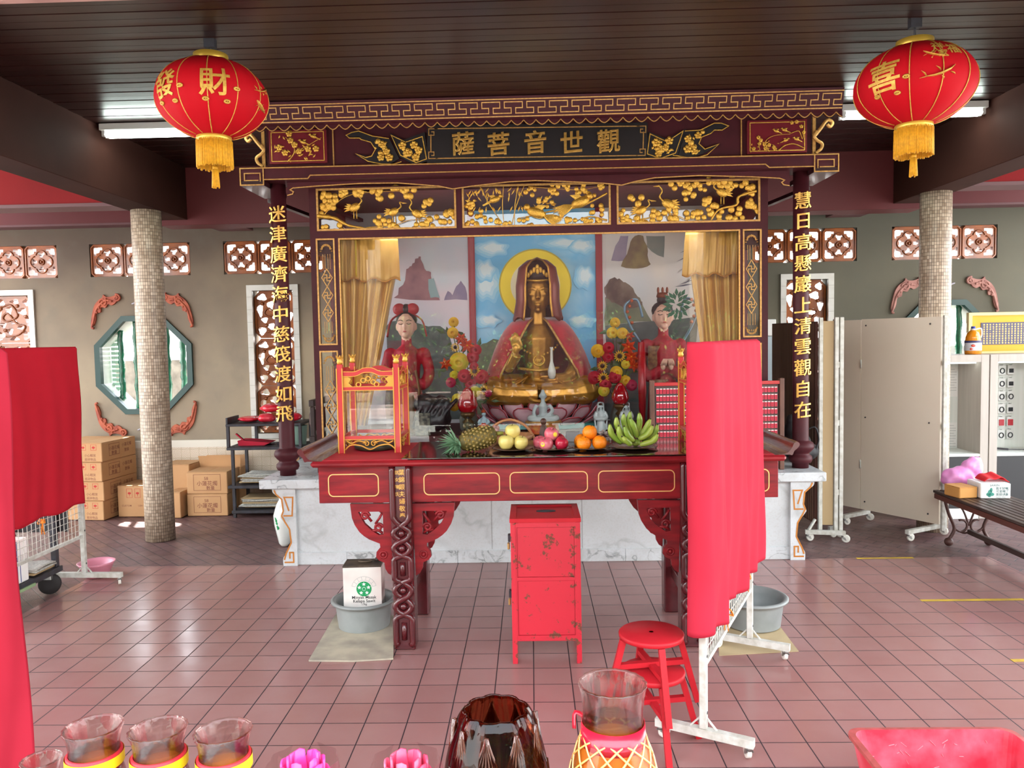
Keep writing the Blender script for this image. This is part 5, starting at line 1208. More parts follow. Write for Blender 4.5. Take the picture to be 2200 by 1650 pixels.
# mats and glass sheet lying on the table
matred = M('red_mat', 0xB01728, .6, var=(4, .4, 0x9A1222))
tag(box((-1.19, .235, ZT+.0005), (-.70, .97, ZT+.0035)).build('table_mat', matred), 'red mat under the left red framed case', 'mat', 'red mats on the altar table')
tag(box((.92, .235, ZT+.0005), (1.375, .97, ZT+.0035)).build('table_mat', matred), 'red mat under the right red framed case', 'mat', 'red mats on the altar table')
tag(box((-.735, .235, ZT+.004), (.975, .955, ZT+.009), .001).build('glass_sheet', M('brown_glass_sheet', 0x2E1C18, .06, spec=.7, coat=.6)), 'dark reflecting glass sheet lying along the altar table', 'glass sheet')
ZG = ZT+.009
# red framed glass cases
casered = M('case_red', 0xB02A2C, .35, coat=.3); casegold = M('case_gold', 0xC9923C, .4, .4)
def display_case(x0, x1, label):
    y0, y1 = .50, .87; zb = ZT+.0035; zt = 1.70; t = thing('display_case', label, 'case', ((x0+x1)/2, (y0+y1)/2, zb), 'red framed glass cases on the altar table'); w = .034
    for x in (x0, x1-w):
        for y in (y0, y1-w):
            m = MB(); m.mat(casered).box((x, y, zb), (x+w, y+w, zt-.035), .003); m.mat(casegold)
            for dx in (0, w): m.box((x+dx-.003, y-.003, zb+.002), (x+dx+.003, y+.001, zt-.06))
            p = m.build('post', None, t)
            m = MB(); c = (x+w/2, y+w/2, 0); m.lathe([(.016, zt-.035), (.019, zt-.02), (.014, zt-.012), (.022, zt+.01), (.012, zt+.006)], c, 10)
            for k in range(5): a = k*1.257; m.tube([(c[0]+.016*cos(a), c[1]+.016*sin(a), zt), (c[0]+.023*cos(a), c[1]+.023*sin(a), zt+.02)], [.006, .002], 5)
            m.build('finial', casegold, p)
    top = zt-.075
    def rail(T, L, name):
        m = MB(); m.mat(casered); U = [(0, top-.005), (L*.25, top-.005), (L*.4, top+.014), (L*.5, top+.017), (L*.6, top+.014), (L*.75, top-.005), (L, top-.005)]
        P = [(p.x, p.y) for p in cat([(a, b, 0) for a, b in U], 4)]
        m.prism(P+[(p[0], p[1]-.026) for p in P[::-1]], [], 0, .02, T); m.prism(rect(0, top-.118, L, top-.098), [], 0, .02, T)
        m.mat(casegold); line(m, P, .004, T, .003, .02); line(m, [(p[0], p[1]-.028) for p in P], .004, T, .003, .02); line(m, [(0, top-.097), (L, top-.097)], .004, T, .003, .02); line(m, [(0, top-.119), (L, top-.119)], .004, T, .003, .02)
        for s in (0, 1):
            X = (lambda u: u) if s == 0 else (lambda u: L-u)
            m.prism([(X(.0), top-.095), (X(.055), top-.095), (X(.035), top-.075), (X(.05), top-.05), (X(.03), top-.036), (X(.0), top-.036)], [], .004, .014, T)
        for a in ((-.06, -.085), (-.03, -.06), (.0, -.05), (.03, -.07), (.05, -.085)): m.tube([T(*q, .01) for q in circ(L/2+a[0], top+a[1], .014, 12)], .005, 5, closed=True)
        m.build('carved_top_rail', None, t)
        m = MB(); m.mat(casered); m.prism(rect(0, zb+.085, L, zb+.105), [], 0, .02, T); m.mat(casegold); line(m, [(0, zb+.084), (L, zb+.084)], .004, T, .003, .02)
        Q = [(p.x, p.y) for p in cat([(0, zb+.02, 0), (L*.12, zb+.05, 0), (L*.32, zb+.045, 0), (L*.5, zb+.022, 0), (L*.68, zb+.045, 0), (L*.88, zb+.05, 0), (L, zb+.02, 0)], 5)]
        line(m, Q, .007, T, .006, .006)
        for s in (-1, 1):
            c = L/2+s*.022; P = [(c+s*.020*cos(i*.4)*(1-i/26), zb+.057+.020*sin(i*.4)*(1-i/26)) for i in range(22)]; m.tube([T(u, v, .01) for u, v in P], .004, 5)
            m.tube([T(u, v, .01) for u, v in cat([(c, zb+.06, 0), (c+s*.05, zb+.075, 0), (c+s*.10, zb+.06, 0), (c+s*.13, zb+.075, 0)], 4) and [(p.x, p.y) for p in cat([(c, zb+.06, 0), (c+s*.05, zb+.075, 0), (c+s*.09, zb+.06, 0), (c+s*.12, zb+.075, 0)], 4)]], .005, 5)
        m.build('carved_bottom_rail', None, t)
    L = x1-x0-2*w; Ly = y1-y0-2*w
    rail(lambda u, v, w_: Vector((x0+w+u, y0+.026-w_, v)), L, 'f'); rail(lambda u, v, w_: Vector((x0+w+u, y1-.026+w_, v)), L, 'b')
    rail(lambda u, v, w_: Vector((x0+.026-w_, y0+w+u, v)), Ly, 'l'); rail(lambda u, v, w_: Vector((x1-.026+w_, y0+w+u, v)), Ly, 'r')
    for y in (y0+.014, y1-.018): MB().box((x0+w, y, zb+.105), (x1-w, y+.004, top-.118)).build('glass_pane', pane, t)
    return t
display_case(-1.158, -.782, 'red and gold framed glass case on the left end of the altar table')
display_case(.955, 1.33, 'red and gold framed glass case on the right end, behind the red cloth')
for x, s in ((-.97, 'left'), (1.14, 'right')):
    m = MB(); m.lathe([(.10, ZT+.0035), (.13, ZT+.012), (.135, ZT+.035), (.12, ZT+.045)], (x, .685, 0), 24); tag(m.build('coaster', M('olive_base', 0x3A3A2A, .4)), 'dark round base under the %s red framed case' % s, 'coaster')
# fruit
def plate(x, y, r, label):
    m = MB(); m.lathe([(r*.5, ZG), (r*.55, ZG+.004), (r*.95, ZG+.012), (r, ZG+.016), (r*.95, ZG+.018), (r*.5, ZG+.008)], (x, y, 0), 32, mod=lambda t, i: 1+.02*cos(t*16)*(i > 1)); return tag(m.build('plate', M('dark_plate', 0x4A3222, .2, .3)), label, 'plate', 'fruit plates on the altar table')
yf = .47
def apple_mesh(): 
    m = MB(); P = [(.003, -.82), (.3, -.92), (.7, -.72), (.97, -.2), (1.0, .15), (.88, .58), (.58, .84), (.25, .86), (.08, .74), (.003, .66)]
    m.lathe([(p.x, p.y) for p in cat([(a, b, 0) for a, b in P], 3)], (0, 0, 0), 24, mod=lambda t, i: 1+.025*cos(3*t)); return m
def fruit(name, px, py, y, rpx, mat_, label, grp, kind, rot=(0, 0)):
    c = at(px, py, Y=y); r = rpx*(y+4.175)/1679; t = thing(name, label, name.replace('_', ' '), (c.x, y, c.z-r*.9), grp)
    if kind == 'o':
        m = MB(); m.ball(c, r, 24, 16)
    else: m = apple_mesh(); R = Matrix.Rotation(rot[0], 3, 'X') @ Matrix.Rotation(rot[1], 3, 'Y'); m.v = [R @ (v*r)+c for v in m.v]
    m.build('flesh', mat_, t); m = MB(); R = Matrix.Rotation(rot[0], 3, 'X') @ Matrix.Rotation(rot[1], 3, 'Y')
    if kind == 'o': m.ball(c+Vector((.2*r, -.35*r, .9*r)), r*.09, 6, 5)
    else: m.tube([c+R @ Vector((0, 0, r*.66)), c+R @ Vector((r*.1, 0, r*1.02))], r*.05, 6)
    m.build('stem', M('fruit_stem', 0x5A4426, .8), t)
    return t, c, r
ya = M('yellow_apple', 0xCFC26A, .35, var=(7, .7, 0xD9BF70), coat=.2); pa = M('pink_apple', 0xC9485C, .35, var=(8, .9, 0xDE8A8E), coat=.3); ra = M('red_apple', 0xB5203A, .3, coat=.3); og = M('orange_peel', 0xF08A12, .4, var=(5, .5, 0xE87010), bump=(220, .25)); stick = M('fruit_sticker', 0xE8D23A, .5)
plate(at(1102, 966, Y=yf).x, yf+.03, .125, 'dark plate under the yellow apples')
fruit('apple', 1087, 950, yf-.01, 17, ya, 'yellow apple at front left of its plate', 'yellow apples', 'a'); fruit('apple', 1119, 951, yf, 15.5, ya, 'yellow apple at front right of its plate', 'yellow apples', 'a', (.2, .2)); fruit('apple', 1101, 927, yf+.03, 16.5, ya, 'yellow apple on top of the yellow pile', 'yellow apples', 'a', (.15, -.1)); fruit('apple', 1100, 947, yf+.11, 16, ya, 'yellow apple at the back of its plate', 'yellow apples', 'a')
plate(at(1187, 966, Y=yf).x, yf+.03, .125, 'dark plate under the red apples')
for px, py, y, mm, r, lb, st_ in ((1173, 954, yf-.01, pa, 15.5, 'pink apple with a yellow sticker at front left of its plate', 1), (1206, 953, yf, ra, 14.5, 'plain deep red apple at front right of its plate', 0), (1184, 933, yf+.03, pa, 15.5, 'pink apple with a yellow sticker on top of the red pile', 1), (1160, 951, yf+.07, pa, 15, 'pink apple half hidden at the left back of its plate', 0), (1199, 945, yf+.09, ra, 14.5, 'red apple hidden behind the red pile', 0)):
    t, c, r = fruit('apple', px, py, y, r, mm, lb, 'red apples', 'a', (.35, .25*(1 if px > 1180 else -1)))
    if st_: 
        m = MB(); d = Vector((.55 if px > 1180 else -.45, -.83, .05)).normalized(); u, w = frame_axes(d); m.ball(c+d*r*.97, (r*.34, r*.34, r*.34), 10, 6); m.v = [c+d*r*1.0+(v-c-d*r*.97)-d*((v-c-d*r*.97).dot(d))*.85 for v in m.v]; m.build('sticker', stick, t)
plate(at(1269, 966, Y=yf).x, yf+.03, .125, 'dark plate under the oranges')
for px, py, y, lb in ((1254, 953, yf-.01, 'orange at front left of its plate'), (1288, 951, yf, 'orange at front right of its plate'), (1267, 929, yf+.03, 'orange on top of the orange pile'), (1249, 948, yf+.10, 'orange half hidden at the back of its plate')): fruit('orange', px, py, y, 16, og, lb, 'oranges', 'o')
plate(at(1362, 966, Y=yf).x, yf+.05, .15, 'dark plate under the green bananas')
bn = M('green_banana', 0x7C9A35, .4, var=(9, .8, 0xA8B24A), coat=.15); bt = M('banana_tip', 0x3E3A1E, .7)
c0 = at(1362, 955, Y=yf+.05); bb = thing('banana_bunch', 'bunch of green bananas on the rightmost fruit plate', 'bananas', (c0.x, yf+.05, ZG+.016))
for k, (P, dy) in enumerate((([(1310, 917), (1315, 940), (1336, 957)], 0), ([(1324, 902), (1327, 922), (1346, 950)], .05), ([(1340, 895), (1341, 915), (1353, 945)], .09), ([(1329, 921), (1332, 939), (1343, 956)], -.03), ([(1354, 890), (1352, 912), (1360, 943)], .10), ([(1341, 922), (1349, 940), (1361, 953)], -.03), ([(1354, 905), (1363, 925), (1369, 945)], .02), ([(1373, 893), (1374, 912), (1370, 940)], .09), ([(1397, 906), (1388, 925), (1374, 945)], .05), ([(1402, 920), (1392, 938), (1372, 949)], 0), ([(1413, 918), (1404, 938), (1378, 950)], .04), ([(1413, 938), (1402, 953), (1375, 961)], -.02), ([(1337, 944), (1346, 953), (1356, 961)], -.05))):
    Q = cat([at(x, y-4, Y=yf+.03+dy-.02*(1-i/2))+Vector((0, 0, .004)) for i, (x, y) in enumerate(P)], 6); N = len(Q); m = MB(); m.mat(bn); R = [.0185*min(1, .35+2.2*i/N, .55+1.6*(1-i/N)) for i in range(N)]; m.tube(Q, R, 7); m.mat(bt); d = (Q[0]-Q[1]).normalized(); m.tube([Q[0], Q[0]+d*.008], [.006, .004], 6); m.build('banana', None, bb)
m = MB(); c = at(1366, 951, Y=yf+.06); m.ball(c, (.03, .03, .022)); m.build('crown', bn, bb)
# pineapple lying on its side
pn = M('pineapple_skin', 0x6A5A22, .6, var=(18, .9, 0x3E3A18)); pe = M('pineapple_eye', 0x9A8240, .55, var=(30, .8, 0x5A4A22)); pl = M('pineapple_leaf', 0x5E8A66, .45, var=(14, .8, 0x8FAE8A)); yp = .47
c = at(1027, 946, Y=yp); c.z = max(c.z, ZG+.078); ax = Vector((.94, .22, .22)).normalized(); u, w = frame_axes(ax); pp = thing('pineapple', 'pineapple lying on its side at the left of the fruit', 'pineapple', (c.x, yp, ZG))
m = MB(); m.mat(pn); L, Rr = .118, .064; prof = [(0.01, -L), (.045, -L*.9), (Rr*.95, -L*.4), (Rr, 0), (Rr*.95, L*.4), (.05, L*.85), (.015, L)]; Rm = Matrix((u, w, ax)).transposed(); m.lathe(prof, c, 20, Rm)
b_ = m.build('fruit_body', None, pp); m = MB(); m.mat(pe)
for i in range(-5, 6):
    zz = i*L/5.8; rr = Rr*(1-(abs(zz)/L)**2.6)**.5
    n = 14
    for k in range(n):
        a = (k+.5*(i % 2))*2*pi/n; q = Rm @ Vector((rr*cos(a), rr*sin(a), zz)); nn = Rm @ Vector((cos(a), sin(a), .3*zz/L)); uu, vv = frame_axes(nn); h = .0095; B = c+q
        m.add([B+uu*h, B+vv*h*1.1, B-uu*h, B-vv*h*1.1, B+nn*.009], [(0, 1, 4), (1, 2, 4), (2, 3, 4), (3, 0, 4)])
m.build('eyes', None, b_)
cc = at(984, 958, Y=yp-.04); cc.z = max(cc.z, ZG+.05); random.seed(11); m = MB()
for k in range(60):
    a = random.uniform(0, 2*pi); tl = random.uniform(.0, 1.0); d = (-ax*(1.1-tl)+(u*cos(a)+w*sin(a))*(.35+tl)+Vector((0, -.25, .05))).normalized(); ln = random.uniform(.095, .15); s_ = d.cross(Vector((0, 0, 1))); s_ = s_.normalized() if s_.length > .1 else u; up = s_.cross(d); o = cc+Vector((0, 0, 0))-d*.01
    P = [o+s_*.011, o+d*ln*.5+s_*.010+up*.004, o+d*ln-Vector((0, 0, .012)), o+d*ln*.5-s_*.010+up*.004, o-s_*.011, o+d*ln*.5-up*.004]
    for q in P: q.z = max(q.z, ZG+.002)
    m.add(P, [(0, 1, 5, 4), (4, 5, 3), (1, 2, 5), (5, 2, 3)])
m.tube([cc, c-ax*L*.8], [.02, .03], 8); m.build('leaf_crown', pl, pp)
m = MB(); e = c+ax*L; m.tube([e, e+ax*.04+Vector((0, 0, -.01))], [.013, .011], 8); m.build('stalk', M('stalk_green', 0x8A8A3A, .6), pp)
# basket with an arched handle, small figures behind the fruit
wick = M('rattan', 0xB07A4E, .6, var=(30, .6, 0x8A5636))
a = at(1098, 960, Y=.80); bk = thing('basket', 'low rattan basket with an arched handle behind the yellow apples', 'basket', (a.x, .80, ZG))
m = MB(); m.lathe([(.09, ZG), (.13, ZG+.03), (.145, ZG+.06), (.135, ZG+.06), (.12, ZG+.03), (.06, ZG+.008)], (a.x, .80, 0), 28, mod=lambda t, i: 1+.02*cos(20*t)); m.build('bowl', wick, bk)
m = MB(); m.tube(cat([at(x, y, Y=.80) for x, y in ((1048, 938), (1053, 924), (1072, 908), (1098, 902), (1125, 912), (1143, 932), (1151, 952))], 6), .0085, 8); m.build('handle', wick, bk)
m = MB(); random.seed(4)
for k in range(30): m.ball((a.x-.13+random.uniform(-.05, .05), .80+random.uniform(-.04, .04), ZG+.06+random.uniform(0, .05)), random.uniform(.008, .018), 6, 5)
m.build('dried_flowers', M('dried_pink_flowers', 0xB08A80, .7, var=(30, .8, 0x5A3A3A)), bk)
m = MB(); a = at(1300, 940, Y=.72)
for k in range(40): m.ball((a.x+random.uniform(-.035, .035), .72+random.uniform(-.03, .03), ZG+.005+random.uniform(0, .075)), random.uniform(.006, .012), 6, 5)
tag(m.build('dried_posy', M('dried_white_flowers', 0xB5A49A, .7, var=(40, .8, 0x5E4A44))), 'small dried posy behind the front right orange', 'posy')
m = MB(); a = at(1231, 940, Y=.85); m.box((a.x-.045, .83, ZG), (a.x+.045, .88, ZG+.065), .003); tag(m.build('grey_box', M('grey_card', 0x8E8C8A, .6)), 'small grey box between red apples and oranges', 'box')
m = MB(); a = at(1168, 930, Y=.84); m.tube([(a.x, .84, ZG), (a.x, .84, ZG+.05), (a.x, .84, ZG+.10), (a.x, .84, ZG+.115)], [.035, .03, .022, .012], 10); m.ball((a.x, .84, ZG+.135), .022); tag(fused(m, .005, 1, M('brown_wood_figure', 0x4A2E22, .5)).build('wood_figurine', None), 'small brown wooden figurine behind the pink apples', 'figurine')
# rack of red name tags on the marble base
TY = 2.14; tr = thing('name_tag_rack', 'wooden rack with rows of red name tags right of the shrine glass', 'rack', (at(1540, 900, Y=TY).x, TY, .705))
wd = M('rack_wood', 0x6A4636, .5, var=(8, .6, 0x4A2E26)); rackb = M('rack_board', 0x4A3632, .6)
l = at(1407, 900, Y=TY).x; r = at(1673, 900, Y=TY).x; zt_ = at(1450, 832, Y=TY).z
MB().box((l, TY, .72), (r, TY+.02, zt_+.012), .002).build('board', rackb, tr)
for px in (1401, 1679): x = at(px, 880, Y=TY).x; MB().box((x-.018, TY-.02, .706), (x+.018, TY+.03, zt_+.06), .004).build('post', wd, tr)
tagr = M('tag_red', 0xD03048, .5); tagw = M('tag_white', 0xE2D6D2, .5); tagd = M('tag_ink', 0x7A1420, .6); rest = MB(); ncol = 36; vis = list(range(0, 10))+list(range(30, 36)); cw = (r-l-.02)/ncol
for i in range(ncol):
    for j in range(11):
        X = l+.01+cw*(i+.5); Z = zt_-.03-j*.058; h = .021
        if Z < .76: continue
        m = MB() if (i in vis and j < 6) else rest
        m.mat(tagr).box((X-cw*.38, TY-.006, Z-h), (X+cw*.38, TY-.0005, Z+h*.7)); m.mat(tagw).box((X-cw*.38, TY-.006, Z+h*.7), (X+cw*.38, TY-.0005, Z+h)); m.mat(tagd)
        for k in range(3): m.box((X-cw*.16, TY-.0068, Z-h*.75+k*h*.46), (X+cw*.18, TY-.0058, Z-h*.75+k*h*.46+h*.3))
        if m is not rest: m.build('name_tag', None, tr)
rest.build('name_tags', None, tr)['kind'] = 'stuff'
MB().box((l-.01, TY-.012, zt_+.012), (r+.01, TY+.022, zt_+.04), .003).build('top_rail', casered, tr)
# black bag on the right end of the marble
bagm = M('black_nylon', 0x1E1E20, .6, var=(20, .5, 0x303034), bump=(30, .3)); a = at(1717, 985, Y=2.55)
t = thing('black_bag', 'black nylon bag slumped behind the right shrine pillar', 'bag', (a.x, 2.6, .705)); m = MB(); m.ball((a.x, 2.6, .84), (.12, .12, .14)); m.ball((a.x+.02, 2.55, .79), (.15, .13, .09)); m.ball((a.x-.03, 2.62, .96), (.08, .08, .1)); m.ball((a.x-.05, 2.6, 1.05), (.05, .05, .06))
fused(m, .015, 3, bagm).build('bag_body', None, t); m = MB(); m.tube(cat([(a.x+.05, 2.5, .98), (a.x+.11, 2.48, 1.0), (a.x+.14, 2.48, .90), (a.x+.11, 2.47, .80)], 6), .008, 6); m.build('strap', bagm, t)
# ------------------------------------------------------------------ under and beside the altar table
def M_chip(name, base, rust, sc_=20, lo=.575):
    m = M(name, base, .42); g = G(m); co, x, y, z = g.xyz(); n = g.new('TexNoise', {'Vector': co, 'Scale': sc_, 'Detail': 8, 'Roughness': .7}).outputs[0]; n2 = g.noise(co, 3, 3)
    k = g.ramp(g.math('ADD', n, g.math('MULTIPLY', g.math('SUBTRACT', n2, .5), .35)), lo, lo+.025)
    c = g.mix(g.ramp(n2, .4, .6, 0, .35), rgb(base), rgb(0xAE2030)); c = g.mix(k, c, rgb(rust)); g.color(c); g.rough(g.ramp(k, 0, 1, .4, .8)); return m
chip = M_chip('chipped_red_paint', 0xBE2636, 0x6A3A2A)
cb = thing('metal_cabinet', 'chipped red metal collection box on short legs under the altar table', 'cabinet', (.08, .24, 0))
X0, X1, Y0_, Y1_, Z0, Z1 = -.115, .268, .055, .43, .125, .815
MB().box((X0+.012, Y0_+.012, Z0), (X1-.012, Y1_-.006, Z1-.03)).build('body', chip, cb)
for x in (X0, X1-.028):
    for y in (Y0_, Y1_-.028): MB().box((x, y, 0), (x+.028, y+.028, Z1-.022), .002).build('leg', chip, cb)
m = MB(); zm = at(1170, 1245, Y=Y0_).z
m.prism(rect(X0+.028, Z0+.005, X1-.028, Z1-.022), [rect(X0+.034, Z0+.035, X1-.034, zm-.008), rect(X0+.034, zm+.012, X1-.034, Z1-.05)], -.012, -.002, XZ(Y0_)); m.build('front_frame', chip, cb)
for a, b in ((Z0+.035, zm-.008), (zm+.012, Z1-.05)): MB().box((X0+.036, Y0_+.006, a+.002), (X1-.036, Y0_+.014, b-.002)).build('front_panel', chip, cb)
m = MB(); m.prism(rect(X0-.004, Y0_-.004, X1+.004, Y1_+.004), [rect(X0+.03, Y0_+.03, X1-.03, Y1_-.03)], Z1-.022, Z1, lambda u, v, w: Vector((u, v, w))); m.box((X0+.028, Y0_+.028, Z1-.02), (X1-.028, Y1_-.028, Z1-.010)); m.build('lid', redp, cb)
m = MB(); m.prism(circ(.085, .27, .055, 20, .022), [circ(.085, .27, .05, 20, .012)], Z1-.010, Z1-.004, lambda u, v, w: Vector((u, v, w))); m.prism(circ(.085, .27, .05, 20, .012), [], Z1-.0098, Z1-.009, lambda u, v, w: Vector((u, v, w))); m.build('slot', blackst, cb)
for z, zz in ((.66, .70), (.34, .38)):
    m = MB(); m.box((X0-.018, Y0_+.10, z), (X0, Y0_+.14, zz), .003); h = m.build('hasp', blackst, cb); m = MB(); m.box((X0-.022, Y0_+.105, z-.045), (X0-.008, Y0_+.135, z-.008), .004); m.build('padlock', M('brass_padlock', 0xB5905A, .35, .6), h)
# oil tin in a grey tub on flattened cardboard
def flat_card(name, P, z0, z1, label, m_=carton):
    m = MB(); m.prism([(lambda q: (q.x, q.y))(at(x, y, Z=z1)) for x, y in P], [], z0, z1, lambda u, v, w: Vector((u, v, w))); return tag(m.build(name, m_), label, 'cardboard', 'flattened cardboard under the tubs')
card = M('stained_card', 0xB7AD96, .85, var=(5, .9, 0x8C8478))
flat_card('cardboard_sheet', [(663, 1418), (758, 1419), (845, 1414), (846, 1322), (780, 1316), (722, 1318)], .001, .010, 'stained cardboard flattened under the left grey tub', card)
flat_card('cardboard_sheet', [(1545, 1408), (1716, 1399), (1655, 1318), (1540, 1322)], .001, .0035, 'stained cardboard flattened under the right grey tub', M('buff_card', 0xB9A47E, .85, var=(6, .7, 0xA5916E)))
tubm = M('grey_plastic', 0x868A88, .45, var=(6, .6, 0x6E7270))
def tub(x, y, r, label):
    m = MB(); m.lathe([(r*.84, .011), (r*.92, .14), (r*.95, .165), (r*1.07, .168), (r*1.08, .18), (r*1.0, .186), (r*.93, .18), (r*.9, .14), (r*.82, .022), (.01, .02)], (x, y, 0), 44, cap=False); m.add([Vector((x+r*.84*cos(t), y+r*.84*sin(t), .0105)) for t in [2*pi*k/44 for k in range(44)]], [list(range(44))]); return tag(m.build('tub', tubm), label, 'tub', 'grey plastic tubs')
tub(-1.07, .66, .19, 'grey plastic tub holding the oil tin left of the table leg'); tub(1.36, .62, .20, 'grey plastic tub behind the white rack right of the table leg')
tinw = M_chip('rusty_white_tin', 0xD6D4CC, 0x7A5236, 9, .63); tn = thing('oil_tin', 'rusty white oil tin with a green star emblem standing in the left tub', 'tin', (-1.04, .66, .026))
ang = radians(3); TT = lambda u, v, w: Vector((-1.06+u*cos(ang)+(w)*sin(ang), .585+u*sin(ang)-w*cos(ang), v))
m = MB(); m.box((-.118, 0, .023), (.118, .0, .40)) if 0 else m.prism(rrect(-.118, .027, .118, .398, .006, 2), [], -.15, 0, TT); m.build('body', tinw, tn)
m = MB(); m.prism(rrect(-.120, .398, .120, .41, .003, 1), [], -.152, .002, TT); m.tube([TT(.01+.04*cos(t), .418, -.075+.02*sin(t)) for t in [k*2*pi/16 for k in range(16)]], .006, 6, closed=True); m.ball(TT(.08, .412, -.12), .018, 8, 6); m.build('lid', M('tin_lid_brown', 0x3A322C, .5, .4, var=(12, .8, 0x6A5A48)), tn)
m = MB(); c = (.01, .262); tg = M('emblem_green', 0x0E8A4E, .5)
m.mat(tg).prism(circ(*c, .047, 28), [], 0, .0012, TT); m.mat(white)
for k in range(5):
    a = pi/2+k*2*pi/5; x, y = c[0]+.030*cos(a), c[1]+.030*sin(a); m.prism([(x+(.013 if i % 2 == 0 else .0055)*cos(pi/2+i*pi/5), y+(.013 if i % 2 == 0 else .0055)*sin(pi/2+i*pi/5)) for i in range(10)], [], .0012, .002, TT)
m.prism([(c[0]+.013*cos(pi/2+k*2*pi/5), c[1]+.013*sin(pi/2+k*2*pi/5)) for k in range(5)], [], .0012, .002, TT); m.mat(tg).prism([(c[0]+.011*cos(pi/2+k*2*pi/5), c[1]+.011*sin(pi/2+k*2*pi/5)) for k in range(5)], [], .002, .0026, TT)
m.mat(M('emblem_grey', 0x9AA09C, .6))
for r in (.055, .078): line(m, [(c[0]+r*cos(t), c[1]+r*sin(t)) for t in [.25+k*.132 for k in range(21)]], .0018, TT, .001)
for k in range(8): t = .25+k*.377; line(m, [(c[0]+.055*cos(t), c[1]+.055*sin(t)), (c[0]+.078*cos(t), c[1]+.078*sin(t))], .0018, TT, .001)
m.build('emblem', None, tn)
m = MB()
for txt, z, s in (('Minyak Masak', .206, .027), ('Kelapa Sawit', .183, .027), ('17kg', .163, .018)): write(m, txt, lambda u, v, w, z=z: TT(.01+u, z+v, w), s, .02, 0, .012)
m.build('printed_name', blackink, tn)
# two red stools, one stacked in the other
def stool(name, x, y, z0, h, rz, label):
    t = thing(name, label, 'stool', (x, y, z0), 'stacked red wooden stools'); p = lambda a, b, c: Vector((x+a*cos(rz)-b*sin(rz), y+a*sin(rz)+b*cos(rz), z0+c))
    m = MB(); m.lathe([(.13, h-.026), (.141, h-.022), (.143, h-.006), (.137, h), (.01, h)], (x, y, z0), 40, cap=False); m.add([Vector((x+.13*cos(k*2*pi/40), y+.13*sin(k*2*pi/40), z0+h-.026)) for k in range(40)], [list(range(40))[::-1]]); m.build('seat', redp, t)
    for sx, sy in ((1, 1), (-1, 1), (-1, -1), (1, -1)): m = MB(); m.bar(p(.091*sx, .091*sy, h-.027), p(.150*sx, .150*sy, .002), .032, .026); m.build('leg', redp, t)
    for s in (-1, 1): m = MB(); m.bar(p(-.108, -.108*s, h*.56+.004*s), p(.108, .108*s, h*.56+.004*s), .028, .022, (0, 0, 1)); m.build('brace', redp, t)
    return t
stool('round_stool', .527, -.788, 0, .330, -.62, 'lower of two stacked red round wooden stools'); stool('round_stool', .523, -.79, .168, .333, -.60, 'upper of two stacked red round wooden stools')
# ------------------------------------------------------------------ white mesh racks with red cloths
def caster(t, x, y, zt, a, r=.03, name='caster'):
    m = MB(); m.tube([(x, y, zt), (x, y, zt-.018)], .012, 8); c = cos(a); s = sin(a)
    for k in (-1, 1): m.prism([(-.016, zt-.018), (.018, zt-.018), (.030, .024), (.018, .024)], [], k*.013-.0015, k*.013+.0015, lambda u, v, w: Vector((x+u*c-w*s, y+u*s+w*c, v)))
    q = m.build(name, steel, t); cx, cy = x+.024*c, y+.024*s
    m = MB(); m.mat(rubber); R = Matrix.Rotation(a, 3, 'Z') @ Matrix.Rotation(pi/2, 3, 'X'); m.lathe([(r*.6, -.010), (r*.95, -.010), (r, -.006), (r, .006), (r*.95, .010), (r*.6, .010)], (cx, cy, r+.0042), 22, R, cap=True); m.build('wheel', None, q)
def rack(name, P0, P1, fd, label, hl=.215, mesh_to=1.70, nx=24):
    P0 = Vector((*P0, 0)); P1 = Vector((*P1, 0)); fd = Vector((*fd, 0)).normalized(); t = thing(name, label, 'rack', tuple((P0+P1)/2)); up = Vector((0, 0, 1)); d = (P1-P0).normalized()
    for i, P in enumerate((P0, P1)):
        m = MB(); m.box((-.016, -.016, .10), (.016, .016, 1.75), .003); a = math.atan2(d.y, d.x); R = Matrix.Rotation(a, 3, 'Z'); m.v = [R @ v+P for v in m.v]; b = m.build('post', white_steel, t)
        for z in (.17, .42): k = MB(); k.tube([P-fd*0+Vector((-.0175*cos(a+pi/2), -.0175*sin(a+pi/2), z)), P+Vector((-.0165*cos(a+pi/2), -.0165*sin(a+pi/2), z))], .007, 10); k.build('bolt', blackst, b)
        m = MB(); m.bar(P-fd*hl+up*.082, P+fd*hl+up*.082, .034, .036, up); m.build('foot_bar', white_steel, t)
        for s in (-1, 1): m = MB(); m.bar(P+fd*s*.058+up*.10, P+fd*s*.012+up*.15, .007); m.build('strut', white_steel, t)
        for s in (-1, 1): q = P+fd*s*(hl-.02); caster(t, q.x, q.y, .066, math.atan2(d.y, d.x)+.5*s)
    for z, nm in ((.38, 'bottom_bar'), (1.74, 'top_bar')): m = MB(); m.bar(P0+up*z, P1+up*z, .022, .022, up); m.build(nm, white_steel, t)
    m = MB(); L = (P1-P0).length; n = int(L/.045)
    for i in range(1, n): q = P0+d*(L*i/n); m.tube([q+up*.385, q+up*mesh_to], .0022, 5, caps=False)
    z = .43
    while z < mesh_to: m.tube([P0+d*.016+up*z, P1-d*.016+up*z], .0022, 5, caps=False); z += .045
    m.build('wire_mesh', white_steel, t); return P0, P1, d
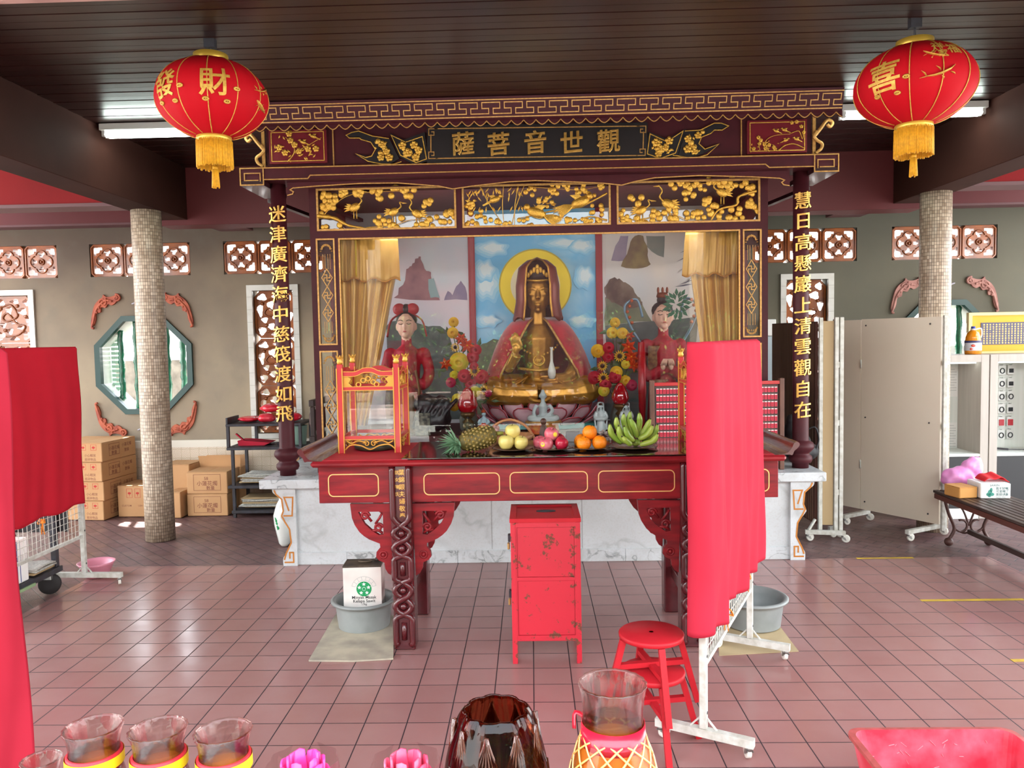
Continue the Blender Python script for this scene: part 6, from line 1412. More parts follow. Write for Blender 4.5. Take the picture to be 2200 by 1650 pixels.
def drape(P0, P1, d, zt, hem, e0, e1, label, mat_, n_in, off=.03, fol=1.0, seed=0, wrap=False):
    "cloth hung over a rack; off = outward normal side"
    nrm = Vector((-d.y, d.x, 0)); r_ = random.Random(seed); ph = [r_.uniform(0, 6) for _ in range(6)]; L = (P1-P0).length
    def fn(u, v):
        uu = min(1, u/.9) if wrap else u; s = e0+(L-e0+e1)*uu; q = P0+d*s; wr = max(0, (u-.9)/.1) if wrap else 0
        H = zt-hem[0]*(1-u)-hem[1]*u
        if v < .86: t = v/.86; z = (hem[0]*(1-u)+hem[1]*u)+H*t; side = 1
        else: t = (v-.86)/.14; z = zt-.25*t*t; side = 1-2*min(1, t*3)
        k = (1-t) if v < .86 else 0
        w = side*off+fol*(.020*sin(u*17+ph[0]+1.3*k)+.011*sin(u*33+ph[1]+2*k)+.012*sin(u*7+ph[2])+.010*sin(u*52+3*sin(3*k)+ph[5]))*(.25+.75*k)*(1 if side > 0 else .3)
        if wr: q = q+d*(.045*sin(pi*wr)); w = w*(1-wr)+off*wr; w *= cos(pi*wr*.98) if side > 0 else 1
        return q*1.0+nrm*w+Vector((0, 0, z+.010*sin(u*23+ph[3])*(k > .97)))+d*(.012*sin(9*k+ph[4])*(u-.5)*2)
    m = MB(); m.grid(fn, 110, 60, thick=.0025); o = m.build('red_cloth', mat_); return tag(o, label, 'cloth', 'red cloths over the mesh racks')
ribm = M('orange_ribbon', 0xE0862A, .5)
def tie(P, label, sd):
    m = MB(); P = Vector(P); r_ = random.Random(sd); m.ball(P, .012, 8, 6)
    for k in range(4): a = r_.uniform(0, 6.3); m.tube(cat([P, P+Vector((.02*cos(a), .015*sin(a), .02)), P+Vector((.035*cos(a), .02*sin(a), -.01)), P+Vector((.012*cos(a), .01*sin(a), -.005))], 4), .005, 6, flat=.4)
    for k in range(2): m.tube(cat([P, P+Vector((.01*(k-.5), -.005, -.04)), P+Vector((.02*(k-.5), .0, -.085))], 4), .006, 6, flat=.4)
    return tag(m.build('ribbon_tie', ribm), label, 'ribbon', 'orange ribbons tied to the mesh')
P0, P1, d = rack('mesh_rack', (.735, -.86), (1.215, .150), (.37, -.20), 'white wheeled mesh rack standing at right in front of the altar table')
drape(P1, P0, -d, 1.772, (.56, .53), -.02, .03, 'long red cloth over the right white mesh rack', redcloth, None, .056, .8, 2, True)
nr = Vector((d.y, -d.x, 0))
tie(P0+d*.95+nr*.012+Vector((0, 0, .50)), 'orange ribbon tied to the right mesh rack near its far post', 1); tie(P0+d*.42+nr*.012+Vector((0, 0, .47)), 'orange ribbon tied to the right mesh rack below the red cloth', 2)
P0, P1, d = rack('mesh_rack', (-3.38, .10), (-3.38, 1.55), (1, -.04), 'white wheeled mesh rack at left in front of the black trolley', .29)
drape(P1, P0, -d, 1.80, (.63, .63), -.01, .02, 'red cloth over the left white mesh rack', M('red_cloth_deep', 0xB8202F, .85, var=(3, .5, 0xAC1C2A), spec=.1), None, .03, .4, 5)
tie((-3.365, 1.06, .60), 'orange ribbon tied to the left mesh rack', 3)
P0, P1, d = rack('mesh_rack', (-1.942, -2.75), (-1.942, -1.45), (1, 0), 'white wheeled mesh rack at the left edge under a hanging red cloth', .2)
drape(P1, P0, -d, 1.80, (.24, .24), -.03, .02, 'hanging red cloth at the left edge of the view', redcloth, None, .07, .8, 8)
# ------------------------------------------------------------------ left aisle: cartons, shelf, trolley
def carton_(name, cx, cy, z0, w, d, h, rz, label, grp=None, txt=(), mark=None, open_=False, m_=carton):
    t = thing(name, label, 'carton', (cx, cy, z0), grp); c, s = cos(rz), sin(rz)
    T = lambda u, v, w_: Vector((cx+u*c+(d/2+w_)*s, cy+u*s-(d/2+w_)*c, z0+v)); Q = lambda x, y, z: Vector((cx+x*c-y*s, cy+x*s+y*c, z0+z))
    m = MB(); m.box((-w/2, -d/2, 0), (w/2, d/2, h-.004), .006, None, lambda *p: Q(*p)); m.build('carton_body', m_, t)
    if open_:
        for sy in (-1, 1): m = MB(); m.add([Q(-w/2, sy*d/2, h-.004), Q(w/2, sy*d/2, h-.004), Q(w/2+.01, sy*(d/2+.03), h+.13), Q(-w/2-.01, sy*(d/2+.03), h+.13), Q(-w/2, sy*d/2+.004, h-.004), Q(w/2, sy*d/2+.004, h-.004), Q(w/2+.01, sy*(d/2+.03)+.004, h+.13), Q(-w/2-.01, sy*(d/2+.03)+.004, h+.13)], [(0, 1, 2, 3), (7, 6, 5, 4), (0, 4, 5, 1), (1, 5, 6, 2), (2, 6, 7, 3), (3, 7, 4, 0)]); m.build('flap', m_, t)
    else:
        for sx in (-1, 1): m = MB(); m.box((min(0, sx*w/2)+.002, -d/2, h-.004), (max(0, sx*w/2)-.002, d/2, h), 0, None, lambda *p: Q(*p)); m.build('flap', m_, t)
    if txt or mark:
        m = MB()
        if mark == 'frame': ring(m, rect(-w*.33, h*.16, w*.33, h*.88), .004, T, .0006, .0003)
        if mark == 'sideframe':
            TS = lambda u, v, w_: Q(w/2+w_, u, v); ring(m, rect(-d*.30, h*.25, d*.0, h*.85), .004, TS, .0006, .0003)
            for i, tx in enumerate(('小蓮花燭', '數量')): write(m, tx, lambda u, v, w_, i=i: TS(-d*.15+u, h*(.62-.25*i)+v, w_), .045, .005, 0, .008)
            for i, tx in enumerate(('小蓮花燭', '散裝')): write(m, tx, lambda u, v, w_, i=i: TS(d*.22+u, h*(.68-.3*i)+v, w_), .042, .005, 0, .008)
        for tx, u0, v0, sz in txt: write(m, tx, lambda u, v, w_, u0=u0, v0=v0: T(u0*w+u, v0*h+v, w_), sz, .005, 0, .008)
        m.build('print', ink, t)
        if mark == 'icons' or mark == 'sideframe':
            m = MB()
            for u0 in (.14, .34) if mark == 'sideframe' else (-.12, .14):
                ring(m, rect(u0*w-.03, h*.62, u0*w+.03, h*.90), .003, T, .0006, .0003); m.prism(circ(u0*w, h*.76, .018, 10, .012), [], .0003, .0009, T); line(m, [(u0*w, h*.75), (u0*w, h*.66)], .004, T, .0006, .0003)
            m.build('handling_icons', redink, t)
    return t
ls = ('lowest of the four cartons stacked against the back wall at left', 'second carton up in the stack of four at left', 'third carton up in the stack of four at left', 'topmost carton in the stack of four at left with open slit')
for k in range(4): carton_('carton', -4.68, 4.03, .002+.202*k, .58, .58, .20, radians(-7+1.5*(k % 2)), ls[k], 'cartons stacked at left', (('小心輕放', .27, .35, .032), ('易碎物品', .27, .14, .032)), 'sideframe')
carton_('carton', -4.185, 4.04, .002, .34, .36, .33, radians(-2), 'single carton between the stack of four and the left column', None, (('CUSTOM', -.22, .36, .026), ('USA', .22, .36, .026)), 'icons')
carton_('carton', -3.81, 4.20, .002, .32, .32, .52, radians(-4), 'tall carton standing behind the left mosaic column')
carton_('carton', -3.72, 3.90, .002, .14, .26, .27, 0, 'small carton beside the left mosaic column')
carton_('carton', -3.405, 4.02, .002, .43, .33, .232, 0, 'lower of two framed candle cartons right of the left column', 'framed candle cartons', (('58', -.02, .70, .045), ('小蓮花燭', 0, .48, .055), ('數量', .08, .27, .045)), 'frame')
carton_('carton', -3.40, 4.02, .236, .43, .33, .232, 0, 'upper of two framed candle cartons right of the left column', 'framed candle cartons', (('58', -.02, .70, .045), ('小蓮花燭', 0, .48, .055), ('數量', .08, .27, .045)), 'frame')
carton_('carton', -3.39, 4.28, .002, .44, .16, .46, 0, 'open carton with raised flaps behind the framed candle cartons', None, (), None, True)
sf = thing('metal_shelf', 'black steel shelf unit behind the left shrine pillar', 'shelf', (-2.75, 3.98, 0))
SX0, SX1, SY0, SY1 = -3.14, -2.36, 3.76, 4.18
for x, y in ((SX0+.04, SY0), (SX0+.04, SY1-.03), (SX1-.03, SY0), (SX1-.03, SY1-.03)): MB().box((x, y, 0), (x+.03, y+.03, .74), .002).build('upright', blackst, sf)
for z, x0_ in ((.075, SX0+.03), (.335, SX0), (.735, SX0)): MB().box((x0_, SY0-.01, z-.03), (SX1, SY1, z), .003).build('shelf_board', blackst, sf)
for x, y in ((SX0, SY0), (SX0+.16, SY1-.04), (SX1-.03, SY0), (SX1-.03, SY1-.04)): MB().box((x, y, .736), (x+.03, y+.03, .95), .002).build('upper_upright', blackst, sf)
MB().box((SX0, SY0-.01, .95), (SX1, SY1, .975), .003).build('shelf_board', blackst, sf)
MB().box((SX0, SY0, .976), (SX0+.02, SY1-.1, 1.04), .002).build('end_lip', blackst, sf)
bagr = M('red_plastic_film', 0xC8142C, .25, var=(9, .6, 0xE04A58), coat=.3)
for k, (x, y, z, a, b, c, lb) in enumerate(((-2.955, 3.95, 1.01, .12, .12, .03, 'flattest red plastic bag at the left end of the black shelf top'), (-2.75, 3.88, 1.025, .10, .09, .045, 'crumpled red plastic bag in the middle of the black shelf top'), (-2.74, 4.02, 1.115, .13, .10, .045, 'red plastic bag lying on top of the bag pile'), (-2.50, 3.94, 1.025, .10, .11, .045, 'red plastic bag at the right end of the black shelf top'))):
    m = MB(); random.seed(k); m.ball((x, y, z), (a, b, c), 24, 14, None, lambda p: p*(1+.22*mnoise.noise(p*14+Vector((k*3, 0, 0))))); m.v = [Vector((q.x, q.y, max(q.z, .977))) for q in m.v]; tag(m.build('plastic_bag', bagr), lb, 'plastic bag', 'red plastic bags on the black shelf')
dp = thing('dustpan', 'red plastic dustpan on the second board of the black shelf', 'dustpan', (-2.9, 3.9, .736)); m = MB(); m.prism([(-3.05, .738), (-2.78, .738), (-2.72, .765), (-3.0, .79), (-3.06, .79)], [], -.22, 0, XZ(3.85)); m.build('pan', redcloth, dp); m = MB(); m.bar((-3.0, 3.9, .78), (-3.09, 3.9, .86), .03, .012); m.build('handle', redcloth, dp)
m = MB(); m.bar((-2.66, 3.9, .75), (-2.5, 3.95, .765), .04, .025); m.bar((-2.58, 3.88, .755), (-2.54, 3.88, .80), .02); tag(m.build('hand_tool', blackst), 'dark hand tool beside the red dustpan', 'tool')
m = MB(); m.lathe([(.06, .737), (.075, .93), (.08, .935), (.07, .93), (.055, .745)], (-2.42, 3.92, 0), 20); tag(m.build('green_bucket', M('grey_green_pail', 0x7F9A8E, .5)), 'small grey green bucket on the second shelf board', 'bucket')
news = M('newsprint', 0xB9B7AE, .85, var=(60, .7, 0x84827C))
def papers(x0, x1, y0, y1, z0, n, label, sd):
    t = thing('newspaper_pile', label, 'newspapers', ((x0+x1)/2, (y0+y1)/2, z0)); q = random.Random(sd)
    for k in range(n):
        dx, dy = q.uniform(-.03, .03), q.uniform(-.02, .02); z = z0+.0155*k
        m = MB(); m.grid(lambda u, v: Vector((x0+dx+(x1-x0)*u, y0+dy+(y1-y0)*v, z+.008+.006*sin(u*9+k)*sin(v*5+k)*(k > n-3))), 12, 6, thick=.011 if k < n-1 else .009); m.build('newspaper', news if k % 3 else M('brown_paper', 0xA38B66, .85), t)
papers(-3.03, -2.45, 3.82, 4.10, .352, 6, 'newspapers piled on the third shelf board', 1); papers(-3.03, -2.45, 3.82, 4.10, .092, 7, 'newspapers piled on the lowest shelf board', 2)
m = MB(); m.bar((-2.80, 4.00, .325-.025), (-2.55, 4.02, .20), .25, .004); 
tag(m.build('folded_carton', cartond), 'folded carton leaning between the lower shelf boards', 'cardboard')
tag(box((-2.62, 4.20, .45), (-2.40, 4.215, .70)).build('wall_card', carton), 'piece of cardboard hanging behind the black shelf', 'cardboard')
# wooden barrier beside the shrine
bw = M('dark_barrier_wood', 0x2A1A18, .4); bwd = M('barrier_panel', 0x4A2420, .35, coat=.3); wr = thing('wooden_barrier', 'dark wooden barrier with turned panels beside the left shrine side', 'barrier', (-2.03, 3.4, .705))
for z, n_ in ((1.235, 'top_rail'), (.90, 'bottom_rail')): MB().box((-2.055, 3.0, z-.03), (-2.005, 3.62, z+.03), .004).build(n_, bw, wr)
for y in (3.02, 3.58): MB().box((-2.05, y, .706), (-2.01, y+.04, 1.2), .003).build('post', bw, wr)
for y in (3.12, 3.24, 3.36, 3.48):
    m = MB(); m.prism([(-.03, .97), (.03, .97), (.05, 1.03), (.05, 1.12), (.03, 1.17), (-.03, 1.17), (-.05, 1.12), (-.05, 1.03)], [], -.012, .012, lambda u, v, w: Vector((-2.03+w+u*.75, y+u*.6, v))); m.build('panel', bwd, wr)
    for dy in (-.012, .012): m = MB(); m.tube([(-2.03, y+dy, .925), (-2.03, y+dy, 1.21)], .005, 6); m.build('white_rod', white_steel, wr)
m = MB(); m.lathe([(.03, .002), (.05, .03), (.085, .20), (.09, .28), (.06, .38), (.035, .42), (.045, .46), (.05, .47)], (-2.20, 2.62, 0), 24); v = m.build('porcelain_vase', M('porcelain', 0xDDE0DA, .15, coat=.6)); tag(v, 'white porcelain vase with a green leaf behind the left marble bracket', 'vase')
m = MB(); 
for k in range(3): leafp(m, -2.235+.01*k, .16+.03*k, 1.2+.5*k, .07, 2.545, .6)
l_ = m.build('painted_leaf', M('leaf_green_paint', 0x1E8A50, .3), v)
# trolley with boxes behind the left rack, pink bowl
tr_ = thing('platform_trolley', 'black platform trolley behind the left mesh rack', 'trolley', (-3.82, 1.05, 0))
MB().box((-4.16, .62, .15), (-3.475, 1.44, .19), .004).build('platform', blackst, tr_)
m = MB(); m.box((-3.474, .62, .146), (-3.462, 1.10, .165)); m.build('green_edge', M('pale_green_paint', 0x8AA57A, .5), tr_)
for x in (-4.08, -3.53):
    for y in (.70, 1.36):
        m = MB(); m.lathe([(.03, -.02), (.07, -.02), (.075, -.012), (.075, .012), (.07, .02), (.03, .02)], (x, y, .075), 24, Matrix.Rotation(pi/2, 3, 'X') @ Matrix.Rotation(.4, 3, 'Y')); w_ = m.build('wheel', M('black_rubber', 0x1E1A1A, .7), tr_); m = MB(); m.box((x-.03, y-.035, .11), (x+.03, y+.035, .151), .004); m.build('fork', steel, w_)
for x in (-4.10, -3.51): MB().box((x-.02, 1.385, .19), (x+.02, 1.425, 1.0), .003).build('handle_post', blackst, tr_)
MB().box((-4.10, 1.39, .98), (-3.51, 1.42, 1.02), .003).build('handle_bar', blackst, tr_)
m = MB(); m.bar((-3.75, 1.40, .19), (-3.86, 1.40, .62), .03, .02); m.build('handle_brace', blackst, tr_)
m = MB(); m.box((-4.15, 1.43, .44), (-3.42, 1.45, .74), .004); tag(m.build('black_board', M('black_board', 0x1C1A1C, .6)), 'black board standing against the trolley handle', 'board')
wb = carton_('white_carton', -3.66, .92, .192, .32, .34, .30, 0, 'white carton with blue lines on the black trolley', None, (), None, False, white)
m = MB()
for dy in (-.03, -.005, .02, .05): m.box((-3.4995, .95+dy, .20), (-3.4985, .956+dy, .485))
m.build('blue_print', M('blue_ink', 0x2A4A8A, .6), wb)
m = MB(); m.box((-3.80, .80, .4945), (-3.54, 1.0, .535), .004); tag(m.build('joss_packet', M('red_yellow_packet', 0xD0452A, .5, var=(12, 1, 0xE8B83A))), 'red and yellow packet lying on the white carton', 'packet')
papers(-3.74, -3.50, 1.12, 1.36, .206, 3, 'newspapers lying on the black trolley', 5)
m = MB(); m.lathe([(.075, .001), (.09, .02), (.125, .10), (.138, .115), (.132, .118), (.115, .10), (.08, .02), (.02, .012)], (-3.42, 1.78, 0), 36); tag(m.build('pink_bowl', M('pink_plastic', 0xC98090, .4)), 'pink plastic bowl on the floor behind the left rack foot', 'bowl')
# plaster bats round the eight-sided windows
batm = M('terracotta_relief', 0xB05C40, .7, var=(14, .9, 0x8A3F30)); batp = M('faded_pink_relief', 0xA87A70, .8, var=(14, .9, 0x8A5E56)); birdm = M('faded_blue_relief', 0x9A96A0, .8)
def bat(cx, cz, sx, sz, label, m_):
    m = MB(); T = lambda u, v, w: Vector((cx+sx*u, YW-w, cz+sz*v))
    O = [(-.02, .0), (.03, -.035), (.07, -.02), (.10, -.06), (.15, -.055), (.16, -.11), (.21, -.12), (.215, -.19), (.24, -.25), (.265, -.26), (.27, -.22), (.25, -.12), (.225, -.04), (.18, .02), (.13, .055), (.12, .085), (.09, .06), (.03, .06), (-.03, .075)]
    P = [(p.x, p.y) for p in cat([(a, b, 0) for a, b in O], 3, True)]; m.prism(P, [], -.005, .022, T)
    m.tube([T(p.x, p.y, .02) for p in cat([(.02, .01, 0), (.09, .02, 0), (.16, -.03, 0), (.21, -.10, 0), (.245, -.22, 0), (.262, -.275, 0), (.24, -.285, 0)], 5)], .013, 6)
    P = [(-.03+.042*(1-i/30)*cos(i*.36+1.2), .045+.042*(1-i/30)*sin(i*.36+1.2)) for i in range(26)]; m.tube([T(*p, .015) for p in P], .012, 6)
    P = [(.12+.045*(1-i/30)*cos(i*.36), -.005+.045*(1-i/30)*sin(i*.36)) for i in range(22)]; m.tube([T(*p, .022) for p in P], .010, 6)
    for u, v in ((.06, .02), (.17, -.06), (.09, .035), (.2, -.11)): m.ball(T(u, v, .02), .016, 7, 5)
    tag(m.build('bat_relief', m_), label, 'wall relief', 'plaster bat reliefs round the eight-sided windows')
for (cx, nm, mm) in ((octs[0], 'left', batm), (octs[1], 'right', batp)):
    for sx, sz, w_ in ((-1, 1, 'upper left of'), (1, 1, 'upper right of'), (-1, -1, 'lower left of'), (1, -1, 'lower right of')): bat(cx+sx*.30, 1.585+sz*.70, sx, sz, 'plaster bat relief at the %s the %s eight-sided window' % (w_, nm), mm)
    for sz, w_ in ((1, 'above'), (-1, 'below')):
        m = MB(); 
        for k in range(6): a = k*1.047; m.tube([(cx+.03*cos(a), YW-.008, 1.585+sz*.70+.03*sin(a)), (cx+.11*cos(a), YW-.008, 1.585+sz*.70+.06*sin(a+.4))], [.016, .006], 6)
        m.ball((cx, YW-.008, 1.585+sz*.70), .03, 8, 6); tag(m.build('flower_relief', birdm), 'faded plaster flower relief %s the %s eight-sided window' % (w_, nm), 'wall relief')
# ------------------------------------------------------------------ right aisle: folding screens, shop cabinets, bench
def screen_panel(t, a, b, z0, z1, m_, name='panel', th=.022):
    m = MB(); a = Vector((*a, 0)); b = Vector((*b, 0)); m.bar(a+Vector((0, 0, (z0+z1)/2)), b+Vector((0, 0, (z0+z1)/2)), th, z1-z0, (0, 0, 1)); return m.build(name, m_, t)
def spost(t, x, y, z1): return MB().box((x-.016, y-.016, .07), (x+.016, y+.016, z1), .003).build('post', white_steel, t)
def sfoot(t, a, b):
    a = Vector((*a, .085)); b = Vector((*b, .085)); m = MB(); m.bar(a, b, .035, .035, (0, 0, 1)); m.build('foot_bar', white_steel, t); d = (b-a).normalized()
    for q, s in ((a+d*.02, .3), (b-d*.02, -.4)): caster(t, q.x, q.y, .068, s, .034)
s1 = thing('folding_screen', 'cream folding screen on casters in front of the right mosaic column', 'screen', (3.3, 2.95, 0))
A, Bf, Cc = (2.985, 3.50), (3.13, 3.275), (3.535, 2.62)
screen_panel(s1, A, Bf, .12, 1.915, cream, 'narrow_panel'); screen_panel(s1, (Bf[0]+.004, Bf[1]-.006), Cc, .12, 1.92, cream, 'wide_panel')
for z in (.55, 1.5): m = MB(); m.tube([(Bf[0]-.012, Bf[1]-.018, z-.04), (Bf[0]-.012, Bf[1]-.018, z+.04)], .008, 8); m.build('hinge', white_steel, s1)
for z in (.2, 1.0, 1.86):
    for q in ((Bf[0]+.02, Bf[1]-.055), (Cc[0]-.06, Cc[1]+.07)): m = MB(); m.ball((q[0]-.01, q[1]-.012, z), .008, 6, 5); m.build('screw', blackst, s1)
spost(s1, 3.555, 2.60, 1.93); spost(s1, 3.60, 2.66, 1.93); spost(s1, 2.975, 3.52, 1.93)
for z in (.45, .95, 1.5): MB().box((3.555, 2.61, z), (3.60, 2.65, z+.05), .003).build('link', white_steel, s1)
sfoot(s1, (3.20, 2.50), (3.62, 2.73)); sfoot(s1, (2.90, 3.10), (3.22, 3.30))
s2 = thing('folding_screen', 'slatted brown and cream folding screen beside the right shrine pillar', 'screen', (2.5, 2.7, 0))
slat = M('brown_slats', 0x4E2A20, .5); sl2 = M('slat_gap_line', 0x9A7A60, .6)
pa_ = Vector((2.44, 3.72, 0)); pb_ = Vector((2.475, 2.62, 0)); screen_panel(s2, (2.44, 3.72), (2.475, 2.62), .14, 1.90, slat, 'slatted_panel'); m = MB(); d_ = (pb_-pa_).normalized(); n_ = Vector((-d_.y, d_.x, 0)); n_ = n_ if n_.x < 0 else -n_
for k in range(26): q = pa_+d_*(.02+.041*k)+n_*.0115; m.bar(q+Vector((0, 0, .15)), q+Vector((0, 0, 1.89)), .004, .002)
m.build('slat_lines', sl2, s2)
spost(s2, 2.495, 2.585, 1.93); screen_panel(s2, (2.515, 2.585), (2.60, 2.575), .14, 1.90, M('tan_panel', 0xA78F68, .6), 'tan_panel', .016); spost(s2, 2.62, 2.565, 1.93); spost(s2, 2.665, 2.57, 1.93)
for z in (.4, 1.0, 1.5): MB().box((2.63, 2.56, z), (2.66, 2.58, z+.05), .003).build('link', white_steel, s2)
sfoot(s2, (2.36, 2.56), (2.68, 2.50)); sfoot(s2, (2.60, 2.66), (2.70, 2.68))
m = MB(); m.bar((2.39, 2.56, .10), (2.45, 2.575, .19), .018); m.build('strut', white_steel, s2)
t = thing('electric_box', 'white box with a pale conduit on the wall behind the brown slatted screen', 'box', (2.62, 4.38, 1.9)); a = at(1653, 690, Y=4.37); MB().box((a.x-.06, 4.33, a.z-.16), (a.x+.06, 4.383, a.z+.02), .006).build('box_body', white, t); MB().box((a.x-.05, 4.35, .745), (a.x+.03, 4.383, a.z-.161), .004).build('conduit', M('pale_blue_conduit', 0xB0BEC4, .5), t)
# shop cabinets
lam = M('grey_laminate', 0xB5ADA4, .5, stretch=(8, 8, .6), var=(3, .6, 0xA59C94)); labk = M('white_back_panel', 0xE2E6E0, .6, stretch=(14, 1, .5), var=(2, .5, 0xCDD6CE)); led = M('cabinet_light', 0xFFFFFF, .5, emit=(0xF4FFFA, 5)); dkp = M('dark_panel', 0x2A2A2C, .5)
KY0, KY1, KZ = 3.30, 3.72, 1.566
def cabinet(x0, x1, label):
    t = thing('display_cabinet', label, 'cabinet', ((x0+x1)/2, 3.5, 0), 'grey shop display cabinets'); w = .075
    MB().box((x0, KY0, .0), (x0+w, KY1, KZ), .002).build('side_frame', lam, t); MB().box((x1-w, KY0, .0), (x1, KY1, KZ), .002).build('side_frame', lam, t)
    MB().box((x0+w, KY0, KZ-.07), (x1-w, KY1, KZ), .002).build('top_frame', lam, t); MB().box((x0+w, KY1-.02, .58), (x1-w, KY1-.004, KZ-.07)).build('back_panel', labk, t)
    MB().box((x0+w, KY0, .60), (x1-w, KY1-.021, .625), .002).build('shelf_board', labk, t); MB().box((x0+w, KY0+.01, .10), (x1-w, KY0+.03, .60)).build('lower_panel', dkp, t); MB().box((x0+w, KY0+.005, 0), (x1-w, KY0+.03, .10)).build('kick_board', white, t)
    MB().box((x0+w+.02, KY0+.05, KZ-.083), (x1-w-.02, KY0+.08, KZ-.071)).build('light_strip', led, t); return t
k1 = cabinet(3.70, 4.335, 'grey display cabinet with two paper notices behind the bench'); k2 = cabinet(4.345, 5.0, 'grey display cabinet hung with bracelets at the right edge')
for z in (1.40, 1.20, 1.02, .84):
    m = MB(); m.box((3.80, KY1-.05, z-.02), (3.90, KY1-.022, z+.02), .003); m.build('ledge', M('clear_ledge', 0xA9B8B4, .2), k1)
for k, (z0, z1) in enumerate(((1.14, 1.44), (.64, .88))):
    m = MB(); m.box((4.155, KY1-.022, z0), (4.255, KY1-.0205, z1)); p_ = tag(m.build('paper_notice', white), ('upper', 'lower')[k]+' paper notice on the back of the left display cabinet', 'notice', 'paper notices in the cabinet'); m = MB()
    for j in range(9): m.box((4.165, KY1-.0226, z1-.03-j*.026), (4.245-.02*(j % 3 == 0), KY1-.0221, z1-.027-j*.026))
    m.build('print_lines', M('grey_print', 0x9A9C9A, .7), p_)
pk = {}
def packet(kind):
    if kind in pk: return pk[kind]
    m = MB(); m.mat(M('packet_card', 0xD9DCD8, .4)).box((-.034, -.002, -.045), (.034, .002, .045)); m.mat(M('packet_dark', 0x23262A, .4))
    if kind == 'r': m.tube([(.021*cos(t), -.006, -.008+.024*sin(t)) for t in [k*2*pi/16 for k in range(16)]], .005, 6, closed=True)
    elif kind == 'b': m.box((-.022, -.007, -.028), (.022, -.002, .012), .002); m.tube([(.015*cos(t), -.008, -.005+.013*sin(t)) for t in [k*2*pi/12 for k in range(12)]], .003, 5, closed=True)
    else: m.mat(M('packet_red', 0xB8303A, .4)); m.box((-.026, -.008, -.04), (.026, -.002, .022), .003)
    m.mat(steel); m.tube([(0, .030, .05), (0, -.008, .05), (0, -.012, .056)], .0022, 5); pk[kind] = m.mesh('bracelet_packet'); return pk[kind]
nm_ = {'r': 'round bracelet packet', 'b': 'square pendant packet', 's': 'red packet'}
rows = ('top', 'second', 'third', 'fourth', 'fifth', 'lowest')
for j, kinds in enumerate(('bbrb', 'brrb', 'rrrr', 'srrb', 'rbss', 'rsrr')):
    for i, kd in enumerate(kinds):
        o = bpy.data.objects.new('bracelet_packet', packet(kd)); COL.objects.link(o); o.location = (4.475+.095*i, KY1-.065+.012*(i % 2), 1.40-.128*j)
        tag(o, '%s, %s from left in %s row of right cabinet' % (nm_[kd], ('first', 'second', 'third', 'fourth')[i], rows[j]), 'packet', 'packets hanging in the right display cabinet')
for k, (x, z) in enumerate(((3.86, .80), (3.92, .72))):
    o = bpy.data.objects.new('goods_packet', packet('b')); COL.objects.link(o); o.location = (x, KY1-.065, z); tag(o, ('upper', 'lower')[k]+' small white packet at the left of the left display cabinet', 'packet')
m = MB(); m.bar((4.50, 3.50, .648), (4.62, 3.46, .64), .018, .018); m.bar((4.62, 3.46, .64), (4.80, 3.45, .637), .008, .008); tag(m.build('stapler', blackst), 'black stapler on the shelf of the right display cabinet', 'stapler')
m = MB(); m.ball((3.87, 3.50, .70), (.06, .06, .06)); m.ball((3.93, 3.47, .675), (.06, .05, .035)); m.ball((3.835, 3.46, .68), (.03, .05, .04)); tag(fused(m, .01, 2, bagm).build('dark_pouch', None), 'dark fabric pouch on the shelf of the left display cabinet', 'pouch')
# oil jug
jg = thing('oil_jug', 'large plastic jug of golden oil with a blue cap on the left display cabinet', 'jug', (4.13, 3.45, KZ)); a = at(2091, 702, Y=3.45); jx = a.x; H = a.z-KZ
oil = M('golden_oil', 0xD9871A, .15, coat=.6); m = MB(); m.lathe([(.070, KZ+.001), (.076, KZ+.01), (.076, KZ+H*.5), (.070, KZ+H*.55), (.070, KZ+H*.62), (.055, KZ+H*.78), (.024, KZ+H*.88)], (jx, 3.45, 0), 24, sy=.8); m.build('jug_body', oil, jg)
m = MB(); m.lathe([(.0775, KZ+H*.14), (.0785, KZ+H*.15), (.0785, KZ+H*.48), (.0775, KZ+H*.49)], (jx, 3.45, 0), 24, sy=.8, cap=False); l_ = m.build('jug_label', M('jug_label_grey', 0xC9CBD2, .4), jg); m = MB(); m.lathe([(.079, KZ+H*.42), (.079, KZ+H*.50)], (jx, 3.45, 0), 24, sy=.8, cap=False); m.build('label_band', M('label_navy', 0x2A2A5A, .4), l_); m = MB(); m.ball((jx-.03, 3.39, KZ+H*.32), (.022, .006, .012)); m.ball((jx-.045, 3.397, KZ+H*.2), (.014, .006, .012)); m.build('label_spot', M('label_red', 0xC0402A, .4), l_)
m = MB(); m.lathe([(.022, KZ+H*.88), (.024, KZ+H*.93), (.020, KZ+H*.935)], (jx, 3.45, 0), 18); m.build('neck', white, jg); m = MB(); m.lathe([(.020, KZ+H*.935), (.020, KZ+H), (.014, KZ+H+.004)], (jx, 3.45, 0), 18); m.build('cap', M('cap_blue', 0x2A3A9A, .4), jg); m = MB(); m.tube(cat([(jx+.02, 3.45, KZ+H*.9), (jx+.07, 3.45, KZ+H*.93), (jx+.08, 3.45, KZ+H*.75), (jx+.07, 3.45, KZ+H*.6)], 5), .008, 6); m.build('handle', white, jg)
